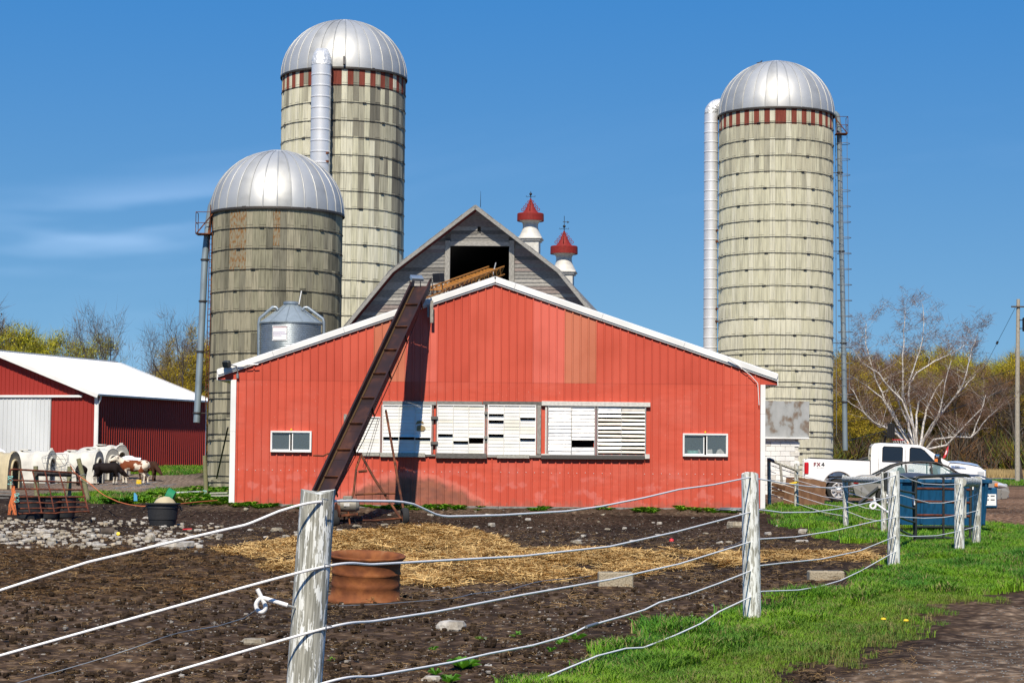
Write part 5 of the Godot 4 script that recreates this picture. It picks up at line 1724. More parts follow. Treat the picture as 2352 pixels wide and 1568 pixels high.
func far_field():
	# stubble strip and the road in front of it
	var rd := MB.new()
	rd.quad(Vector3(20, 0.10, -163), Vector3(140, 0.10, -163), Vector3(140, 0.12, -171), Vector3(20, 0.12, -171))
	structure(put("road", rd, M.asphalt))
	var stalk := MB.new()
	stalk.colored = true
	stalk.col = Color(1, 1, 1)
	for k in 7:
		var a := k * 0.9
		var p := Vector3(cos(a) * 0.25, 0, sin(a) * 0.25)
		stalk.tri(p + Vector3(-0.03, 0, 0), p + Vector3(0.03, 0, 0), p + Vector3(0.1 * cos(a * 3), 0.55, 0.1 * sin(a * 2)))
		stalk.tri(p + Vector3(0, 0, -0.03), p + Vector3(0, 0, 0.03), p + Vector3(0.2 * cos(a * 2), 0.4, 0.1 * sin(a * 3)))
	var xs := []
	var cols := []
	for k in 6800:
		var z := rng.randf_range(172.5, 205)
		var x := at(rng.randf_range(1880, 2600), 1000, z).x
		xs.append(Transform3D(Basis(Vector3.UP, r(0, TAU)).scaled(Vector3(1, r(0.7, 1.4), 1)), Vector3(x, gh(x, z), -z)))
		var m := r(0.6, 1.2)
		cols.append(Color(0.40 * m, 0.29 * m, 0.13 * m))
	scatter("corn_stubble", stalk.mesh(), M.stubble, xs, cols, "pale cut corn stubble beyond the road", "stubble")

func utility_pole():
	var z := 146.0
	var foot := at(2338, 1108, z)
	var t := thing("utility_pole", "tall weathered utility pole with crossarm and transformer", "utility pole", Vector3(foot.x, gh(foot.x, z), -z))
	var top := at(2340, 687, z) - t.position
	var b := MB.new()
	b.tube([Vector3(0, -0.3, 0), Vector3(0.02, top.y * 0.5, 0), Vector3(top.x, top.y, 0)], [0.19, 0.165, 0.13], 12)
	put("pole", b, M.pole_wood, t)
	b = MB.new()
	b.box(Transform3D(Basis(), Vector3(top.x, top.y - 0.55, 0.16)), Vector3(1.1, 0.1, 0.1), 0.01)
	put("crossarm", b, M.bark, t)
	b = MB.new()
	b.lathe([Vector2(0, 0), Vector2(0.22, 0), Vector2(0.24, 0.05), Vector2(0.24, 0.9), Vector2(0.2, 0.98), Vector2(0, 1.0)], 16, Transform3D(Basis(), Vector3(top.x + 0.5, top.y - 2.3, 0.1)))
	b.box(Transform3D(Basis(), Vector3(top.x + 0.2, top.y - 1.5, 0.1)), Vector3(0.35, 0.06, 0.06))
	b.box(Transform3D(Basis(), Vector3(top.x + 0.2, top.y - 2.1, 0.1)), Vector3(0.35, 0.06, 0.06))
	put("transformer", b, M.iron, t)
	# service lines: each its own wire
	for q in [[2333, 885, 146, 1925, 1018, 118], [2333, 848, 146, 1960, 935, 150], [2333, 870, 146, 1930, 972, 150]]:
		var a := at(q[0], q[1], q[2])
		var e := at(q[3], q[4], q[5])
		var pts := []
		for k in 17:
			var f := k / 16.0
			pts.append(a.lerp(e, f) - Vector3(0, 1.0 * f * (1 - f), 0))
		var w := MB.new()
		w.tube(pts, 0.02, 4)
		tag(put("service_line", w, M.iron), "thin dark overhead line running from the utility pole toward the cream silo", "wire", "overhead lines from the utility pole")
	var w := MB.new()
	w.tube([at(2338, 697, 146), at(2290, 790, 150), at(2286, 798, 150), at(2230, 905, 152)], 0.016, 4)
	w.tube([at(2293, 784, 150), at(2290, 790, 150)], 0.09, 6)
	tag(put("guy_wire", w, M.iron), "slanting guy wire with a dark insulator from the utility pole top", "wire")
# ---------------------------------------------------------------- vehicles (own frame: x forward, z toward the yard, ground at y = 0)
func arc(c: Vector2, rad: float, a0: float, a1: float, n: int) -> Array:
	var o := []
	for k in n + 1:
		var a := deg_to_rad(lerpf(a0, a1, k / float(n)))
		o.append(c + Vector2(cos(a), sin(a)) * rad)
	return o

func plate(b: MB, outline: Array, z: float, thick: float):
	var p := []
	for q in outline: p.append(Vector3(q.x, q.y, z))
	b.slab(p, Vector3(0, 0, -thick))

# a side skin with tumblehome: outline points are pushed inward as they rise above belt height
func skin(b: MB, outline: Array, side: float, half: float, belt: float, tumble: float, thick := 0.04):
	var f := func(q: Vector2): return (half - max(0.0, q.y - belt) * tumble - max(0.0, 0.75 - q.y) * 0.10) * side
	var p2 := PackedVector2Array(outline)
	var ix := Geometry2D.triangulate_polygon(p2)
	for k in range(0, ix.size(), 3):
		var t := []
		for j in 3: t.append(Vector3(p2[ix[k + j]].x, p2[ix[k + j]].y, f.call(p2[ix[k + j]])))
		var nn: Vector3 = (t[1] - t[0]).cross(t[2] - t[0])
		if nn.z * side < 0: b.tri(t[0], t[2], t[1])
		else: b.tri(t[0], t[1], t[2])
	for k in p2.size():
		var a := p2[k]
		var e := p2[(k + 1) % p2.size()]
		var A := Vector3(a.x, a.y, f.call(a))
		var E := Vector3(e.x, e.y, f.call(e))
		var d := Vector3(0, 0, -thick * side)
		b.fix(A, A + d, E + d, E, Vector3((p2[0].x + p2[p2.size() / 2].x) / 2, 0.9, 0))

func wheel(t: Node3D, c: Vector3, rad: float, width: float, side: float, spokes: int):
	var x := Transform3D(Basis(Vector3.RIGHT, PI / 2 * side), c)
	var b := MB.new()
	b.lathe([Vector2(rad * 0.64, width * 0.40), Vector2(rad * 0.70, width * 0.48), Vector2(rad * 0.88, width * 0.50), Vector2(rad * 0.97, width * 0.42), Vector2(rad, width * 0.25), Vector2(rad, -width * 0.25), Vector2(rad * 0.97, -width * 0.42), Vector2(rad * 0.7, -width * 0.5)], 32, x)
	b.lathe([Vector2(rad * 0.7, -width * 0.5), Vector2(rad * 0.64, width * 0.4)], 24, x)
	for k in 40:
		var a := TAU * k / 40
		b.box(x * Transform3D(Basis(Vector3.UP, a), Vector3(cos(a) * rad, (0.11 if k % 2 == 0 else -0.11) * width, -sin(a) * rad)), Vector3(0.018, width * 0.2, rad * 0.10))
	var w := put("wheel", b, M.rubber, t)
	b = MB.new()
	b.lathe([Vector2(rad * 0.66, width * 0.42), Vector2(rad * 0.62, width * 0.44), Vector2(rad * 0.58, width * 0.36), Vector2(rad * 0.56, width * 0.1), Vector2(rad * 0.2, width * 0.06), Vector2(0, width * 0.06)], 32, x)
	for k in spokes:
		var a := TAU * k / spokes
		var d := Vector3(cos(a), 0, -sin(a))
		b.beam(x * (d * rad * 0.18 + Vector3(0, width * 0.34, 0)), x * (d * rad * 0.60 + Vector3(0, width * 0.36, 0)), rad * 0.17, 0.035, 0.01, x.basis.y)
	b.lathe([Vector2(rad * 0.25, width * 0.2), Vector2(rad * 0.23, width * 0.46), Vector2(rad * 0.12, width * 0.52), Vector2(0, width * 0.53)], 18, x, true)
	put("rim", b, M.alloy, w)
	b = MB.new()
	b.lathe([Vector2(rad * 0.56, width * 0.08), Vector2(0.0, width * 0.08)], 20, x)
	put("brake_disc", b, M.black_trim, w)

func vehicles():
	pickup()
	var s := sedan("silver_sedan", "silver sedan parked between the white pickup and the blue dumpster", M.car_silver)
	var p := at(1957, 1150, 64.4)
	s.transform = Transform3D(Basis(Vector3.UP, -0.10), Vector3(p.x, 0.03, -64.6))
	var c: Node3D = sedan("dark_sedan", "dark blue car parked behind the white pickup, only its roof showing", M.car_blue)
	p = at(1900, 1100, 82)
	c.transform = Transform3D(Basis(Vector3.UP, -0.1), Vector3(p.x, 0.22, -82))
	dumpster()
	basketball_hoop()
	# flag beyond the bonnet
	var b := MB.new()
	var f := at(2171, 1052, 95)
	b.tube([f + Vector3(-0.05, -1.3, 0), f + Vector3(0.14, 0.75, 0)], 0.012, 5)
	var fl := thing("small_flag", "small red and white flag on a thin stick beyond the pickup bonnet", "flag", Vector3(f.x, f.y - 1.3, f.z))
	b = MB.new()
	b.tube([Vector3(-0.05, 0, 0), Vector3(0.2, 1.95, 0)], 0.012, 5)
	put("stick", b, M.wire_grey, fl)
	var q := at(2166, 1053, 95) - fl.position
	b = MB.new()
	b.slab([q + Vector3(0, 0, 0), q + Vector3(0.12, 0.05, 0), q + Vector3(0.24, 0.3, 0), q + Vector3(0.3, 0.62, 0), q + Vector3(0.2, 0.5, 0), q + Vector3(0.1, 0.25, 0)], Vector3(0, 0, -0.02))
	put("cloth", b, M.red_plastic, fl)
	b = MB.new()
	b.slab([q + Vector3(0.1, 0.16, 0.004), q + Vector3(0.16, 0.2, 0.004), q + Vector3(0.22, 0.4, 0.004), q + Vector3(0.16, 0.36, 0.004)], Vector3(0, 0, -0.003))
	put("cloth_mark", b, M.sign_white, fl)

func pickup():
	var p := at(1848, 1150, 71)
	var t := thing("pickup_truck", "white crew cab pickup truck with chrome wheels and tinted windows", "pickup truck", Vector3(p.x, 0.02, -71.4), -0.12)
	var H := 1.0
	var hood_y := 1.36
	# bed side and rear fender, with the wheel arch cut out
	var bed := [Vector2(0.06, 0.78), Vector2(0.30, 0.74), Vector2(0.70, 0.62)]
	bed += arc(Vector2(1.2, 0.52), 0.53, 168, 12, 12)
	bed += [Vector2(1.76, 0.50), Vector2(2.26, 0.50), Vector2(2.26, 1.42), Vector2(0.22, 1.50), Vector2(0.10, 1.47), Vector2(0.06, 1.36)]
	var cab := [Vector2(2.29, 0.48), Vector2(4.55, 0.48), Vector2(4.60, 0.62), Vector2(4.95, 1.40), Vector2(4.60, 1.58), Vector2(4.10, 1.92), Vector2(3.90, 1.985), Vector2(2.62, 2.04), Vector2(2.42, 2.02), Vector2(2.33, 1.93), Vector2(2.29, 1.42)]
	var fender := [Vector2(4.58, 0.5)]
	fender += arc(Vector2(5.15, 0.52), 0.53, 178, 8, 12)
	fender += [Vector2(5.76, 0.62), Vector2(6.12, 0.66), Vector2(6.14, 1.12), Vector2(5.95, 1.24), Vector2(5.6, 1.31), Vector2(4.97, 1.385), Vector2(4.62, 0.66)]
	for s in [-1.0, 1.0]:
		var b := MB.new()
		skin(b, bed, s, H, 1.3, 0.10)
		put("bed_side", b, M.truck_white, t)
		b = MB.new()
		skin(b, cab, s, H, 1.25, 0.24)
		put("cab_side", b, M.truck_white, t)
		b = MB.new()
		skin(b, fender, s, H, 1.1, 0.25)
		put("front_fender", b, M.truck_white, t)
		# flared arches
		for cx in [1.2, 5.15]:
			b = MB.new()
			var pts := []
			for q in arc(Vector2(cx, 0.52), 0.56, 176, 4, 16): pts.append(Vector3(q.x, q.y, s * (H + 0.0)))
			b.tube(pts, 0.045, 8)
			put("arch_flare", b, M.truck_white, t)
			b = MB.new()
			b.lathe([Vector2(0.56, -0.35), Vector2(0.56, 0.0)], 20, Transform3D(Basis(Vector3.RIGHT, PI / 2), Vector3(cx, 0.52, s * (H - 0.2) + 0.17)), false, -0.1, PI + 0.1)
			put("wheel_well", b, M.black_trim, t)
			wheel(t, Vector3(cx, 0.40, s * 0.86), 0.40, 0.27, s, 8)
		# side glass
		for w in [[Vector2(2.68, 1.42), Vector2(3.36, 1.42), Vector2(3.38, 1.88), Vector2(3.33, 1.91), Vector2(2.74, 1.925), Vector2(2.70, 1.88)], [Vector2(3.60, 1.42), Vector2(4.42, 1.36), Vector2(4.47, 1.40), Vector2(4.10, 1.80), Vector2(3.98, 1.87), Vector2(3.66, 1.90), Vector2(3.62, 1.86)]]:
			b = MB.new()
			skin(b, w, s, H + 0.006, 1.25, 0.24, 0.012)
			var gl := put("side_window", b, M.tint_glass, t)
			b = MB.new()
			var pts := []
			for q in w + [w[0]]: pts.append(Vector3(q.x, q.y, (H + 0.008 - max(0.0, q.y - 1.25) * 0.24) * s))
			b.tube(pts, 0.014, 4)
			put("window_seal", b, M.black_trim, gl)
		# shut lines, handles, mouldings
		b = MB.new()
		for q in [[Vector2(2.55, 1.95), Vector2(2.55, 0.55)], [Vector2(3.47, 1.96), Vector2(3.47, 0.55)], [Vector2(4.52, 1.30), Vector2(4.52, 0.55)]]:
			b.beam(Vector3(q[0].x, q[0].y, s * (H + 0.001 - (q[0].y - 1.25) * 0.24)), Vector3(q[0].x, 1.25, s * (H + 0.001)), 0.01, 0.006)
			b.beam(Vector3(q[0].x, 1.25, s * (H + 0.001)), Vector3(q[1].x, q[1].y, s * (H - 0.018)), 0.01, 0.006)
		put("door_gap", b, M.black_trim, t)
		for x in [2.62, 3.56]:
			b = MB.new()
			b.box(Transform3D(Basis(), Vector3(x + 0.09, 1.17, s * (H + 0.012))), Vector3(0.2, 0.045, 0.03), 0.01)
			put("door_handle", b, M.truck_white, t)
		b = MB.new()
		b.box(Transform3D(Basis(), Vector3(0.11, 1.15, s * (H - 0.015))), Vector3(0.15, 0.42, 0.08), 0.03)
		put("tail_lamp", b, M.tail_red, t)
		b = MB.new()
		b.box(Transform3D(Basis(), Vector3(5.99, 1.02, s * (H - 0.13))), Vector3(0.26, 0.2, 0.26), 0.03)
		put("head_lamp", b, M.lamp_clear, t)
		b = MB.new()
		b.box(Transform3D(Basis(), Vector3(3.4, 0.42, s * (H - 0.02))), Vector3(2.1, 0.06, 0.16), 0.02)
		put("running_board", b, M.black_trim, t)
		# mirror
		b = MB.new()
		b.box(Transform3D(Basis(), Vector3(4.52, 1.46, s * (H + 0.24))), Vector3(0.22, 0.40, 0.16), 0.03)
		b.beam(Vector3(4.52, 1.36, s * (H - 0.05)), Vector3(4.52, 1.36, s * (H + 0.2)), 0.05, 0.05)
		b.slab([Vector3(4.36, 1.30, s * (H + 0.02)), Vector3(4.74, 1.30, s * (H + 0.02)), Vector3(4.66, 1.44, s * (H - 0.01)), Vector3(4.52, 1.5, s * (H - 0.02))], Vector3(0, 0, -0.02 * s))
		var mi := put("mirror", b, M.black_trim, t)
		b = MB.new()
		b.box(Transform3D(Basis(), Vector3(4.46, 1.45, s * (H + 0.325))), Vector3(0.10, 0.14, 0.01), 0.003)
		put("turn_lamp", b, M.amber, mi)
		b = MB.new()
		b.box(Transform3D(Basis(), Vector3(4.5, 1.61, s * (H + 0.25))), Vector3(0.16, 0.12, 0.165), 0.03)
		put("mirror_cap", b, M.chrome, mi)
	# roof, hood, bed, ends
	var b := MB.new()
	var rows := []
	for q in [[2.34, 1.93, 0.84], [2.45, 2.035, 0.81], [2.65, 2.06, 0.80], [3.3, 2.05, 0.80], [3.9, 2.0, 0.81], [4.12, 1.925, 0.83]]:
		var row := []
		for k in 9:
			var f := k / 4.0 - 1.0
			row.append(Vector3(q[0], q[1] - 0.03 * f * f, -f * q[2]))
		rows.append(row)
	rows.reverse()
	b.surf(rows)
	put("roof", b, M.truck_white, t)
	b = MB.new()
	rows = []
	for q in [[4.93, 1.40, 0.92], [5.3, 1.37, 0.92], [5.7, 1.32, 0.91], [5.95, 1.26, 0.9], [6.12, 1.14, 0.88], [6.15, 1.1, 0.88]]:
		var row := []
		for k in 9:
			var f := k / 4.0 - 1.0
			row.append(Vector3(q[0], q[1] + 0.05 * (1 - f * f) + (0.035 if abs(f) < 0.5 and q[0] > 5.1 and q[0] < 6.0 else 0.0), -f * (q[2] + 0.04)))
		rows.append(row)
	rows.reverse()
	b.surf(rows)
	put("hood", b, M.truck_white, t)
	b = MB.new()
	b.quad(Vector3(4.95, 1.40, 0.90), Vector3(4.95, 1.40, -0.90), Vector3(4.1, 1.93, -0.80), Vector3(4.1, 1.93, 0.80))
	put("windshield", b, M.tint_glass, t)
	b = MB.new()
	b.quad(Vector3(2.30, 1.44, -0.92), Vector3(2.30, 1.44, 0.92), Vector3(2.36, 1.94, 0.82), Vector3(2.36, 1.94, -0.82))
	put("rear_window", b, M.tint_glass, t)
	b = MB.new()
	b.box(Transform3D(Basis(), Vector3(1.15, 0.86, 0)), Vector3(2.18, 0.05, 1.85))
	b.box(Transform3D(Basis(), Vector3(3.4, 0.60, 0)), Vector3(2.3, 0.2, 1.8))
	b.box(Transform3D(Basis(), Vector3(5.3, 0.75, 0)), Vector3(1.4, 0.25, 1.2))
	b.box(Transform3D(Basis(), Vector3(2.3, 1.1, 0)), Vector3(0.04, 0.7, 1.85))
	b.box(Transform3D(Basis(), Vector3(3.0, 0.45, 0)), Vector3(5.2, 0.14, 0.9))
	put("underbody", b, M.black_trim, t)
	for s in [-1, 1]:
		b = MB.new()
		b.box(Transform3D(Basis(Vector3.BACK, -0.037), Vector3(1.24, 1.475, s * 0.955)), Vector3(2.06, 0.035, 0.09), 0.01)
		put("bed_rail", b, M.black_trim, t)
	b = MB.new()
	b.box(Transform3D(Basis(), Vector3(0.05, 1.14, 0)), Vector3(0.07, 0.66, 1.86), 0.02)
	put("tailgate", b, M.truck_white, t)
	for q in [[-0.06, 0.66, 0.16], [6.24, 0.64, 0.26]]:
		b = MB.new()
		b.box(Transform3D(Basis(), Vector3(q[0], q[1], 0)), Vector3(0.2, q[2], 1.98), 0.05)
		put("bumper", b, M.chrome, t)
	b = MB.new()
	b.box(Transform3D(Basis(), Vector3(6.16, 0.98, 0)), Vector3(0.08, 0.36, 1.3), 0.02)
	put("grille", b, M.chrome, t)
	for s in [-0.42, 0.42]:
		b = MB.new()
		b.box(Transform3D(Basis(), Vector3(3.2, 1.15, s)), Vector3(0.55, 0.5, 0.5), 0.08)
		b.box(Transform3D(Basis(Vector3.BACK, 0.15), Vector3(2.98, 1.5, s)), Vector3(0.16, 0.6, 0.48), 0.06)
		put("seat", b, M.black_trim, t)
	b = MB.new()
	b.box(Transform3D(Basis(), Vector3(3.6, 2.075, 0)), Vector3(0.05, 0.03, 0.12), 0.01)
	put("marker_lamp", b, M.amber, t)
	# lettering on the bed side and the fender badge
	var d1 := text_mesh("FX", 0.17)
	inst("lettering", d1, M.print_red, t, Transform3D(Basis().scaled(Vector3(1.25, 1, 1)), Vector3(0.46, 1.29, H + 0.003)))
	inst("lettering", text_mesh("4", 0.17), M.print_black, t, Transform3D(Basis().scaled(Vector3(1.25, 1, 1)), Vector3(0.665, 1.29, H + 0.003)))
	inst("lettering", text_mesh("OFF ROAD", 0.05), M.sign_white, t, Transform3D(Basis(), Vector3(0.58, 1.19, H + 0.003)))
	b = MB.new()
	b.slab([Vector3(4.98, 1.21, H + 0.004), Vector3(5.5, 1.21, H + 0.004), Vector3(5.38, 1.28, H - 0.02), Vector3(4.98, 1.30, H - 0.025)], Vector3(0, 0, -0.02))
	put("fender_badge", b, M.chrome, t)
	inst("lettering", text_mesh("F-250", 0.10), M.print_black, t, Transform3D(Basis(), Vector3(5.15, 1.25, H + 0.006)))

func text_mesh(s: String, h: float) -> TextMesh:
	var m := TextMesh.new()
	var f := SystemFont.new()
	f.font_names = PackedStringArray(["Droid Sans"])
	f.font_italic = true
	f.font_weight = 700
	m.font = f
	m.text = s
	m.font_size = 32
	m.pixel_size = h / 32.0
	m.depth = 0.004
	return m

func sedan(nm: String, label: String, paint: Material) -> Node3D:
	var t := thing(nm, label, "car")
	var H := 0.89
	var low := [Vector2(0.10, 0.34), Vector2(0.70, 0.26)]
	low += arc(Vector2(1.06, 0.33), 0.36, 190, -10, 10)
	low += [Vector2(1.46, 0.24), Vector2(3.42, 0.24)]
	low += arc(Vector2(3.80, 0.33), 0.36, 190, -10, 10)
	low += [Vector2(4.20, 0.24), Vector2(4.72, 0.30), Vector2(4.80, 0.50), Vector2(4.74, 0.70), Vector2(4.40, 0.84), Vector2(3.55, 0.93), Vector2(1.0, 0.97), Vector2(0.35, 0.96), Vector2(0.08, 0.88), Vector2(0.02, 0.60)]
	for s in [-1.0, 1.0]:
		var b := MB.new()
		skin(b, low, s, H, 0.72, 0.22)
		put("body_side", b, paint, t)
		b = MB.new()
		b.box(Transform3D(Basis(), Vector3(2.4, 0.52, s * (H - 0.005))), Vector3(3.0, 0.05, 0.03), 0.01)
		put("side_moulding", b, paint, t)
		for w in [[Vector2(0.98, 0.99), Vector2(1.62, 0.975), Vector2(1.66, 1.30), Vector2(1.40, 1.27)], [Vector2(1.68, 0.975), Vector2(2.42, 0.965), Vector2(2.36, 1.35), Vector2(1.72, 1.32)], [Vector2(2.49, 0.965), Vector2(3.25, 0.96), Vector2(2.85, 1.24), Vector2(2.44, 1.35)]]:
			b = MB.new()
			skin(b, w, s, H - 0.055, 0.96, 0.42, 0.01)
			put("side_window", b, M.car_glass, t)
		b = MB.new()
		for q in [[[0.72, 0.97], [1.30, 1.28], [1.60, 1.36], [2.1, 1.405], [2.6, 1.38], [2.95, 1.25], [3.42, 0.95]]]:
			var pts := []
			for e in q: pts.append(Vector3(e[0], e[1], s * (H - 0.06 - max(0.0, e[1] - 0.96) * 0.42)))
			b.tube(pts, 0.035, 6)
		for x in [[1.67, 1.31], [2.45, 1.36]]:
			b.beam(Vector3(x[0], 0.96, s * (H - 0.055)), Vector3(x[0] - 0.02, x[1], s * (H - 0.2)), 0.05, 0.03)
		put("window_frame", b, M.black_trim, t)
		wheel(t, Vector3(1.06, 0.31, s * 0.76), 0.31, 0.2, s, 7)
		wheel(t, Vector3(3.80, 0.31, s * 0.76), 0.31, 0.2, s, 7)
		b = MB.new()
		b.box(Transform3D(Basis(Vector3.UP, -0.25 * s), Vector3(0.13, 0.77, s * (H - 0.12))), Vector3(0.16, 0.16, 0.26), 0.03)
		put("tail_lamp", b, M.tail_red, t)
		b = MB.new()
		b.box(Transform3D(Basis(Vector3.UP, 0.3 * s) * Basis(Vector3.BACK, -0.15), Vector3(4.56, 0.69, s * (H - 0.10))), Vector3(0.36, 0.14, 0.26), 0.05)
		var hl := put("head_lamp", b, M.lamp_clear, t)
		b = MB.new()
		b.box(Transform3D(Basis(Vector3.UP, 0.35 * s) * Basis(Vector3.BACK, -0.12), Vector3(4.42, 0.705, s * (H - 0.01))), Vector3(0.17, 0.11, 0.09), 0.02)
		put("turn_lamp", b, M.amber, hl)
		b = MB.new()
		b.box(Transform3D(Basis(), Vector3(3.08, 0.99, s * (H + 0.06))), Vector3(0.1, 0.12, 0.18), 0.03)
		put("mirror", b, paint, t)
	# top surfaces
	for q in [["deck_lid", [[0.03, 0.62, 0.80], [0.10, 0.90, 0.80], [0.35, 0.975, 0.82], [0.75, 0.985, 0.82]]], ["roof", [[1.32, 1.29, 0.66], [1.6, 1.375, 0.64], [2.1, 1.42, 0.63], [2.6, 1.395, 0.64], [2.8, 1.33, 0.66]]], ["hood", [[3.40, 0.955, 0.83], [3.9, 0.915, 0.82], [4.4, 0.845, 0.79], [4.72, 0.70, 0.74], [4.80, 0.52, 0.72]]]]:
		var rows := []
		for e in q[1]:
			var row := []
			for k in 9:
				var f := k / 4.0 - 1.0
				row.append(Vector3(e[0] - (0.16 * f * f if q[0] == "hood" and e[0] > 4.3 else 0.0), e[1] - 0.025 * f * f, -f * e[2]))
			rows.append(row)
		rows.reverse()
		var b := MB.new()
		b.surf(rows)
		put(q[0], b, paint, t)
	var b := MB.new()
	b.quad(Vector3(0.74, 0.985, -0.8), Vector3(0.74, 0.985, 0.8), Vector3(1.33, 1.29, 0.65), Vector3(1.33, 1.29, -0.65))
	put("rear_window", b, M.car_glass, t)
	b = MB.new()
	b.quad(Vector3(3.42, 0.955, 0.8), Vector3(3.42, 0.955, -0.8), Vector3(2.79, 1.33, -0.65), Vector3(2.79, 1.33, 0.65))
	put("windshield", b, M.car_glass, t)
	for e in [[0.02, -1.0], [4.79, 1.0]]:
		b = MB.new()
		var pts := []
		for k in 9:
			var f := k / 4.0 - 1.0
			pts.append(Vector3(e[0] - e[1] * 0.3 * pow(abs(f), 3.0), 0.46, f * (H - 0.05)))
		for yy in [-0.12, 0.0, 0.1]:
			var p2 := []
			for q in pts: p2.append(q + Vector3(0, yy, 0))
			b.tube(p2, 0.075, 8)
		put("bumper", b, paint, t)
	b = MB.new()
	b.box(Transform3D(Basis(), Vector3(2.4, 0.42, 0)), Vector3(4.3, 0.3, 1.2))
	for s in [-0.38, 0.38]:
		for x in [1.6, 2.6]:
			b.box(Transform3D(Basis(Vector3.BACK, 0.2), Vector3(x, 0.95, s)), Vector3(0.14, 0.55, 0.42), 0.05)
	put("underbody", b, M.black_trim, t)
	return t

func dumpster():
	var p := at(2066, 1207, 43.0)
	var t := thing("dumpster", "blue steel dumpster with fork pocket and white label behind the black gate", "dumpster", Vector3(p.x, 0.04, -43.0))
	var b := MB.new()
	var o := [Vector3(0.0, 0.08, 0), Vector3(1.80, 0.08, 0), Vector3(1.86, 1.0, 0.12), Vector3(0.0, 1.0, 0.12)]
	b.quad(o[0], o[1], o[2], o[3])
	var k := Vector3(0, 0, -1.3)
	b.quad(o[1], o[1] + k, o[2] + k - Vector3(0, 0, 0.1), o[2])
	b.quad(o[0] + k, o[0], o[3], o[3] + k - Vector3(0, 0, 0.1))
	b.quad(o[1] + k, o[0] + k, o[3] + k - Vector3(0, 0, 0.1), o[2] + k - Vector3(0, 0, 0.1))
	b.quad(o[0] + k, o[1] + k, o[1], o[0])
	put("body", b, M.dumpster_blue, t)
	b = MB.new()
	b.beam(Vector3(-0.04, 1.0, 0.13), Vector3(1.92, 1.0, 0.13), 0.09, 0.08, 0.012)
	b.beam(Vector3(1.88, 1.0, 0.13), Vector3(1.88, 1.0, -1.4), 0.08, 0.08, 0.012)
	b.beam(Vector3(0.0, 1.0, 0.13), Vector3(0.0, 1.0, -1.4), 0.08, 0.08, 0.012)
	put("rim", b, M.dumpster_blue, t)
	for x in [0.02, 0.46, 0.9, 1.34, 1.76]:
		b = MB.new()
		b.beam(Vector3(x, 0.1, 0.02), Vector3(x * 1.02, 0.95, 0.13), 0.05, 0.05, 0.01)
		put("stiffener", b, M.dumpster_blue, t)
	for x in [0.03, 0.96]:
		b = MB.new()
		var rows := []
		for z in 5:
			var row := []
			for j in 7: row.append(Vector3(x + 0.9 * j / 6.0, 1.05 + 0.05 * sin(j / 6.0 * PI) + 0.012 * sin(j * 3.0) + (0.06 if z > 0 else 0.0), 0.15 - 1.55 * z / 4.0))
			rows.append(row)
		b.surf(rows)
		put("lid", b, M.dumpster_lid, t)
	b = MB.new()
	b.box(Transform3D(Basis(), Vector3(1.93, 0.66, -0.45)), Vector3(0.24, 0.42, 1.0), 0.02)
	put("fork_pocket", b, M.dumpster_blue, t)
	b = MB.new()
	b.box(Transform3D(Basis(), Vector3(1.90, 0.62, 0.054)), Vector3(0.25, 0.24, 0.004))
	put("label_plate", b, M.sign_white, t)
	b = MB.new()
	for q in [[1.83, 0.70], [1.95, 0.70], [1.83, 0.62], [1.95, 0.62]]: b.box(Transform3D(Basis(), Vector3(q[0], q[1], 0.058)), Vector3(0.085, 0.02, 0.003))
	put("label_lettering", b, M.print_black, t)
	b = MB.new()
	b.box(Transform3D(Basis(), Vector3(1.55, 0.86, 0.118)), Vector3(0.11, 0.06, 0.004))
	put("small_label", b, M.sign_white, t)

func basketball_hoop():
	var f := at(2045, 1056, 80)
	var t := thing("basketball_hoop", "portable black basketball hoop with red rim behind the pickup", "basketball hoop", Vector3(f.x, 0.05, -80))
	var q := func(x: float, y: float): return at(x, y, 80) - t.position
	var b := MB.new()
	b.slab([q.call(2038, 1006), q.call(2055, 1006), q.call(2056, 972), q.call(2040, 972)], Vector3(0, 0, -0.05))
	for k in 4: b.beam(q.call(2040 + k * 4.6, 1005) + Vector3(0, 0, 0.03), q.call(2041 + k * 4.6, 973) + Vector3(0, 0, 0.03), 0.03, 0.05)
	put("backboard", b, M.black_trim, t)
	b = MB.new()
	b.tube([Vector3(-0.4, 0, -0.6), Vector3(-0.25, 1.5, -0.5), q.call(2035, 1000)], 0.05, 8)
	b.tube([q.call(2030, 990), q.call(2047, 1004)], 0.035, 6)
	put("pole", b, M.black_trim, t)
	b = MB.new()
	var ring := []
	var c: Vector3 = q.call(2064, 1010)
	for k in 17: ring.append(c + Vector3(cos(TAU * k / 16) * 0.225, 0, sin(TAU * k / 16) * 0.225))
	b.tube(ring, 0.02, 6)
	put("rim", b, M.red_plastic, t)
	b = MB.new()
	for k in 12:
		var a := TAU * k / 12
		var a2 := TAU * (k + 1.0) / 12
		b.tube([c + Vector3(cos(a) * 0.22, 0, sin(a) * 0.22), c + Vector3(cos(a2) * 0.15, -0.2, sin(a2) * 0.15), c + Vector3(cos(a) * 0.11, -0.36, sin(a) * 0.11)], 0.008, 4)
	put("net", b, M.wire_white, t)
	b = MB.new()
	b.box(Transform3D(Basis(), Vector3(-0.4, 0.12, -0.7)), Vector3(0.7, 0.22, 1.0), 0.06)
	put("base", b, M.black_trim, t)
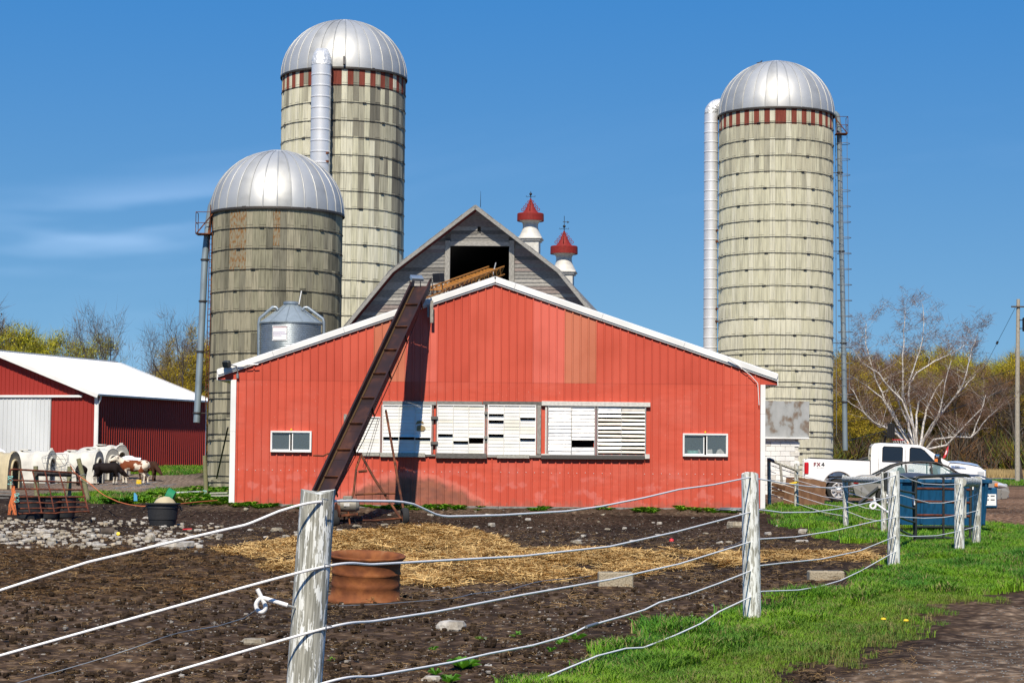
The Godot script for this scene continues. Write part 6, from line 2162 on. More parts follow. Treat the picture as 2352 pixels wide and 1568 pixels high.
# ---------------------------------------------------------------- hay elevators
func hay_elevators():
	var A := at(967, 657, 58.35)
	var Bq := at(716, 1196, 50.2)
	var t := thing("hay_elevator", "long rusty hay elevator leaning up against the red barn on small wheels", "hay elevator", Bq)
	var d := A - Bq
	var L := d.length()
	var z := d.normalized()
	var xx := Vector3(-z.z, 0, z.x).normalized()
	var nn := z.cross(xx)
	if nn.y < 0: nn = -nn
	var frame := Basis(xx, nn, xx.cross(nn))   # third axis points down the slope
	var P := func(x: float, y: float, s: float): return xx * x + nn * y + z * s
	var hw := 0.235
	# bed plates
	var s := 0.0
	while s < L - 0.1:
		var e: float = min(s + 1.22, L)
		var b := MB.new()
		b.box(Transform3D(frame, P.call(0, 0, (s + e) / 2)), Vector3(hw * 2, 0.012, e - s - 0.006), 0.003)
		put("bed_plate", b, M.dark_rust, t)
		s += 1.22
	for sd in [-1, 1]:
		var b := MB.new()
		b.box(Transform3D(frame, P.call(sd * (hw + 0.012), 0.02, L / 2)), Vector3(0.012, 0.26, L), 0.003)
		b.box(Transform3D(frame, P.call(sd * (hw + 0.035), 0.15, L / 2)), Vector3(0.045, 0.012, L), 0.003)
		put("side_rail", b, M.dark_rust, t)
		b = MB.new()
		b.slab([P.call(sd * (hw + 0.012) - 0.006, -0.1, L), P.call(sd * (hw + 0.012) - 0.006, 0.15, L), P.call(sd * (hw + 0.012) - 0.006, 0.1, L + 0.32)], xx * 0.012)
		put("rail_end", b, M.dark_rust, t)
		for k in 6:
			b = MB.new()
			b.box(Transform3D(frame, P.call(sd * (hw + 0.03), -0.02, 1.2 + k * 1.7)), Vector3(0.03, 0.34, 0.05), 0.005)
			put("splice_strap", b, M.rust, t)
	# truss below
	var tr := MB.new()
	for sd in [-1, 1]:
		tr.tube([P.call(sd * hw, -0.12, L * 0.15), P.call(sd * hw * 0.8, -0.34, L * 0.35), P.call(sd * hw * 0.8, -0.34, L * 0.7), P.call(sd * hw, -0.12, L * 0.9)], 0.012, 5)
	put("truss_rod", tr, M.rust, t)
	# flights and the chain
	var k2 := 0
	s = 0.55
	while s < L - 0.2:
		var b := MB.new()
		b.box(Transform3D(frame, P.call(0.02, 0.05, s)), Vector3(hw * 2 - 0.07, 0.075, 0.018), 0.004)
		put("flight", b, M.rust, t)
		s += 1.13
	var ch := MB.new()
	s = 0.1
	while s < L - 0.05:
		ch.box(Transform3D(frame, P.call(-hw + 0.045, 0.022, s)), Vector3(0.04, 0.02, 0.030))
		s += 0.048
	put("drag_chain", ch, M.chain, t).set_meta("kind", "stuff")
	# undercarriage
	var W := func(px: float, py: float, dz: float): return at(px, py, dz) - Bq
	for q in [["leg_tube", [[886, 943, 54.9], [889, 960, 54.6], [915, 1110, 52.0], [926, 1168, 51.1]], 0.032], ["leg_tube", [[829, 1044, 52.9], [860, 1100, 52.2], [921, 1192, 51.1]], 0.032], ["leg_tube", [[829, 1044, 52.9], [818, 1075, 52.5], [812, 1130, 51.8], [800, 1170, 51.2]], 0.03],
		["cross_tube", [[815, 1135.5, 51.7], [866, 1133.5, 51.7], [908, 1133, 51.6]], 0.026], ["cross_tube", [[823, 1083, 52.4], [843, 1081, 52.4]], 0.035], ["axle_tube", [[780, 1195, 50.6], [860, 1195, 51.0], [922, 1190, 51.1]], 0.026]]:
		var pts := []
		for e in q[1]: pts.append(W.call(e[0], e[1], e[2]))
		var b := MB.new()
		b.tube(pts, q[2], 10)
		put(q[0], b, M.rust, t)
	var cb := MB.new()
	for q in [[868, 960, 833, 1073], [872, 960, 838, 1078]]: cb.tube([W.call(q[0], q[1], 54.0), W.call(q[2], q[3], 52.4)], 0.007, 4)
	put("winch_cable", cb, M.iron, t)
	# tyres
	for q in [[929.5, 1187, 51.1], [770, 1192, 50.4]]:
		var c: Vector3 = W.call(q[0], q[1], q[2])
		var x := Transform3D(Basis(Vector3.UP, 0.25) * Basis(Vector3.BACK, -PI / 2), c)
		var b := MB.new()
		b.lathe([Vector2(0.13, -0.06), Vector2(0.17, -0.085), Vector2(0.21, -0.075), Vector2(0.228, -0.05), Vector2(0.232, 0.0), Vector2(0.228, 0.05), Vector2(0.21, 0.075), Vector2(0.17, 0.085), Vector2(0.13, 0.06), Vector2(0.13, -0.06)], 26, x)
		var w := put("wheel", b, M.rubber, t)
		b = MB.new()
		b.lathe([Vector2(0.13, 0.05), Vector2(0.10, 0.02), Vector2(0.04, 0.03), Vector2(0.0, 0.05)], 16, x)
		b.lathe([Vector2(0.0, -0.05), Vector2(0.04, -0.03), Vector2(0.10, -0.02), Vector2(0.13, -0.05)], 16, x)
		put("hub", b, M.rust, w)
	# motor, pulley, stand, crank
	var mc: Vector3 = W.call(800, 1160, 50.4)
	var b := MB.new()
	b.lathe([Vector2(0.0, -0.17), Vector2(0.09, -0.165), Vector2(0.12, -0.12), Vector2(0.125, -0.03), Vector2(0.13, -0.03), Vector2(0.13, 0.03), Vector2(0.125, 0.03), Vector2(0.12, 0.12), Vector2(0.09, 0.165), Vector2(0.0, 0.17)], 20, Transform3D(Basis(Vector3.BACK, PI / 2).scaled_local(Vector3(1.35, 1.6, 1.35)), mc))
	b.box(Transform3D(Basis(), mc + Vector3(-0.02, 0.18, 0.0)), Vector3(0.22, 0.09, 0.2), 0.015)
	var mo := put("motor", b, M.motor_grey, t)
	b = MB.new()
	b.box(Transform3D(Basis(), mc + Vector3(-0.03, 0.02, 0.182)), Vector3(0.14, 0.08, 0.006))
	put("name_plate", b, M.header_white, mo)
	b = MB.new()
	b.box(Transform3D(Basis(Vector3.BACK, 0.1), mc + Vector3(0.0, -0.24, 0)), Vector3(0.5, 0.06, 0.3), 0.01)
	b.beam(mc + Vector3(0.0, -0.1, 0.05), mc + Vector3(0.06, -0.58, 0.05), 0.09, 0.04, 0.008)
	b.beam(mc + Vector3(-0.1, -0.25, -0.1), mc + Vector3(-0.12, -0.55, -0.1), 0.05, 0.04)
	put("motor_stand", b, M.rust, t)
	b = MB.new()
	b.lathe([Vector2(0.0, -0.02), Vector2(0.2, -0.025), Vector2(0.23, -0.03), Vector2(0.215, 0.0), Vector2(0.23, 0.03), Vector2(0.2, 0.025), Vector2(0.0, 0.02)], 24, Transform3D(Basis(Vector3.UP, 0.3) * Basis(Vector3.BACK, PI / 2), mc + Vector3(-0.27, -0.17, 0.02)))
	put("pulley", b, M.rust, t)
	b = MB.new()
	b.tube([W.call(775, 1040, 53.2), W.call(752, 1042, 53.0), W.call(742, 1047, 53.0), W.call(719, 1046, 53.0)], 0.022, 7)
	put("crank_handle", b, M.rust, t)
	b = MB.new()
	var cp := [mc + Vector3(0.12, -0.2, 0.05), mc + Vector3(0.16, -0.35, 0.05), mc + Vector3(0.22, -0.5, 0.06), mc + Vector3(0.28, -0.6, 0.05)]
	b.tube(cp, 0.012, 5)
	put("power_cord", b, M.black_trim, t)

	# grey plank hanging beside the elevator head
	for q in [[988, 690, 995, 741, 0.03], [981, 700, 986, 728, 0.0]]:
		var pl := MB.new()
		pl.slab([at(q[0], q[3], 58.45), at(q[2], q[3], 58.45), at(q[2], q[1], 58.45), at(q[0], q[1], 58.45)], Vector3(0, 0, -0.04))
		tag(put("hanging_plank", pl, M.grey_wood_v), "short weathered plank hanging on the barn wall by the elevator head", "plank", "planks by the elevator head")
	# two sheet metal lamp hoods at the elevator head
	for q in [[957, 641, 58.3, 0.35, "bin_steel", "blue grey metal floodlight hood above the elevator head"], [1007, 640, 58.6, -0.5, "iron", "dark metal floodlight hood beside the yellow elevator frame"]]:
		var c := at(q[0], q[1], q[2])
		var h := thing("floodlight", q[5], "floodlight", c + Vector3(0, -0.25, 0))
		b = MB.new()
		var x := Transform3D(Basis(Vector3.UP, q[3]) * Basis(Vector3.RIGHT, 0.5), Vector3(0, 0.28, 0))
		if q[3] < 0: x = Transform3D(Basis(Vector3.UP, -0.75) * Basis(Vector3.RIGHT, 0.1), Vector3(0, 0.28, 0))
		b.box(x, Vector3(0.36 if q[3] > 0 else 0.3, 0.10 if q[3] > 0 else 0.26, 0.24 if q[3] > 0 else 0.2), 0.012)
		put("hood", b, M[q[4]], h)
		b = MB.new()
		b.tube([Vector3(-0.2, 0.22, 0), Vector3(-0.14, -0.1, 0.0)], 0.014, 5)
		b.tube([Vector3(0.1, 0.22, 0), Vector3(0.12, -0.05, 0.0)], 0.014, 5)
		put("bracket", b, M.iron, h)
	# corner floodlight on a bent conduit
	var f := thing("floodlight", "grey box floodlight on a bent conduit at the barn eave corner", "floodlight", at(545, 862, 58.62))
	b = MB.new()
	b.tube([Vector3(0, 0, 0), Vector3(0.0, 0.14, 0.02), Vector3(-0.03, 0.26, 0.06), Vector3(-0.14, 0.29, 0.12), Vector3(-0.22, 0.29, 0.14)], 0.018, 7)
	b.box(Transform3D(Basis(), Vector3(0.0, -0.02, 0.0)), Vector3(0.07, 0.14, 0.06), 0.01)
	put("conduit_arm", b, M.wire_grey, f)
	b = MB.new()
	b.box(Transform3D(Basis(Vector3.UP, -0.5) * Basis(Vector3.RIGHT, 0.25), Vector3(-0.29, 0.31, 0.2)), Vector3(0.23, 0.2, 0.16), 0.03)
	put("housing", b, M.gate_black, f)
	b = MB.new()
	b.box(Transform3D(Basis(Vector3.UP, -0.5) * Basis(Vector3.RIGHT, 0.25), Vector3(-0.29, 0.31, 0.2)).translated_local(Vector3(0, 0, 0.083)), Vector3(0.18, 0.15, 0.005))
	put("lens", b, M.tint_glass, f)
	b = MB.new()
	b.tube([Vector3(-0.05, 0.3, 0.1), Vector3(0.6, 0.32, 0.08)], 0.015, 5)
	put("conduit", b, M.chute_white, f)

	# yellow elevator lying over the roof into the loft door
	var a0 := at(1000, 662, 59.6)
	var a1 := at(1140, 612, 67.5)
	var e2 := thing("roof_elevator", "rusty yellow lattice hay elevator lying over the roof into the loft door", "hay elevator", a0)
	d = a1 - a0
	L = d.length()
	z = d.normalized()
	xx = Vector3(-z.z, 0, z.x).normalized()
	nn = z.cross(xx)
	if nn.y < 0: nn = -nn
	frame = Basis(xx, nn, xx.cross(nn))
	var off := Vector3(0, 0, 0)
	for sd in [-1, 1]:
		for yy in [0.0, -0.26]:
			b = MB.new()
			b.beam(P2(xx, nn, z, sd * 0.26, yy, -0.3), P2(xx, nn, z, sd * 0.26, yy, L), 0.05, 0.045, 0.006, nn)
			put("chord", b, M.yellow_rust, e2)
		for k in 14:
			b = MB.new()
			b.beam(P2(xx, nn, z, sd * 0.26, -0.26, k * L / 14), P2(xx, nn, z, sd * 0.26, 0.0, k * L / 14), 0.03, 0.03, 0.0, z)
			b.beam(P2(xx, nn, z, sd * 0.26, -0.26, k * L / 14), P2(xx, nn, z, sd * 0.26, 0.0, (k + 1) * L / 14), 0.018, 0.018, 0.0, z)
			put("lattice_strut", b, M.rust if k < 6 else M.yellow_rust, e2)
	for k in 17:
		b = MB.new()
		b.beam(P2(xx, nn, z, -0.25, -0.05, k * L / 17 + 0.1), P2(xx, nn, z, 0.25, -0.05, k * L / 17 + 0.1), 0.05, 0.03, 0.004)
		put("rung", b, M.yellow_rust, e2)
	for k in 3:
		b = MB.new()
		b.beam(P2(xx, nn, z, -0.2, -0.28, 1.5 + k * 2.5), P2(xx, nn, z, -0.2, -0.28, 1.5 + k * 2.5) + Vector3(0, -0.55, 0), 0.07, 0.07)
		put("prop_post", b, M.grey_wood_v, e2)
	var rod := MB.new()
	rod.tube([at(1130, 638, 67.0), at(1139, 603, 67.0)], 0.02, 6)
	tag(put("grey_pipe", rod, M.galvanised), "thin grey pipe leaning in the loft door opening", "pipe")

func P2(xx: Vector3, nn: Vector3, z: Vector3, x: float, y: float, s: float) -> Vector3:
	return xx * x + nn * y + z * s
# ---------------------------------------------------------------- paddock fence
func post_mesh(h: float, rad: float, lean: Vector3, sd: int) -> MB:
	var b := MB.new()
	var rows := []
	var n := FastNoiseLite.new()
	n.seed = sd
	n.frequency = 2.0
	var sides := 28
	var ringp := []
	for j in 17:
		var row := []
		var y := -0.3 + (h + 0.3) * j / 16.0
		for k in sides + 1:
			var a := TAU * k / sides
			var rr := rad * (1.04 - 0.06 * j / 16.0) * (1.0 + 0.05 * n.get_noise_3d(cos(a), y * 0.5, sin(a)))
			row.append(Vector3(cos(a) * rr, y + (0.012 * sin(a * 2 + sd) if j == 16 else 0.0), -sin(a) * rr) + lean * (y / h))
		rows.append(row)
	b.surf(rows, true)
	for i in b.v.size():
		var p: Vector3 = b.v[i] - lean * (b.v[i].y / h)
		b.uv[i] = Vector2(atan2(-p.z, p.x) / TAU, 1.0 - b.v[i].y / 1.4)
	# mend the seam where the angle wraps
	for i in range(0, b.v.size(), 3):
		var hi: float = max(b.uv[i].x, max(b.uv[i + 1].x, b.uv[i + 2].x))
		for k in 3:
			if hi - b.uv[i + k].x > 0.5: b.uv[i + k].x += 1.0
	var top: Array = rows[16]
	var c := Vector3(0, h, 0) + lean
	var i0 := b.v.size()
	for k in sides: b.tri(c, top[k], top[k + 1])
	for i in range(i0, b.v.size()): b.uv[i] = Vector2(b.v[i].x * 1.5 + 0.3, b.v[i].z * 1.5 + 0.1)
	return b

func fence_post(x: float, z: float, h: float, rad: float, lean: Vector3, m: Material, sd: int, label: String) -> Node3D:
	var t := thing("fence_post", label, "fence post", Vector3(x, gh(x, z), -z), sd * 1.3, "round wooden fence posts")
	var b := post_mesh(h, rad, lean.rotated(Vector3.UP, -sd * 1.3), sd)
	put("shaft", b, m, t)
	return t

func strand(label: String, pts: Array, depths: Array, rad: float, m: Material):
	# pts: [x, y] pairs in picture units; depths: [x, depth] knots, straight between posts
	var w := []
	for q in pts:
		var z := 0.0
		for k in depths.size() - 1:
			if (q[0] >= depths[k][0] and q[0] <= depths[k + 1][0]) or (k == 0 and q[0] < depths[0][0]) or (k == depths.size() - 2 and q[0] > depths[-1][0]):
				var f: float = (q[0] - depths[k][0]) / float(depths[k + 1][0] - depths[k][0])
				z = 1.0 / lerpf(1.0 / depths[k][1], 1.0 / depths[k + 1][1], f)
				break
		w.append(at(q[0], q[1], z))
	var c := Curve3D.new()
	for k in w.size():
		var tan: Vector3 = (w[min(k + 1, w.size() - 1)] - w[max(k - 1, 0)]) * 0.16
		var l0: float = (w[k] - w[max(k - 1, 0)]).length()
		var l1: float = (w[min(k + 1, w.size() - 1)] - w[k]).length()
		var s: float = min(1.0, min(l0 if k > 0 else l1, l1 if k < w.size() - 1 else l0) * 0.33 / max(tan.length(), 0.001))
		c.add_point(w[k], -tan * s, tan * s)
	var pp := c.tessellate(4, 2.0)
	var arr := []
	for p in pp: arr.append(p)
	var b := MB.new()
	b.tube(arr, rad, 7)
	tag(put("fence_wire", b, m), label, "fence wire", "white coated paddock wires")

func paddock_fence():
	var D := [[-260, 9.0], [728, 9.58], [1722, 18.08], [2053, 27.48], [2210, 32.18], [2246, 34.7]]
	fence_post(-0.985, 9.7, 1.28, 0.083, Vector3(0.075, 0, 0.0), M.worn_post, 3, "thick weathered post with flaking white paint at the paddock corner nearest the rusty wheel rim")
	fence_post(-3.35, 9.1, 1.25, 0.083, Vector3(-0.05, 0, 0), M.painted_post, 4, "paddock post standing in the dip outside the corner post")
	fence_post(2.15, 18.2, 1.33, 0.078, Vector3(-0.025, 0, 0), M.painted_post, 5, "white painted post between the corner post and the concrete block in the grass edge")
	fence_post(5.16, 27.6, 1.31, 0.082, Vector3(0.0, 0, 0), M.painted_post, 6, "white painted post beside the black pipe gate hinge")
	fence_post(7.07, 32.3, 1.19, 0.077, Vector3(0.0, 0, 0), M.painted_post, 7, "white brace post carrying the near end of the round brace rail")
	fence_post(7.9, 34.8, 1.20, 0.07, Vector3(0.04, 0, 0), M.worn_post, 8, "worn grey end post carrying the far end of the round brace rail")
	var b := MB.new()
	b.tube([Vector3(7.1, 1.13, -32.25), Vector3(7.5, 1.12, -33.5), Vector3(7.9, 1.1, -34.75)], 0.075, 14)
	tag(put("brace_rail", b, M.worn_post), "round weathered brace rail between the white brace post and the worn end post", "rail")
	b = MB.new()
	b.beam(at(2217, 1190, 32.6), at(2217, 1120, 32.6), 0.07, 0.04, 0.008)
	tag(put("batten", b, M.worn_post), "narrow white batten nailed behind the white brace post", "batten")
	# far brace assembly by the barn corner and the lane
	for q in [[1768, 1052, 1162, 62.0, 0.055, "worn grey post standing against the white barn corner"], [1830, 1065, 1170, 60.5, 0.06, "worn grey post in front of the brown plywood sheet"], [1944, 1092, 1200, 47.5, 0.062, "grey post carrying the horizontal brace beside the silver sedan"], [2031, 1085, 1222, 43.5, 0.06, "dark bluish post at the gate hinge end of the brace"]]:
		var p := at(q[0], q[2], q[3])
		var top := at(q[0], q[1], q[3])
		var t := thing("fence_post", q[5], "fence post", Vector3(p.x, gh(p.x, q[3]), -q[3]), q[0], "round wooden fence posts")
		put("shaft", post_mesh(top.y - t.position.y, q[4], Vector3(0.03, 0, 0), int(q[0])), M.worn_post, t)
	for q in [[1768, 1055, 62.0, 1834, 1080, 60.4, 0.055, "slanting grey brace rail at the barn corner"], [1940, 1100, 47.5, 2035, 1103, 43.5, 0.07, "thick horizontal grey brace rail in front of the silver sedan"]]:
		b = MB.new()
		b.tube([at(q[0], q[1], q[2]), at((q[0] + q[3]) / 2, (q[1] + q[4]) / 2 + 1, (q[2] + q[5]) / 2), at(q[3], q[4], q[5])], q[6], 12)
		tag(put("brace_rail", b, M.worn_post), q[7], "rail")
	for q in [[1793, 1068, 1797, 1110], [1976, 1155, 2022, 1118]]:
		b = MB.new()
		b.beam(at(q[0], q[1], 47.0 if q[0] > 1900 else 61), at(q[2], q[3], 45.0 if q[0] > 1900 else 61), 0.07, 0.07, 0.008)
		tag(put("brace_strut", b, M.grey_wood_v), "broken grey brace strut hanging by the silver sedan" if q[0] > 1900 else "thin grey strut under the slanting brace at the barn corner", "strut")
	# strands, top to bottom
	strand("topmost white wire of the paddock fence", [[-230, 1418], [0, 1355], [200, 1291], [430, 1236], [560, 1206], [640, 1174], [700, 1157], [740, 1152], [800, 1150], [900, 1151], [950, 1158], [1000, 1181], [1030, 1186], [1150, 1183], [1300, 1174], [1380, 1163], [1480, 1143], [1560, 1124], [1640, 1113], [1722, 1096], [1797, 1109], [1856, 1117], [1898, 1120], [1945, 1118], [2005, 1108], [2064, 1090], [2094, 1102], [2123, 1111], [2168, 1113], [2215, 1111], [2246, 1107]], D, 0.0064, M.wire_white)
	strand("second white wire of the paddock fence", [[-230, 1568], [0, 1505], [360, 1404], [740, 1302], [860, 1296], [1000, 1288], [1200, 1277], [1400, 1255], [1550, 1222], [1710, 1180], [1745, 1170], [1797, 1177], [1868, 1176], [1945, 1166], [2005, 1152], [2064, 1137], [2094, 1144], [2135, 1155], [2168, 1155], [2200, 1149], [2227, 1142], [2248, 1133]], D, 0.0064, M.wire_white)
	strand("middle white wire of the paddock fence", [[-230, 1722], [0, 1658], [310, 1568], [745, 1443], [860, 1426], [1000, 1405], [1200, 1366], [1400, 1331], [1560, 1295], [1715, 1247], [1745, 1238], [1826, 1233], [1915, 1219], [2005, 1198], [2064, 1187], [2123, 1190], [2168, 1188], [2212, 1181], [2248, 1172]], D, 0.0064, M.wire_white)
	strand("fourth white wire of the paddock fence, grey where it is spliced", [[-230, 1880], [0, 1810], [300, 1715], [745, 1568], [860, 1552], [980, 1531], [1037, 1521], [1123, 1501], [1223, 1482], [1295, 1462], [1323, 1451], [1344, 1440], [1381, 1429], [1438, 1413], [1481, 1400], [1515, 1383], [1581, 1365], [1653, 1339], [1722, 1312], [1745, 1299], [1797, 1293], [1886, 1284], [1975, 1265], [2064, 1229], [2094, 1232], [2153, 1230], [2198, 1221], [2248, 1208]], D, 0.0064, M.wire_white)
	strand("lowest white wire of the paddock fence, close above the grass", [[745, 1700], [950, 1655], [1100, 1618], [1252, 1556], [1295, 1538], [1372, 1506], [1438, 1489], [1478, 1487], [1510, 1475], [1553, 1458], [1610, 1432], [1653, 1404], [1722, 1372], [1750, 1358], [1834, 1355], [1883, 1347], [1931, 1333], [1980, 1310], [2036, 1278], [2067, 1262]], D, 0.0064, M.wire_white)
	var sp := MB.new()
	sp.tube([at(1347, 1439.5, 12.55), at(1372, 1431.5, 12.75)], 0.0105, 7)
	tag(put("wire_splice", sp, M.wire_grey), "grey crimp splice on the fourth paddock wire", "splice")
	# ties on the posts
	for q in [[740, 1152, 9.55], [745, 1302, 9.55], [748, 1443, 9.55]]:
		b = MB.new()
		var c := at(q[0], q[1], q[2])
		var ring := []
		for k in 13: ring.append(c + Vector3(0.0, cos(TAU * k / 12) * 0.016, sin(TAU * k / 12) * 0.011 - 0.006))
		b.tube(ring, 0.0025, 5)
		b.tube([c + Vector3(0.004, 0.012, 0), c + Vector3(0.025, 0.008, -0.03)], 0.0025, 5)
		tag(put("wire_tie", b, M.wire_grey), "small grey tie holding a white wire to the thick corner post", "tie", "wire ties on the corner post")
	# grey wires lying slack in the yard
	strand2("slack bare grey wire sagging across the mud left of the corner post", [[590, 1400, 9.8], [560, 1420, 10.2], [500, 1438, 11.2], [430, 1449, 12.2], [380, 1462, 12.8], [300, 1490, 12.9], [200, 1522, 12.8], [60, 1562, 12.6], [-60, 1600, 12.3]], 0.0035)
	strand2("slack bare grey wire lying on the straw behind the rusty rim", [[760, 1392, 19.6], [860, 1388, 19.9], [980, 1379, 20.3], [1050, 1372, 20.6], [1090, 1363, 21.2], [1170, 1354, 21.9], [1240, 1335, 23.4], [1330, 1326, 24.4], [1440, 1311, 26.0], [1540, 1290, 28.4], [1620, 1270, 31.0], [1690, 1250, 33.6], [1706, 1240, 34.2]], 0.0045)
	# handles: looped plastic gate hooks
	for q in [[[590, 1352], [600, 1372], [609, 1392], [605, 1403], [595, 1404], [588, 1394], [590, 1382], [600, 1374], [615, 1376], [640, 1384], [660, 1390]], [[2008, 1140], [2010, 1150], [2012, 1162], [2006, 1168], [2000, 1164], [2003, 1157], [2012, 1157], [2026, 1166], [2040, 1176]]]:
		b = MB.new()
		var pts := []
		var z := 9.6 if q[0][0] < 1000 else 27.2
		for e in q: pts.append(at(e[0], e[1], z))
		var cc := Curve3D.new()
		for k in pts.size():
			var tn: Vector3 = (pts[min(k + 1, pts.size() - 1)] - pts[max(k - 1, 0)]) * 0.2
			cc.add_point(pts[k], -tn, tn)
		var arr := []
		for p in cc.tessellate(3, 3.0): arr.append(p)
		b.tube(arr, 0.0105 if z < 20 else 0.016, 8)
		tag(put("wire_hook", b, M.wire_white), "white looped plastic wire end hanging left of the thick corner post" if z < 20 else "white looped plastic wire end beside the post at the gate hinge", "wire hook")
	b = MB.new()
	b.tube([at(660, 1390, 9.6), at(685, 1398, 9.66)], 0.006, 6)
	tag(put("wire_stub", b, M.galvanised), "short bright wire stub between the white loop and the corner post", "wire")
	# far paddock wires, thin
	for k in 5:
		var y0: float = [1085, 1099, 1118, 1134, 1152][k]
		strand2("thin white wire of the far brace fence near the barn corner", [[1772, y0 - 16, 61.8], [1830, y0 + 4, 60.4], [1890, y0 + 20 + k, 54.0], [1944, y0 + 26 + k * 2, 47.4]], 0.011)
	for k in 3:
		strand2("thin wire between the grey brace post and the dark hinge post", [[1946, 1130 + k * 22, 47.3], [1990, 1143 + k * 24, 45.3], [2031, 1146 + k * 26, 43.4]], 0.008)
	# black pipe gate
	var g0 := at(2095, 1243, 36.4)
	var gt := thing("pipe_gate", "black tubular steel gate with rusty bars in front of the blue dumpster", "gate", Vector3(g0.x, gh(g0.x, 36.4) + 0.02, -36.4))
	var q := func(px: float, py: float, z: float): return at(px, py, z) - gt.position
	b = MB.new()
	b.tube([q.call(2104, 1248, 36.4), q.call(2104, 1104, 36.4), q.call(2106, 1098, 36.4), q.call(2112, 1095, 36.4), q.call(2150, 1093, 36.6), q.call(2215, 1090, 37.0), q.call(2224, 1092, 37.05), q.call(2229, 1098, 37.1), q.call(2231, 1110, 37.1), q.call(2229, 1242, 37.1)], 0.028, 10)
	put("frame_pipe", b, M.gate_black, gt)
	for k in 5:
		b = MB.new()
		var y: float = [1122.0, 1152.0, 1183.0, 1210.0, 1235.0][k]
		b.tube([q.call(2105, y, 36.4), q.call(2168, y + 0.5, 36.7), q.call(2229, y + 2.5, 37.1)], 0.024, 9)
		put("bar", b, M.gate_rust if k < 3 else M.gate_black, gt)
	b = MB.new()
	b.beam(q.call(2168, 1094, 36.6), q.call(2168, 1236, 36.6), 0.075, 0.03, 0.008)
	put("stay", b, M.gate_black, gt)
	# short panel hinged at the left of the gate
	var gp := thing("gate_panel", "short black pipe gate panel angled against the white post", "gate", Vector3(at(2070, 1235, 33.5).x, gh(5.9, 33.5) + 0.02, -33.5))
	q = func(px: float, py: float, z: float): return at(px, py, z) - gp.position
	for k in 5:
		b = MB.new()
		var y: float = [1093.0, 1124.0, 1156.0, 1184.0, 1213.0][k]
		b.tube([q.call(2060, y, 31.5), q.call(2082, y + 3 + k * 2.2, 33.8), q.call(2102, y + 5 + k * 3.4, 36.3)], 0.02, 8)
		put("bar", b, M.gate_black, gp)
	b = MB.new()
	b.tube([q.call(2098, 1096, 36.2), q.call(2102, 1248, 36.3)], 0.026, 8)
	b.tube([q.call(2034, 1086, 31.3), q.call(2036, 1128, 31.3)], 0.03, 8)
	b.tube([q.call(2034, 1088, 31.3), q.call(2052, 1088, 31.3)], 0.026, 8)
	put("frame_pipe", b, M.gate_black, gp)
	b = MB.new()
	b.beam(q.call(2098, 1137, 36.15), q.call(2101, 1160, 36.15), 0.05, 0.03, 0.006)
	put("latch_tag", b, M.sign_white, gp)

func strand2(label: String, pts: Array, rad: float):
	var c := Curve3D.new()
	var w := []
	for p in pts: w.append(at(p[0], p[1], p[2]))
	for k in w.size():
		var tn: Vector3 = (w[min(k + 1, w.size() - 1)] - w[max(k - 1, 0)]) * 0.16
		c.add_point(w[k], -tn, tn)
	var arr := []
	for p in c.tessellate(3, 3.0): arr.append(p)
	var b := MB.new()
	b.tube(arr, rad, 5)
	tag(put("slack_wire" if label.begins_with("slack") else "fence_wire", b, M.wire_grey if rad < 0.007 else M.wire_white), label, "fence wire", "" if label.begins_with("slack") else label)

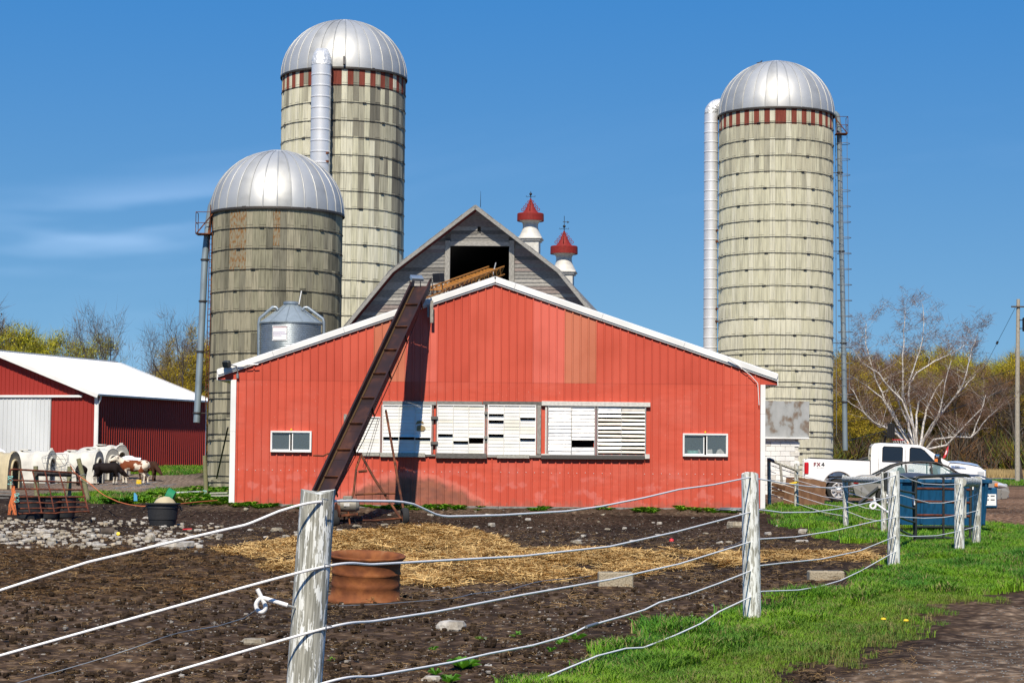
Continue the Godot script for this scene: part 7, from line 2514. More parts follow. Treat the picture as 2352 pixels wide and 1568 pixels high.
# ---------------------------------------------------------------- left yard
func hutch(p: Vector3, turn: float, m: Material, label: String, tan: bool):
	# own frame: x forward (open end), ridge along x
	var t := thing("calf_hutch", label, "calf hutch", p, turn, "calf hutches")
	t.scale = Vector3(1.0 if tan else 1.08, 1.02, 1.0)
	var sec := func(f: float, x: float) -> Array:
		var o := []
		var prof := [Vector2(-0.62, 0.0), Vector2(-0.60, 0.35), Vector2(-0.56, 0.72), Vector2(-0.48, 1.0), Vector2(-0.34, 1.2), Vector2(-0.16, 1.29), Vector2(0, 1.31), Vector2(0.16, 1.29), Vector2(0.34, 1.2), Vector2(0.48, 1.0), Vector2(0.56, 0.72), Vector2(0.60, 0.35), Vector2(0.62, 0.0)]
		for q in prof: o.append(Vector3(x, q.y * f, -q.x * f))
		return o
	var b := MB.new()
	var rows := []
	for q in [[1.0, 1.1], [1.02, 1.08], [1.02, 1.02], [0.97, 0.99], [0.97, 0.62], [1.0, 0.58], [1.0, 0.46], [0.96, 0.42], [0.95, -0.10], [0.985, -0.14], [0.985, -0.26], [0.94, -0.30], [0.92, -0.82], [0.88, -1.0], [0.78, -1.08], [0.4, -1.12], [0.02, -1.12]]: rows.append(sec.call(q[0], q[1]))
	rows.reverse()
	b.surf(rows)
	put("shell", b, m, t)
	# front face with a round headed opening
	b = MB.new()
	var outer := sec.call(1.0, 1.09) as Array
	var inner := []
	for q in [Vector2(-0.30, 0.0), Vector2(-0.30, 0.45), Vector2(-0.29, 0.72), Vector2(-0.25, 0.86), Vector2(-0.17, 0.96), Vector2(-0.08, 1.0), Vector2(0, 1.01), Vector2(0.08, 1.0), Vector2(0.17, 0.96), Vector2(0.25, 0.86), Vector2(0.29, 0.72), Vector2(0.30, 0.45), Vector2(0.30, 0.0)]: inner.append(Vector3(1.09, q.y, -q.x))
	for k in 12: b.quad(outer[k + 1], outer[k], inner[k], inner[k + 1])
	var rim := []
	for q in inner: rim.append(q + Vector3(0.02, 0, 0))
	b.tube(rim, 0.045, 7)
	put("front", b, m, t)
	if tan:
		b = MB.new()
		var back := []
		for q in inner: back.append(q + Vector3(-0.25, 0, 0))
		b.slab(back, Vector3(-0.02, 0, 0))
		put("inner_panel", b, M.hutch_yellow, t)
	b = MB.new()
	b.box(Transform3D(Basis(), Vector3(0.0, 1.31, 0)), Vector3(0.34, 0.05, 0.3), 0.012)
	put("roof_vent", b, m, t)
	if not tan:
		for k in 3:
			b = MB.new()
			b.box(Transform3D(Basis(), Vector3(1.06, 1.33, -0.08 + k * 0.08)), Vector3(0.05, 0.14, 0.03), 0.008)
			put("bucket_holder", b, m, t)
	return t

func left_yard():
	var W := func(px: float, py: float, z: float): return at(px, py, z)
	# hutches in a row (far to near)
	for q in [[58, 84.0, -0.2, false, "white calf hutch standing behind the tangled wire mesh, left of its twin"], [166, 84.5, -0.18, false, "white calf hutch whose arched opening is beside the black calf"], [208, 88.5, -0.45, false, "white calf hutch with its arched opening just behind the black calf"], [232, 92.0, -0.5, false, "white calf hutch farthest back, beside the white tarp"]]:
		var p := at(q[0], 1000, q[1])
		hutch(Vector3(p.x, gh(p.x, q[1]) + 0.02, -q[1]), q[2], M.hutch_white, q[4], false)
	var tp := at(8, 1000, 74)
	hutch(Vector3(tp.x - 0.6, gh(tp.x, 74) + 0.02, -74), -0.2, M.hutch_tan, "tan calf hutch with a yellow inside, numbered 7", true)
	inst("hutch_number", text_mesh("7", 0.2), M.print_black, get_node("calf_hutch_004"), Transform3D(Basis(), Vector3(0.35, 0.85, 0.575)))
	# white tarp sheets
	for q in [[[268, 1052], [292, 1045], [335, 1058], [345, 1066], [300, 1075], [275, 1072]], [[-30, 1020], [0, 1038], [22, 1050], [16, 1062], [-30, 1062]]]:
		var b := MB.new()
		var z := 89.0 if q[0][0] > 100 else 78.0
		var rows := []
		var p := []
		for e in q: p.append(at(e[0], e[1], z))
		for i in 7:
			var row := []
			for j in 9:
				var a: Vector3 = (p[5 if p.size() > 5 else 4] as Vector3).lerp(p[4] if p.size() > 5 else p[3], j / 8.0)
				var c: Vector3 = (p[0] as Vector3).lerp(p[1], min(1.0, j / 4.0)).lerp(p[2], max(0.0, j / 8.0 - 0.4))
				row.append(a.lerp(c, i / 6.0) + Vector3(0, 0.03 * sin(i * 2.0 + j), 0.15 * sin(j * 1.7 + i) - i * 0.12))
			rows.append(row)
		b.surf(rows)
		tag(put("tarp_sheet", b, M.tarp), "crumpled white tarp with hay behind the spotted calf" if z > 80 else "white plastic sheet heaped behind the tan calf hutch", "tarp")
	# wooden posts
	for q in [[85, 1172, 1070, 55.5, -4, "mossy round post behind the rusty gate, left of its twin"], [156, 1166, 1071, 57.5, 3, "mossy round post behind the rusty gate with black strapping"], [206, 1153, 1053, 60.5, -27, "leaning mossy post to the right of the rusty gate"], [474, 1146, 1046, 66.5, -5, "mossy post with teal twine in front of the dark silo"]]:
		var p := at(q[0], q[1], q[3])
		var top := at(q[0] + q[4], q[2], q[3])
		var t := thing("wooden_post", q[5], "post", Vector3(p.x, gh(p.x, q[3]) - 0.05, -q[3]), 0.0, "treated wooden posts")
		var b := MB.new()
		var e := top - t.position
		b.tube([Vector3(0, -0.2, 0), Vector3(e.x, e.y, 0) * 0.5, Vector3(e.x, e.y, 0)], [0.075, 0.072, 0.066], 12)
		put("shaft", b, M.treated_post, t)
	# rail between the twins
	var rb := MB.new()
	rb.tube([at(80, 1088, 55.3), at(160, 1090, 57.3)], 0.06, 9)
	tag(put("brace_rail", rb, M.bark), "dark round rail between the two mossy posts behind the rusty gate", "rail")
	# rusty gate leaning on them
	var g0 := at(40, 1180, 50.4)
	var gt := thing("rusty_gate", "bent rusty pipe gate leaning on posts at the edge of the mud", "gate", Vector3(g0.x, gh(g0.x, 50.4), -50.4))
	var G := func(u: float, v: float):   # u along 0..1, v up 0..1
		var a: Vector3 = at(42, 1182, 50.2).lerp(at(203, 1176, 50.8), u)
		var c: Vector3 = at(21, 1077, 51.6).lerp(at(178, 1086, 52.4), u)
		return a.lerp(c, v) - gt.position
	var b := MB.new()
	b.tube([G.call(0.0, 0.0), G.call(0.0, 0.5), G.call(-0.01, 0.9), G.call(0.01, 0.98), G.call(0.06, 1.0), G.call(0.5, 1.0), G.call(0.92, 1.0), G.call(0.98, 0.96), G.call(1.0, 0.85), G.call(1.0, 0.0)], 0.026, 8)
	put("frame_pipe", b, M.gate_rust, gt)
	for k in 6:
		b = MB.new()
		var v: float = [0.02, 0.13, 0.25, 0.38, 0.56, 0.75][k]
		b.tube([G.call(0.0, v), G.call(0.3, v + r(-0.008, 0.008)), G.call(0.52, v - (0.02 if k < 3 else 0.0)), G.call(0.6, v + (0.01 if k == 2 else 0.0)), G.call(1.0, v)], 0.021, 8)
		put("bar", b, M.gate_rust, gt)
	for k in 4:
		b = MB.new()
		var u: float = [0.17, 0.34, 0.52, 0.73][k]
		b.tube([G.call(u - 0.01, 0.03), G.call(u, 0.5), G.call(u - 0.01, 0.99)], 0.019, 7)
		put("upright", b, M.gate_rust, gt)
	# orange twine bundle tied on the gate, teal twine knots
	b = MB.new()
	for k in 16:
		var a := at(28 + r(-3, 5), 1120 + r(-4, 4), 50.2)
		b.tube([a, at(30 + r(-5, 6), 1140, 50.1), at(26 + r(-8, 9), 1160, 50.0), at(24 + r(-8, 16), 1182, 50.0)], 0.009, 4)
	tag(put("twine_bundle", b, M.rope_orange), "frayed orange baler twine hanging from the end of the rusty gate", "twine")
	for q in [[23, 1103, 50.2, "teal twine knot on the upper hinge of the rusty gate"], [38, 1143, 50.0, "teal twine knot low on the end of the rusty gate"], [470, 1130, 66.2, "teal twine wrapped round the mossy post by the dark silo"]]:
		b = MB.new()
		var c := at(q[0], q[1], q[2])
		var pts := []
		for k in 26: pts.append(c + Vector3(0.06 * cos(k * 1.1), 0.10 * sin(k * 0.37) - (0.012 * k if q[0] > 400 else 0.0), 0.08 * sin(k * 1.1) + 0.02))
		b.tube(pts, 0.009, 4)
		tag(put("twine_knot", b, M.rope_teal), q[3], "twine")
	# black troughs behind the gate
	for q in [[66, 1158, 53.0, 0.62], [104, 1158, 53.4, 0.66], [143, 1158, 53.8, 0.62]]:
		var c := at(q[0], 1178, q[2])
		tub(Vector3(c.x, gh(c.x, q[2]), -q[2]), 0.36, 0.30, 0.58, "black plastic tub standing behind the rusty gate", "black tubs behind the rusty gate")
	var mc := at(373, 1186, 48.4)
	tub(Vector3(mc.x, gh(mc.x, 48.4), -48.4), 0.38, 0.30, 0.56, "black rope handle muck tub standing alone on the stony mud", "")
	# tangled wire mesh
	for q in [[[95, 1050], [150, 1045], [190, 1095], [110, 1110], 61.0], [[210, 1118], [330, 1105], [400, 1115], [240, 1135], 76.0]]:
		b = MB.new()
		for k in 9:
			for dirn in 2:
				var pts := []
				for j in 9:
					var u := k / 8.0 if dirn == 0 else j / 8.0
					var v := j / 8.0 if dirn == 0 else k / 8.0
					var p: Vector3 = at(q[0][0], q[0][1], q[4]).lerp(at(q[1][0], q[1][1], q[4]), u).lerp(at(q[3][0], q[3][1], q[4] - 1).lerp(at(q[2][0], q[2][1], q[4] - 1), u), v)
					pts.append(p + Vector3(0.05 * sin(u * 9 + v * 5), 0.06 * sin(v * 11 + u * 3), 0.3 * sin(u * 5 + v * 7)))
				b.tube(pts, 0.006, 4)
		tag(put("wire_mesh", b, M.wire_grey), "crumpled stock wire mesh rising behind the rusty gate" if q[4] < 70 else "flattened stock wire mesh lying before the calves", "wire mesh")
	# orange hose
	strand3("long orange hose lying from the rusty gate to the barn corner", [[160, 1068, 57], [172, 1086, 57], [205, 1110, 56.5], [235, 1135, 55.5], [270, 1152, 53.5], [310, 1161, 52], [345, 1162, 51.8], [410, 1157, 53.6], [460, 1152, 55.5], [498, 1149, 57]], 0.014, M.rope_orange)
	# pallet boards at the far left
	for k in 4:
		b = MB.new()
		b.beam(at(-30, 1128 + k * 7, 66.0 - k), at(30 - k * 6, 1130 + k * 7, 66.4 - k), 0.12, 0.05, 0.006)
		tag(put("pallet_board", b, M.grey_wood), "weathered grey board stacked below the tan calf hutch", "board", "boards below the tan hutch")
	# small plastic things
	b = MB.new()
	var yb := at(318, 1111, 80)
	b.box(Transform3D(Basis(Vector3.UP, 0.4), Vector3(yb.x, gh(yb.x, 80) + 0.14, -80)), Vector3(0.2, 0.2, 0.16), 0.03)
	tag(put("yellow_carton", b, M.yellow_plastic), "small yellow carton lying before the spotted calf", "carton")
	b = MB.new()
	var gb := at(390, 1130, 58)
	b.lathe([Vector2(0.0, 0.0), Vector2(0.20, 0.0), Vector2(0.24, 0.22), Vector2(0.26, 0.23), Vector2(0.22, 0.22), Vector2(0.18, 0.02)], 16, Transform3D(Basis(Vector3.BACK, 1.2), Vector3(gb.x + 0.1, gh(gb.x, 58) + 0.20, -58)))
	tag(put("green_bucket", b, M.green_plastic), "green plastic bucket tipped over behind the black muck tub", "bucket")
	b = MB.new()
	var fb := at(376, 1128, 57)
	var rows := []
	for i in 6:
		var row := []
		for j in 9:
			var a := PI * j / 8.0
			var f: float = sqrt(max(0.0, 1.0 - pow((i - 2.5) / 2.6, 2)))
			row.append(Vector3(fb.x - cos(a) * 0.34 * f, gh(fb.x, 57) + sin(a) * 0.3 * f + 0.02 * sin(i * 3 + j), -57.2 + i * 0.1 - 0.2))
		rows.append(row)
	rows.reverse()
	b.surf(rows)
	tag(put("feed_sack", b, M.hutch_tan), "lumpy pale feed sack behind the black muck tub", "sack")
	b = MB.new()
	var bb := at(309, 1140, 56.5)
	b.slab([bb + Vector3(-0.03, -0.12, 0), bb + Vector3(0.07, -0.12, 0), bb + Vector3(0.06, 0.02, 0), bb + Vector3(-0.0, 0.1, 0), bb + Vector3(-0.03, 0.1, 0)], Vector3(0, 0, -0.05))
	tag(put("blue_jug", b, M.blue_plastic), "small blue plastic piece standing in the weeds left of the muck tub", "jug")
	b = MB.new()
	var pp := at(440, 1120, 68)
	b.tube([Vector3(pp.x - 0.6, gh(pp.x, 68) + 0.08, -68), Vector3(pp.x + 0.45, gh(pp.x, 68) + 0.12, -68.6)], 0.07, 10)
	tag(put("white_pipe", b, M.chute_white), "short white pipe lying in the weeds before the dark silo", "pipe")
	for q in [[505, 1133, 62.0], [508, 1139, 61.5]]:
		b = MB.new()
		var p := at(q[0], q[1], q[2])
		b.beam(p + Vector3(-0.3, 0, 0), p + Vector3(0.25, 0.02, 0.1), 0.12, 0.05, 0.006)
		tag(put("scrap_board", b, M.sill_wood), "pale scrap board lying in the weeds at the barn corner", "board", "scrap boards at the barn corner")
	b = MB.new()
	b.tube([at(497, 1098, 63.0), at(523, 981, 59.5)], 0.025, 6)
	tag(put("steel_rod", b, M.iron), "dark steel rod leaning on the barn corner in front of the dark silo", "rod")
	b = MB.new()
	var lg := at(244, 1205, 42)
	b.tube([Vector3(lg.x - 0.13, gh(lg.x, 42) + 0.09, -42), Vector3(lg.x + 0.13, gh(lg.x, 42) + 0.10, -42.1)], 0.09, 10)
	tag(put("wood_stub", b, M.bark), "short dark log stub among the pale stones", "log")
	b = MB.new()
	var yc := at(271, 1222, 39)
	b.lathe([Vector2(0, 0), Vector2(0.035, 0), Vector2(0.035, 0.02), Vector2(0, 0.025)], 12, Transform3D(Basis(Vector3.RIGHT, 1.2), Vector3(yc.x, gh(yc.x, 39) + 0.08, -39)))
	tag(put("yellow_disc", b, M.yellow_plastic), "small round yellow plastic disc among the pale stones", "toy")
	b = MB.new()
	var rs := at(430, 1195, 45.5)
	b.beam(Vector3(rs.x - 0.1, gh(rs.x, 45.5) + 0.06, -45.5), Vector3(rs.x + 0.1, gh(rs.x, 45.5) + 0.07, -45.5), 0.025, 0.025)
	tag(put("red_stick", b, M.red_plastic), "short red plastic stick lying right of the black muck tub", "stick")

func strand3(label: String, pts: Array, rad: float, m: Material):
	var c := Curve3D.new()
	for k in pts.size():
		var p := at(pts[k][0], pts[k][1], pts[k][2])
		p.y = max(p.y, gh(p.x, pts[k][2]) + 0.03)
		var a := at(pts[max(k - 1, 0)][0], pts[max(k - 1, 0)][1], pts[max(k - 1, 0)][2])
		var e := at(pts[min(k + 1, pts.size() - 1)][0], pts[min(k + 1, pts.size() - 1)][1], pts[min(k + 1, pts.size() - 1)][2])
		c.add_point(p, -(e - a) * 0.16, (e - a) * 0.16)
	var arr := []
	for p in c.tessellate(4, 2.0): arr.append(p)
	var b := MB.new()
	b.tube(arr, rad, 6)
	tag(put("hose", b, m), label, "hose")

func tub(p: Vector3, r1: float, r0: float, h: float, label: String, group: String):
	var t := thing("muck_tub", label, "tub", p, 0.0, group)
	var b := MB.new()
	b.lathe([Vector2(0.0, 0.02), Vector2(r0 - 0.02, 0.0), Vector2(r0, 0.03), Vector2(lerpf(r0, r1, 0.3), h * 0.3), Vector2(lerpf(r0, r1, 0.32) + 0.012, h * 0.33), Vector2(lerpf(r0, r1, 0.75), h * 0.78), Vector2(lerpf(r0, r1, 0.78) + 0.012, h * 0.8), Vector2(r1 - 0.01, h * 0.93), Vector2(r1 + 0.03, h * 0.95), Vector2(r1 + 0.035, h), Vector2(r1 - 0.02, h), Vector2(r1 - 0.03, h * 0.95), Vector2(r0 - 0.03, 0.06), Vector2(0, 0.05)], 30)
	put("body", b, M.tub_black, t)
	for s in [-1, 1]:
		b = MB.new()
		b.tube([Vector3(s * r1 * 0.98, h * 0.9, -0.1), Vector3(s * (r1 + 0.07), h * 0.72, -0.06), Vector3(s * (r1 + 0.07), h * 0.72, 0.06), Vector3(s * r1 * 0.98, h * 0.9, 0.1)], 0.014, 6)
		put("handle", b, M.tub_black, t)
# ---------------------------------------------------------------- calves: one continuous skin over jointed bones
func skin_field(bones: Array, cell: float, blend: float) -> MB:
	# bones: [a, b, ra, rb]; surface nets over the smooth union of tapered capsules
	var lo := Vector3.INF
	var hi := -Vector3.INF
	for q in bones:
		for e in [[q[0], q[2]], [q[1], q[3]]]:
			lo = lo.min(e[0] - Vector3.ONE * (e[1] + cell * 2))
			hi = hi.max(e[0] + Vector3.ONE * (e[1] + cell * 2))
	var n := Vector3i(((hi - lo) / cell).ceil()) + Vector3i.ONE
	var val := PackedFloat32Array()
	val.resize(n.x * n.y * n.z)
	val.fill(1.0)
	for z in n.z:
		for y in n.y:
			for x in n.x:
				var p := lo + Vector3(x, y, z) * cell
				var s := 0.0
				var best := 9.0
				for q in bones:
					var ab: Vector3 = q[1] - q[0]
					var h: float = clampf((p - q[0]).dot(ab) / max(ab.length_squared(), 1e-6), 0, 1)
					var d: float = (p - q[0] - ab * h).length() - lerpf(q[2], q[3], h)
					best = min(best, d)
					if d < blend * 6: s += exp(-d / blend)
				val[(z * n.y + y) * n.x + x] = -blend * log(s) if s > 0 else best
	var id := {}
	var pts := PackedVector3Array()
	var cor := [Vector3i(0, 0, 0), Vector3i(1, 0, 0), Vector3i(0, 1, 0), Vector3i(1, 1, 0), Vector3i(0, 0, 1), Vector3i(1, 0, 1), Vector3i(0, 1, 1), Vector3i(1, 1, 1)]
	var edges := [[0, 1], [2, 3], [4, 5], [6, 7], [0, 2], [1, 3], [4, 6], [5, 7], [0, 4], [1, 5], [2, 6], [3, 7]]
	for z in n.z - 1:
		for y in n.y - 1:
			for x in n.x - 1:
				var v := []
				var neg := 0
				for c in cor:
					var f := val[((z + c.z) * n.y + y + c.y) * n.x + x + c.x]
					v.append(f)
					if f < 0: neg += 1
				if neg == 0 or neg == 8: continue
				var sum := Vector3.ZERO
				var k := 0
				for e in edges:
					if (v[e[0]] < 0) != (v[e[1]] < 0):
						var t: float = v[e[0]] / (v[e[0]] - v[e[1]])
						sum += Vector3(cor[e[0]]).lerp(Vector3(cor[e[1]]), t)
						k += 1
				id[(z * n.y + y) * n.x + x] = pts.size()
				pts.append(lo + (Vector3(x, y, z) + sum / k) * cell)
	var g := func(p: Vector3) -> Vector3:
		var q := (p - lo) / cell
		var i := Vector3i(clampi(roundi(q.x), 1, n.x - 2), clampi(roundi(q.y), 1, n.y - 2), clampi(roundi(q.z), 1, n.z - 2))
		var F := func(a, b, c): return val[((i.z + c) * n.y + i.y + b) * n.x + i.x + a]
		return Vector3(F.call(1, 0, 0) - F.call(-1, 0, 0), F.call(0, 1, 0) - F.call(0, -1, 0), F.call(0, 0, 1) - F.call(0, 0, -1)).normalized()
	var nor := PackedVector3Array()
	for p in pts: nor.append(g.call(p))
	var out := MB.new()
	for z in range(1, n.z - 1):
		for y in range(1, n.y - 1):
			for x in range(1, n.x - 1):
				var a := val[(z * n.y + y) * n.x + x]
				for ax in 3:
					var d := Vector3i(1 if ax == 0 else 0, 1 if ax == 1 else 0, 1 if ax == 2 else 0)
					var e := val[((z + d.z) * n.y + y + d.y) * n.x + x + d.x]
					if (a < 0) == (e < 0): continue
					var u := Vector3i(d.z, d.x, d.y)
					var w := Vector3i(d.y, d.z, d.x)
					var q := []
					for o in [Vector3i.ZERO, u, u + w, w]:
						var c: Vector3i = Vector3i(x, y, z) - o
						q.append(id.get((c.z * n.y + c.y) * n.x + c.x, -1))
					if q.has(-1): continue
					if a > 0: q.reverse()
					var P := []
					var N := []
					for k in q:
						P.append(pts[k]); N.append(nor[k])
					if (P[2] - P[0]).cross(P[3] - P[1]).dot(N[0]) < 0:
						P.reverse(); N.reverse()
					out.smooth_quad(P, N)
	return out

func calf_bones(head_down: bool) -> Array:
	# own frame: nose toward +x, feet at y = 0, withers about 0.9 m
	var b := []
	var L := func(ax, ay, az, bx, by, bz, ra, rb): b.append([Vector3(ax, ay, az), Vector3(bx, by, bz), ra, rb])
	L.call(0.30, 0.66, 0, -0.05, 0.62, 0, 0.165, 0.175)
	L.call(-0.05, 0.62, 0, -0.42, 0.68, 0, 0.175, 0.155)
	L.call(-0.40, 0.74, 0, 0.30, 0.76, 0, 0.10, 0.10)
	for s in [-1, 1]:
		var z: float = 0.105 * s
		var f: float = 0.06 * s
		L.call(0.28, 0.58, z, 0.30 + f, 0.34, z, 0.085, 0.046)
		L.call(0.30 + f, 0.34, z, 0.27 + f, 0.06, z, 0.042, 0.032)
		L.call(0.27 + f, 0.06, z, 0.30 + f, 0.02, z, 0.034, 0.036)
		L.call(-0.42, 0.64, z, -0.34 - f, 0.46, z * 1.1, 0.13, 0.075)
		L.call(-0.34 - f, 0.46, z * 1.1, -0.48 - f, 0.30, z * 1.05, 0.065, 0.04)
		L.call(-0.48 - f, 0.30, z * 1.05, -0.45 - f, 0.05, z, 0.038, 0.031)
		L.call(-0.45 - f, 0.05, z, -0.42 - f, 0.02, z, 0.034, 0.036)
	L.call(-0.55, 0.76, 0, -0.62, 0.45, 0, 0.026, 0.018)
	if head_down:
		L.call(0.32, 0.70, 0, 0.58, 0.46, 0, 0.12, 0.085)
		L.call(0.58, 0.46, 0, 0.78, 0.30, 0, 0.095, 0.055)
		L.call(0.56, 0.50, 0.07, 0.54, 0.52, 0.2, 0.03, 0.012)
		L.call(0.56, 0.50, -0.07, 0.54, 0.52, -0.2, 0.03, 0.012)
	else:
		L.call(0.32, 0.74, 0, 0.55, 0.90, 0, 0.12, 0.085)
		L.call(0.55, 0.92, 0, 0.80, 0.82, 0, 0.095, 0.055)
		L.call(0.54, 0.96, 0.07, 0.50, 0.96, 0.2, 0.03, 0.012)
		L.call(0.54, 0.96, -0.07, 0.50, 0.96, -0.2, 0.03, 0.012)
	return b

func calves():
	var down := skin_field(calf_bones(true), 0.035, 0.022)
	var up := skin_field(calf_bones(false), 0.035, 0.022)
	var n := FastNoiseLite.new()
	n.seed = 8
	n.frequency = 2.6
	n.fractal_octaves = 2
	for q in [
		{"px": 249, "z": 82.0, "turn": 0.15, "sc": 1.02, "m": down, "kind": "black", "label": "black calf with white shins lowering its head before the white hutch"},
		{"px": 306, "z": 83.5, "turn": PI + 0.1, "sc": 1.15, "m": up, "kind": "spotted", "label": "red brown and white spotted calf standing side on"},
		{"px": 345, "z": 88.0, "turn": -0.7, "sc": 0.98, "m": down, "kind": "brown", "label": "dark brown calf standing behind the spotted calf"},
		{"px": 186, "z": 80.0, "turn": 1.9, "sc": 0.95, "m": down, "kind": "dark", "label": "black calf mostly hidden behind the leaning mossy post"}]:
		var p := at(q.px, 1000, q.z)
		var b := MB.new()
		b.colored = true
		var src: MB = q.m
		for k in src.v.size():
			var v := src.v[k]
			var c := Color(0.012, 0.011, 0.011)
			if q.kind == "black":
				if v.y < 0.30 and v.y > 0.05: c = Color(0.55, 0.52, 0.46)
			elif q.kind == "spotted":
				c = Color(0.16, 0.045, 0.018)
				var f := n.get_noise_3dv(v * Vector3(1, 1, 1.2) + Vector3(3.2, 0, 0))
				if f > 0.10 or v.y < 0.42 or (v.x < -0.2 and v.y > 0.82) or (v.x > 0.62 and f > -0.1): c = Color(0.62, 0.57, 0.48)
				if v.y < 0.06: c = Color(0.04, 0.03, 0.025)
			elif q.kind == "brown":
				c = Color(0.045, 0.022, 0.014)
			b.col = c
			b.vert(v, src.n[k])
		var t := thing("calf", q.label, "calf", Vector3(p.x, gh(p.x, q.z) + 0.01, -q.z), q.turn, "calves by the hutches")
		t.scale = Vector3.ONE * q.sc
		put("body", b, M.hide_patch, t)
		var e := MB.new()
		var hd := Vector3(0.62, 0.47, 0) if q.m == down else Vector3(0.62, 0.94, 0)
		for s in [-1, 1]: e.lathe([Vector2(0, -0.014), Vector2(0.014, 0), Vector2(0, 0.014)], 8, Transform3D(Basis(), hd + Vector3(0.0, 0.02, 0.078 * s)), true)
		put("eye", e, M.black_trim, t)

# ---------------------------------------------------------------- things lying in the yard
func stone_mesh(sd: int, flat: float) -> ArrayMesh:
	var n := FastNoiseLite.new()
	n.seed = sd
	n.frequency = 1.1
	var b := MB.new()
	var rows := []
	for i in 8:
		var row := []
		var la := -PI / 2 + PI * i / 7.0
		for j in 12:
			var lo := TAU * j / 11.0
			var d := Vector3(cos(la) * cos(lo), sin(la), -cos(la) * sin(lo))
			var q := d * (1.0 + 0.38 * n.get_noise_3dv(d * 1.3) + 0.16 * n.get_noise_3dv(d * 3.5))
			# knock facets off
			q = q.clamp(Vector3(-0.82, -0.8, -0.85), Vector3(0.85, 0.7, 0.8))
			row.append(Vector3(q.x, q.y * flat, q.z * 0.8))
		row[11] = row[0]
		rows.append(row)
	for i in 7:
		for j in 11:
			b.quad(rows[i][j], rows[i][j + 1], rows[i + 1][j + 1], rows[i + 1][j])
	return b.mesh()

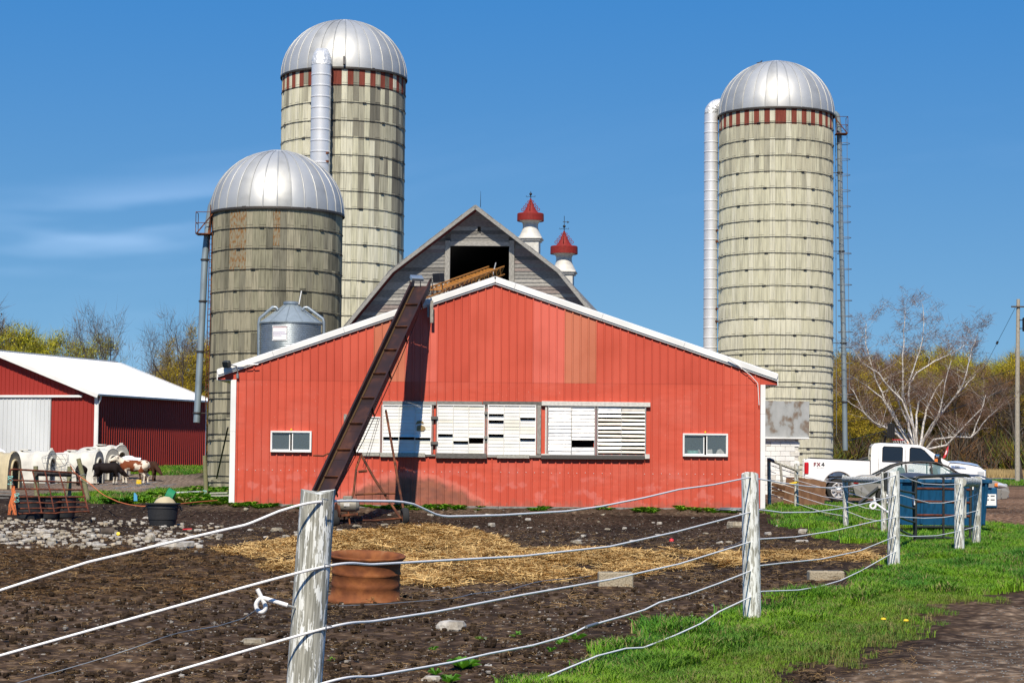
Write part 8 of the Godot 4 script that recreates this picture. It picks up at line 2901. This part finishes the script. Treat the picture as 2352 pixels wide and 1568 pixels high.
func yard_things():
	# rusty tractor rim
	var c := at(838, 1384, 20.45)
	var t := thing("wheel_rim", "rusty tractor wheel rim lying flat behind the corner post", "wheel rim", Vector3(c.x, gh(c.x, 20.45) + 0.0, -20.45))
	t.rotation = Vector3(0.07, 0, -0.03)
	t.scale = Vector3(1, 0.94, 1)
	var b := MB.new()
	b.lathe([Vector2(0.375, 0.0), Vector2(0.385, 0.02), Vector2(0.37, 0.05), Vector2(0.345, 0.065), Vector2(0.338, 0.17), Vector2(0.347, 0.19), Vector2(0.338, 0.21), Vector2(0.338, 0.30), Vector2(0.35, 0.315), Vector2(0.338, 0.33), Vector2(0.343, 0.43), Vector2(0.365, 0.455), Vector2(0.385, 0.48), Vector2(0.39, 0.495), Vector2(0.38, 0.505), Vector2(0.355, 0.49), Vector2(0.333, 0.46), Vector2(0.326, 0.40), Vector2(0.326, 0.05), Vector2(0.36, 0.0)], 56, Transform3D.IDENTITY, true)
	put("barrel", b, M.rim_rust, t)
	b = MB.new()
	b.lathe([Vector2(0.327, 0.12), Vector2(0.2, 0.13), Vector2(0.11, 0.13)], 30)
	put("disc", b, M.rim_rust, t)
	# concrete blocks
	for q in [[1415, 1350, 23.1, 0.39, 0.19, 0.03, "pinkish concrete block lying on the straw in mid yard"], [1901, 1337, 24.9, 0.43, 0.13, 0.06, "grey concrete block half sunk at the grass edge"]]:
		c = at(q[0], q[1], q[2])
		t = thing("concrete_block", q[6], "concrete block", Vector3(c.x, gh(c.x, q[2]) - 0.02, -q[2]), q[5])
		b = MB.new()
		b.box(Transform3D(Basis(), Vector3(0, q[4] / 2, -0.095)), Vector3(q[3], q[4], 0.19), 0.012)
		put("body", b, M.block, t)
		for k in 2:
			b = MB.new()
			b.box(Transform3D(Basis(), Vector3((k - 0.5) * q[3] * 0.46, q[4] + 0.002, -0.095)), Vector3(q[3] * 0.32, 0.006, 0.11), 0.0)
			put("core", b, M.joint, t)  # dark plate on the solid top, painting the shade of an open hollow
	# plywood and old bale at the barn corner
	for q in [[[[1838, 1168], [1893, 1166], [1896, 1108], [1884, 1102], [1830, 1096]], 62.5, "plywood", "leaning sheet of brown weathered plywood by the pickup's rear wheel"], [[[1800, 1160], [1834, 1170], [1834, 1096], [1805, 1095]], 63.5, "plywood", "brown plywood scrap leaning behind the worn grey post"]]:
		b = MB.new()
		var pts := []
		var k := 0
		for e in q[0]:
			pts.append(at(e[0], e[1], q[1] + (0.5 if e[1] < 1130 else 0.0)))
			pts[-1].z = -q[1] - (pts[-1].y * 0.35)
			k += 1
		b.slab(pts, Vector3(0, 0, -0.03))
		tag(put("plywood_sheet", b, M[q[2]]), q[3], "plywood")
	for k in 3:
		b = MB.new()
		b.beam(at(1775, 1112 + k * 9, 64.2), at(1806, 1120 + k * 8, 63.9), 0.14, 0.10, 0.01)
		tag(put("stacked_timber", b, M.plywood), "short brown timber stacked at the white barn corner", "timber", "timbers at the barn corner")
	b = MB.new()
	b.box(Transform3D(Basis(Vector3.BACK, 0.2), at(1824, 1109, 60.2)), Vector3(0.28, 0.05, 0.05), 0.01)
	tag(put("yellow_strap", b, M.yellow_plastic), "yellow strap hooked on the worn grey post by the plywood", "strap")
	# red ball, coil of hose at the wall
	b = MB.new()
	c = at(1543, 1230, 39.0)
	b.lathe([Vector2(0, -0.05), Vector2(0.035, -0.035), Vector2(0.05, 0), Vector2(0.035, 0.035), Vector2(0, 0.05)], 12, Transform3D(Basis(), Vector3(c.x, gh(c.x, 39) + 0.05, -39)), true)
	tag(put("red_ball", b, M.red_plastic), "small red ball lying in the dark mud among the stones", "ball")
	b = MB.new()
	c = at(1690, 1172, 57.2)
	var hp := []
	for k in 44: hp.append(Vector3(c.x + cos(k * 0.5) * (0.5 + 0.05 * sin(k * 1.3)), gh(c.x, 57.2) + 0.04 + 0.0016 * k, -57.2 - sin(k * 0.5) * 0.35))
	b.tube(hp, 0.014, 5)
	tag(put("cable_coil", b, M.wire_grey), "loose grey cable coil at the foot of the red barn", "cable")
	b = MB.new()
	b.tube([at(1672, 822, 58.5), at(1700, 842, 58.58), at(1725, 862, 58.6), at(1741, 880, 58.6), at(1744, 930, 58.6)], 0.012, 5)
	tag(put("wall_cable", b, M.wire_white), "thin white cable stapled below the barn's right rake", "cable")
	stones()

func stones():
	var kinds := []
	for k in 10: kinds.append(stone_mesh(200 + k * 7, [0.5, 0.62, 0.38, 0.7, 0.55, 0.45, 0.3, 0.6, 0.5, 0.42][k]))
	var mats := [M.stone_a, M.stone_b, M.stone_c]
	var rg := RandomNumberGenerator.new()
	rg.seed = 15
	# named large ones: px, py (foot), width in picture units
	var big := [[1037, 1440, 68, "pale flat boulder lying on the bare mud in front of the straw"], [581, 1478, 52, "low pale slab of stone in the mud beyond the white loop"], [1979, 1243, 30, "round grey boulder at the grass edge before the black gate"], [975, 1218, 36, "blocky pale rock with a brown face right of the elevator tyre"], [884, 1183, 24, "smooth pale rock between the elevator legs"], [400, 1264, 90, "long low ledge of grey stone in the straw edge"], [345, 1192, 44, "large grooved pale boulder at the edge of the rubble patch"], [380, 1186, 34, "second pale boulder touching the grooved one"], [734, 1194, 52, "big whitish rock right of the black muck tub"], [740, 1200, 40, "tilted flat rock against the big whitish one"], [636, 1218, 28, "rounded pale rock left of the corner post"], [1845, 1222, 26, "dark angular rock in the mud near the far fence"], [1843, 1245, 30, "flat grey rock in the mud near the far fence"], [1690, 1212, 44, "low pale rock beside the white painted post"], [1990, 1545, 0, ""], [992, 1560, 46, "pale rock at the bottom of the bare mud beside weeds"], [1115, 1532, 40, "flat tan stone beside the leafy weed"], [2093, 1247, 22, "small grey stone near the boulder at the grass edge"]]
	var count := 0
	for q in big:
		if q[2] == 0: continue
		var z := 44.0
		for k in 6: z = (1.45 - gh(at(q[0], q[1], z).x, z)) / ((q[1] - 1050.0 - (q[0] - 1176) * 0.0096) / F)
		var p := at(q[0], q[1], z)
		var s: float = q[2] * z / F / 1.7
		var o := inst("field_stone", kinds[3 if count == 2 else count % 10], mats[1 if count == 2 else count % 3], self, Transform3D(Basis(Vector3.UP, rg.randf() * TAU).scaled_local(Vector3(s, s * 0.95, s)), Vector3(p.x, gh(p.x, z) + s * 0.12, -z)))
		tag(o, q[3], "stone")
		count += 1
	small_rubble(kinds[3])
	# the rubble patch left of the tub and the scatter along the barn
	var placed := 0
	while placed < 262:
		var x := 0.0
		var z := 0.0
		var s := 0.0
		var patch := placed < 172
		if patch:
			z = rg.randf_range(31.0, 51.5)
			x = at(rg.randf_range(-20, 500), 1000, z).x
			if rg.randf() < smoothstep(-5.0, -4.2, x) * 0.7: continue
			s = rg.randf_range(0.035, 0.10) * (1.4 if rg.randf() < 0.12 else 1.0)
		else:
			z = rg.randf_range(35.0, 57.0)
			x = at(rg.randf_range(560, 1800), 1000, z).x
			s = rg.randf_range(0.035, 0.11)
		var kd := rg.randi() % 10
		var mt := rg.randi() % 3
		var look: String = ["pale grey", "tan", "whitish"][mt] + (" flat" if [2, 5, 6, 9].has(kd) else " rounded")
		var o := inst("field_stone", kinds[kd], mats[mt], self, Transform3D(Basis(Vector3.UP, rg.randf() * TAU) * Basis(Vector3.RIGHT, rg.randf_range(-0.3, 0.3)) * Basis.from_scale(Vector3(s * rg.randf_range(0.9, 1.4), s * rg.randf_range(0.9, 1.5), s)), Vector3(x, gh(x, z) + relief(x, z, 1.0) + s * 0.12, -z)))
		tag(o, look + (" fieldstone in the rubble patch before the rusty gate" if patch else " fieldstone scattered on the dark mud along the red barn"), "stone", "stones of the rubble patch" if patch else "stones along the barn")
		placed += 1

# small rubble between the counted stones is left as one mass
func small_rubble(mesh: Mesh):
	var rg := RandomNumberGenerator.new()
	rg.seed = 18
	var xs := []
	var cols := []
	while xs.size() < 900:
		var z := rg.randf_range(30.5, 52.0)
		var x := at(rg.randf_range(-30, 520), 1000, z).x
		if rg.randf() < smoothstep(-5.6, -4.2, x) * 0.85 or hill.get_noise_2d(x, z) < -0.25: continue
		var s := rg.randf_range(0.015, 0.06) * rg.randf_range(0.6, 1.2)
		xs.append(Transform3D(Basis(Vector3.UP, rg.randf() * TAU).scaled(Vector3(s * 1.2, s * rg.randf_range(0.9, 1.6), s)), Vector3(x, ground_y(x, z) + s * 0.2, -z)))
		var m := rg.randf_range(0.6, 1.15)
		var tn := rg.randf()
		cols.append(Color(0.40 * m, (0.385 - 0.05 * tn) * m, (0.35 - 0.11 * tn) * m))
	scatter("small_rubble", mesh, M.pebble, xs, cols, "small pale rubble between the larger stones before the rusty gate", "rubble")

# ---------------------------------------------------------------- grass, straw, gravel, weeds
func ground_y(x: float, z: float, soft := 1.0) -> float:
	return gh(x, z) + relief(x, z, soft)

func ground_cover():
	var rg := RandomNumberGenerator.new()
	rg.seed = 99
	# a tuft of bent blades
	var tuft := func(n: int, h: float, w: float, bend: float) -> ArrayMesh:
		var b := MB.new()
		b.colored = true
		for k in n:
			var a := rg.randf() * TAU
			var d := Vector3(cos(a), 0, sin(a))
			var side := Vector3(-d.z, 0, d.x) * w * rg.randf_range(0.7, 1.2)
			var p := Vector3(rg.randf_range(-1, 1), 0, rg.randf_range(-1, 1)) * h * 0.5
			var hh := h * rg.randf_range(0.5, 1.15)
			var bb := bend * rg.randf_range(0.3, 1.3)
			var m1 := p + Vector3(0, hh * 0.55, 0) + d * hh * bb * 0.25
			var m2 := p + Vector3(0, hh * (1.0 - 0.3 * bb), 0) + d * hh * bb * 0.8
			var f := rg.randf_range(0.75, 1.2)
			b.col = Color(f, f, f)
			b.quad(p - side, p + side, m1 + side * 0.75, m1 - side * 0.75)
			b.tri(m1 - side * 0.75, m1 + side * 0.75, m2)
		return b.mesh()
	var tg: ArrayMesh = tuft.call(14, 0.10, 0.0034, 0.9)
	var xs := []
	var cols := []
	var green := func(x: float, z: float) -> Color:
		var v := 0.5 + 0.9 * hill.get_noise_2d(x * 2.2 + 7, z * 1.2)
		var c := Color(0.06, 0.19, 0.022).lerp(Color(0.18, 0.34, 0.018), clampf(v + rg.randf_range(-0.3, 0.3), 0, 1))
		if rg.randf() < 0.11: c = Color(0.30, 0.25, 0.11)
		return c
	var tries := 0
	while xs.size() < 74000 and tries < 600000:
		tries += 1
		var z := lerpf(10.5, 48.5, pow(rg.randf(), 1.35))
		var x := rg.randf_range(z * 0.0 - 0.3, z * 0.27 + 0.5)
		if not inside(grass_main, x + rg.randf_range(-0.12, 0.12), z + rg.randf_range(-0.4, 0.4)): continue
		# thin and trampled toward the lane
		var edge := Geometry2D.get_closest_point_to_segment(Vector2(x, z), Vector2(0.7, 10.2), Vector2(4.8, 21.4)).distance_to(Vector2(x, z))
		if edge < 1.0 and rg.randf() > 0.15 + edge * 0.75: continue
		var s := rg.randf_range(0.5, 1.4) * (0.6 if edge < 0.9 else 1.0) * (1.0 + 0.8 * hill.get_noise_2d(x * 4, z * 2.5))
		xs.append(Transform3D(Basis(Vector3.UP, rg.randf() * TAU).scaled(Vector3(s, s, s)), Vector3(x, ground_y(x, z, 0.4), -z)))
		var gc: Color = green.call(x, z)
		if edge < 1.4: gc = gc.lerp(Color(0.17, 0.16, 0.045), clampf(1.0 - edge / 1.4, 0, 1) * rg.randf())
		cols.append(gc)
	scatter("grass_verge", tg, M.blade, xs, cols, "bright green grass verge along the paddock fence", "grass")
	xs = []
	cols = []
	var tl: ArrayMesh = tuft.call(12, 0.16, 0.007, 0.8)
	tries = 0
	while xs.size() < 15000 and tries < 300000:
		tries += 1
		var z := rg.randf_range(34, 70)
		var x := rg.randf_range(5.8, 15)
		if not inside(grass_gate, x, z): continue
		if hill.get_noise_2d(x * 1.6 + 20, z * 0.8) < -0.22: continue
		var s := rg.randf_range(0.5, 1.3)
		xs.append(Transform3D(Basis(Vector3.UP, rg.randf() * TAU).scaled(Vector3(s, s, s)), Vector3(x, ground_y(x, z, 0.4), -z)))
		cols.append(green.call(x, z))
	tries = 0
	while xs.size() < 26000 and tries < 300000:
		tries += 1
		var z := rg.randf_range(58, 110)
		var x := rg.randf_range(-21, -8)
		if not (inside(grass_left, x, z) or inside(grass_shed, x, z)): continue
		if hill.get_noise_2d(x * 0.9 + 20, z * 0.5) < -0.1: continue
		var s := rg.randf_range(0.6, 1.5)
		xs.append(Transform3D(Basis(Vector3.UP, rg.randf() * TAU).scaled(Vector3(s, s, s)), Vector3(x, ground_y(x, z, 0.4), -z)))
		cols.append(green.call(x, z))
	for k in 3500:
		var z := rg.randf_range(128, 156)
		var x := rg.randf_range(27, 50)
		var s := rg.randf_range(1.5, 3.0)
		xs.append(Transform3D(Basis(Vector3.UP, rg.randf() * TAU).scaled(Vector3(s, s * 0.7, s)), Vector3(x, gh(x, z), -z)))
		cols.append(green.call(x, z))
	scatter("rough_grass", tl, M.blade, xs, cols, "rough green grass round the gate, the silo foot and the lane", "grass")
	# sparse weeds along the barn foot and in the mud
	var leaf := MB.new()
	leaf.colored = true
	for k in 9:
		var a := k * 2.4
		var d := Vector3(cos(a), 0, sin(a))
		var s := Vector3(-d.z, 0, d.x)
		var l := 0.07 + 0.05 * (k % 3)
		leaf.col = Color(1, 1, 1) * (0.8 + 0.08 * (k % 4))
		leaf.quad(Vector3(0, 0.01, 0), d * l * 0.5 - s * 0.022 + Vector3(0, 0.05, 0), d * l + Vector3(0, 0.035 + 0.02 * (k % 2), 0), d * l * 0.5 + s * 0.022 + Vector3(0, 0.05, 0))
	xs = []
	cols = []
	for k in 520:
		var x := rg.randf_range(-7.8, 7.3)
		var z := rg.randf_range(57.0, 58.4)
		if hill.get_noise_2d(x * 2.5, 5.0) < -0.02: continue
		var s := rg.randf_range(0.6, 1.9)
		xs.append(Transform3D(Basis(Vector3.UP, rg.randf() * TAU).scaled(Vector3(s, s, s)), Vector3(x, ground_y(x, z), -z)))
		cols.append(green.call(x, z))
	for k in 900:
		var z := rg.randf_range(58, 76)
		var x := rg.randf_range(-11.5, -8.2)
		if hill.get_noise_2d(x * 2, z) < -0.1: continue
		var s := rg.randf_range(1.0, 2.6)
		xs.append(Transform3D(Basis(Vector3.UP, rg.randf() * TAU).scaled(Vector3(s, s * 1.3, s)), Vector3(x, ground_y(x, z) + 0.02, -z)))
		cols.append(green.call(x, z))
	scatter("ground_weeds", leaf.mesh(), M.blade, xs, cols, "low green weeds along the barn foot", "weeds")
	# single weeds in the bare mud
	for q in [[1062, 1538, 1.5], [1105, 1462, 0.8], [1190, 1458, 0.9], [1320, 1462, 1.2], [1290, 1478, 0.9], [1205, 1562, 0.8], [1340, 1548, 1.0], [1000, 1548, 0.8], [1030, 1568, 1.0], [1265, 1500, 0.7], [760, 1520, 0.6], [995, 1490, 0.6]]:
		var z: float = 1.45 * F / (q[1] - 1050.0)
		var p := at(q[0], q[1], z)
		var t := thing("weed_plant", "small leafy green weed growing in the bare mud before the fence", "plant", Vector3(p.x, ground_y(p.x, z, 0.55), -z), q[0], "weeds in the bare mud")
		for k in int(5 + q[2] * 6):
			var b := MB.new()
			var a := k * 2.4
			var d := Vector3(cos(a), 0, sin(a))
			var s := Vector3(-d.z, 0, d.x)
			var l: float = 0.075 * q[2] * rg.randf_range(0.6, 1.3)
			var h: float = 0.05 * q[2] * rg.randf_range(0.3, 1.2)
			b.quad(Vector3.ZERO, d * l * 0.55 - s * l * 0.26 + Vector3(0, h, 0), d * l + Vector3(0, h * 0.8, 0), d * l * 0.55 + s * l * 0.26 + Vector3(0, h, 0))
			if not M.has("weed_leaf"): mk("weed_leaf", Color(0.085, 0.20, 0.03), 0.6, 0, {"back": Color(0.3, 0.5, 0.1), "spec": 0.25})
			put("leaf", b, M.weed_leaf, t)
	for q in [[2030, 1443], [2082, 1445]]:
		var z: float = 1.45 * F / (q[1] - 1058.0)
		var p := at(q[0], q[1], z)
		var t := thing("dandelion", "yellow dandelion flower in the grass verge by the lane", "flower", Vector3(p.x, ground_y(p.x, z, 0.4), -z), 0.0, "dandelions in the verge")
		var b := MB.new()
		b.tube([Vector3.ZERO, Vector3(0.01, 0.085, 0)], 0.002, 5)
		put("stalk", b, M.weed_leaf, t)
		b = MB.new()
		b.lathe([Vector2(0, 0.08), Vector2(0.024, 0.088), Vector2(0.02, 0.1), Vector2(0, 0.104)], 12)
		put("flower_head", b, M.yellow_plastic, t)
	# straw: bright bedding heap, spread, old litter
	var heap := MB.new()
	var hn := FastNoiseLite.new()
	hn.seed = 41
	hn.frequency = 0.9
	var rows := []
	for j in 60:
		var row := []
		for i in 90:
			row.append(Vector3(-4.4 + 10.4 * i / 89.0, 0, -(22.6 + 18.0 * j / 59.0)))
		rows.append(row)
	var straw_h := func(x: float, z: float) -> float:
		var h := 0.24 * exp(-((x + 1.3) * (x + 1.3) / 0.9 + (z - 33.5) * (z - 33.5) / 4.0)) + 0.15 * exp(-((x + 2.7) * (x + 2.7) / 0.9 + (z - 31.5) * (z - 31.5) / 5.0)) + 0.05 * exp(-((x - 0.3) * (x - 0.3) / 4.0 + (z - 29.0) * (z - 29.0) / 6.0))
		return h * (1.0 + 0.35 * hn.get_noise_2d(x * 2, z * 2))
	for row in rows:
		for i in row.size():
			var p: Vector3 = row[i]
			var h: float = straw_h.call(p.x, -p.z)
			p.y = ground_y(p.x, -p.z) + h - (0.12 if h < 0.07 else 0.0)
			row[i] = p
	heap.surf(rows)
	var hs := put("straw_heap", heap, M.dry_hay)
	tag(hs, "heap of golden bedding straw in the middle of the yard", "straw", "", "stuff")
	var sl := MB.new()
	sl.colored = true
	for k in 5:
		var a := k * 1.3 + 0.3
		var d := Vector3(cos(a), 0.12 * sin(k * 2.1), sin(a))
		var s := Vector3(-d.z, 0.3, d.x).normalized() * 0.0032
		var p := Vector3(sin(k * 3.7), 0.2 * cos(k), cos(k * 2.3)) * 0.05
		var f := 0.8 + 0.1 * (k % 4)
		sl.col = Color(f, f, f)
		sl.quad(p - d * 0.10 - s, p - d * 0.10 + s, p + d * 0.10 + s, p + d * 0.10 - s)
	var smesh := sl.mesh()
	xs = []
	cols = []
	tries = 0
	while xs.size() < 26000 and tries < 400000:
		tries += 1
		var z := rg.randf_range(22.5, 40.5)
		var x := rg.randf_range(-4.6, 6.3)
		if not inside(hay_spread, x, z): continue
		var h: float = straw_h.call(x, z)
		if h < 0.05 and rg.randf() < 0.48 + 1.8 * hill.get_noise_2d(x * 3 + 40, z * 1.5): continue
		var s := rg.randf_range(0.7, 1.5)
		xs.append(Transform3D(Basis(Vector3.UP, rg.randf() * TAU) * Basis(Vector3.RIGHT, rg.randf_range(-0.5, 0.5)) * Basis.from_scale(Vector3(s, s, s)), Vector3(x, ground_y(x, z) + h + rg.randf_range(0.0, 0.035), -z)))
		var m := rg.randf_range(0.65, 1.25)
		var c := Color(0.62, 0.42, 0.17) if rg.randf() < 0.62 else Color(0.33, 0.175, 0.05)
		cols.append(Color(c.r * m, c.g * m, c.b * m))
	scatter("bedding_straw", smesh, M.straw, xs, cols, "loose golden straw strewn over the mud", "straw")
	xs = []
	cols = []
	tries = 0
	while xs.size() < 19000 and tries < 400000:
		tries += 1
		var z := lerpf(12.0, 48.0, pow(rg.randf(), 1.3))
		var x := at(rg.randf_range(-40, 2100), 1000, z).x
		var dense := inside(old_straw, x, z)
		if not dense and rg.randf() > 0.22: continue
		if inside(grass_main, x, z): continue
		var s := rg.randf_range(0.25, 0.8) * (0.55 if z < 20 else 1.0)
		xs.append(Transform3D(Basis(Vector3.UP, rg.randf() * TAU) * Basis(Vector3.RIGHT, rg.randf_range(-0.4, 0.4)) * Basis.from_scale(Vector3(s, s, s)), Vector3(x, ground_y(x, z) + rg.randf_range(0.004, 0.02), -z)))
		var m := rg.randf_range(0.5, 1.2)
		var c := Color(0.16, 0.085, 0.028) if dense and rg.randf() < 0.75 else Color(0.30, 0.19, 0.08)
		cols.append(Color(c.r * m, c.g * m, c.b * m))
	scatter("straw_litter", smesh, M.straw, xs, cols, "dull trampled straw litter in the mud", "straw")
	# pebbles and clods
	var peb := MB.new()
	for i in 8: pass
	var pm := stone_mesh(901, 0.55)
	xs = []
	cols = []
	for k in 17000:
		var z := lerpf(12.0, 57.0, pow(rg.randf(), 1.25))
		var x := at(rg.randf_range(-40, 1760), 1000, z).x
		if inside(grass_main, x, z) or (inside(hay_spread, x, z) and rg.randf() < 0.9): continue
		var s := rg.randf_range(0.0025, 0.009) * (1.0 + z * 0.016) * (2.4 if rg.randf() < 0.04 else 1.0)
		xs.append(Transform3D(Basis(Vector3.UP, rg.randf() * TAU).scaled(Vector3(s, s, s)), Vector3(x, ground_y(x, z) + s * 0.1, -z)))
		var m := rg.randf_range(0.5, 1.2)
		cols.append(Color(0.27 * m, 0.25 * m, 0.22 * m))
	for k in 20000:
		var z := lerpf(10.5, 75.0, pow(rg.randf(), 1.6))
		var x := rg.randf_range(z * 0.08, z * 0.28)
		if not inside(drive, x, z): continue
		var s := rg.randf_range(0.0025, 0.009) * (1.0 + z * 0.012)
		xs.append(Transform3D(Basis(Vector3.UP, rg.randf() * TAU).scaled(Vector3(s, s, s)), Vector3(x, ground_y(x, z, 0.35) + s * 0.1, -z)))
		var m := rg.randf_range(0.45, 1.1)
		cols.append(Color(0.20 * m, 0.20 * m, 0.195 * m))
	scatter("pebbles", pm, M.pebble, xs, cols, "small pale pebbles strewn over mud and lane", "gravel")
	xs = []
	var cm := stone_mesh(931, 0.8)
	for k in 15000:
		var z := lerpf(12.0, 56.0, pow(rg.randf(), 1.3))
		var x := at(rg.randf_range(-40, 1900), 1000, z).x
		if inside(grass_main, x, z): continue
		var s := rg.randf_range(0.01, 0.035) * (1.5 if inside(old_straw, x, z) else 1.0)
		xs.append(Transform3D(Basis(Vector3.UP, rg.randf() * TAU).scaled(Vector3(s, s, s)), Vector3(x, ground_y(x, z) + s * 0.1, -z)))
	scatter("mud_clods", cm, M.clod, xs, [], "dark crumbled mud clods over the yard", "mud")
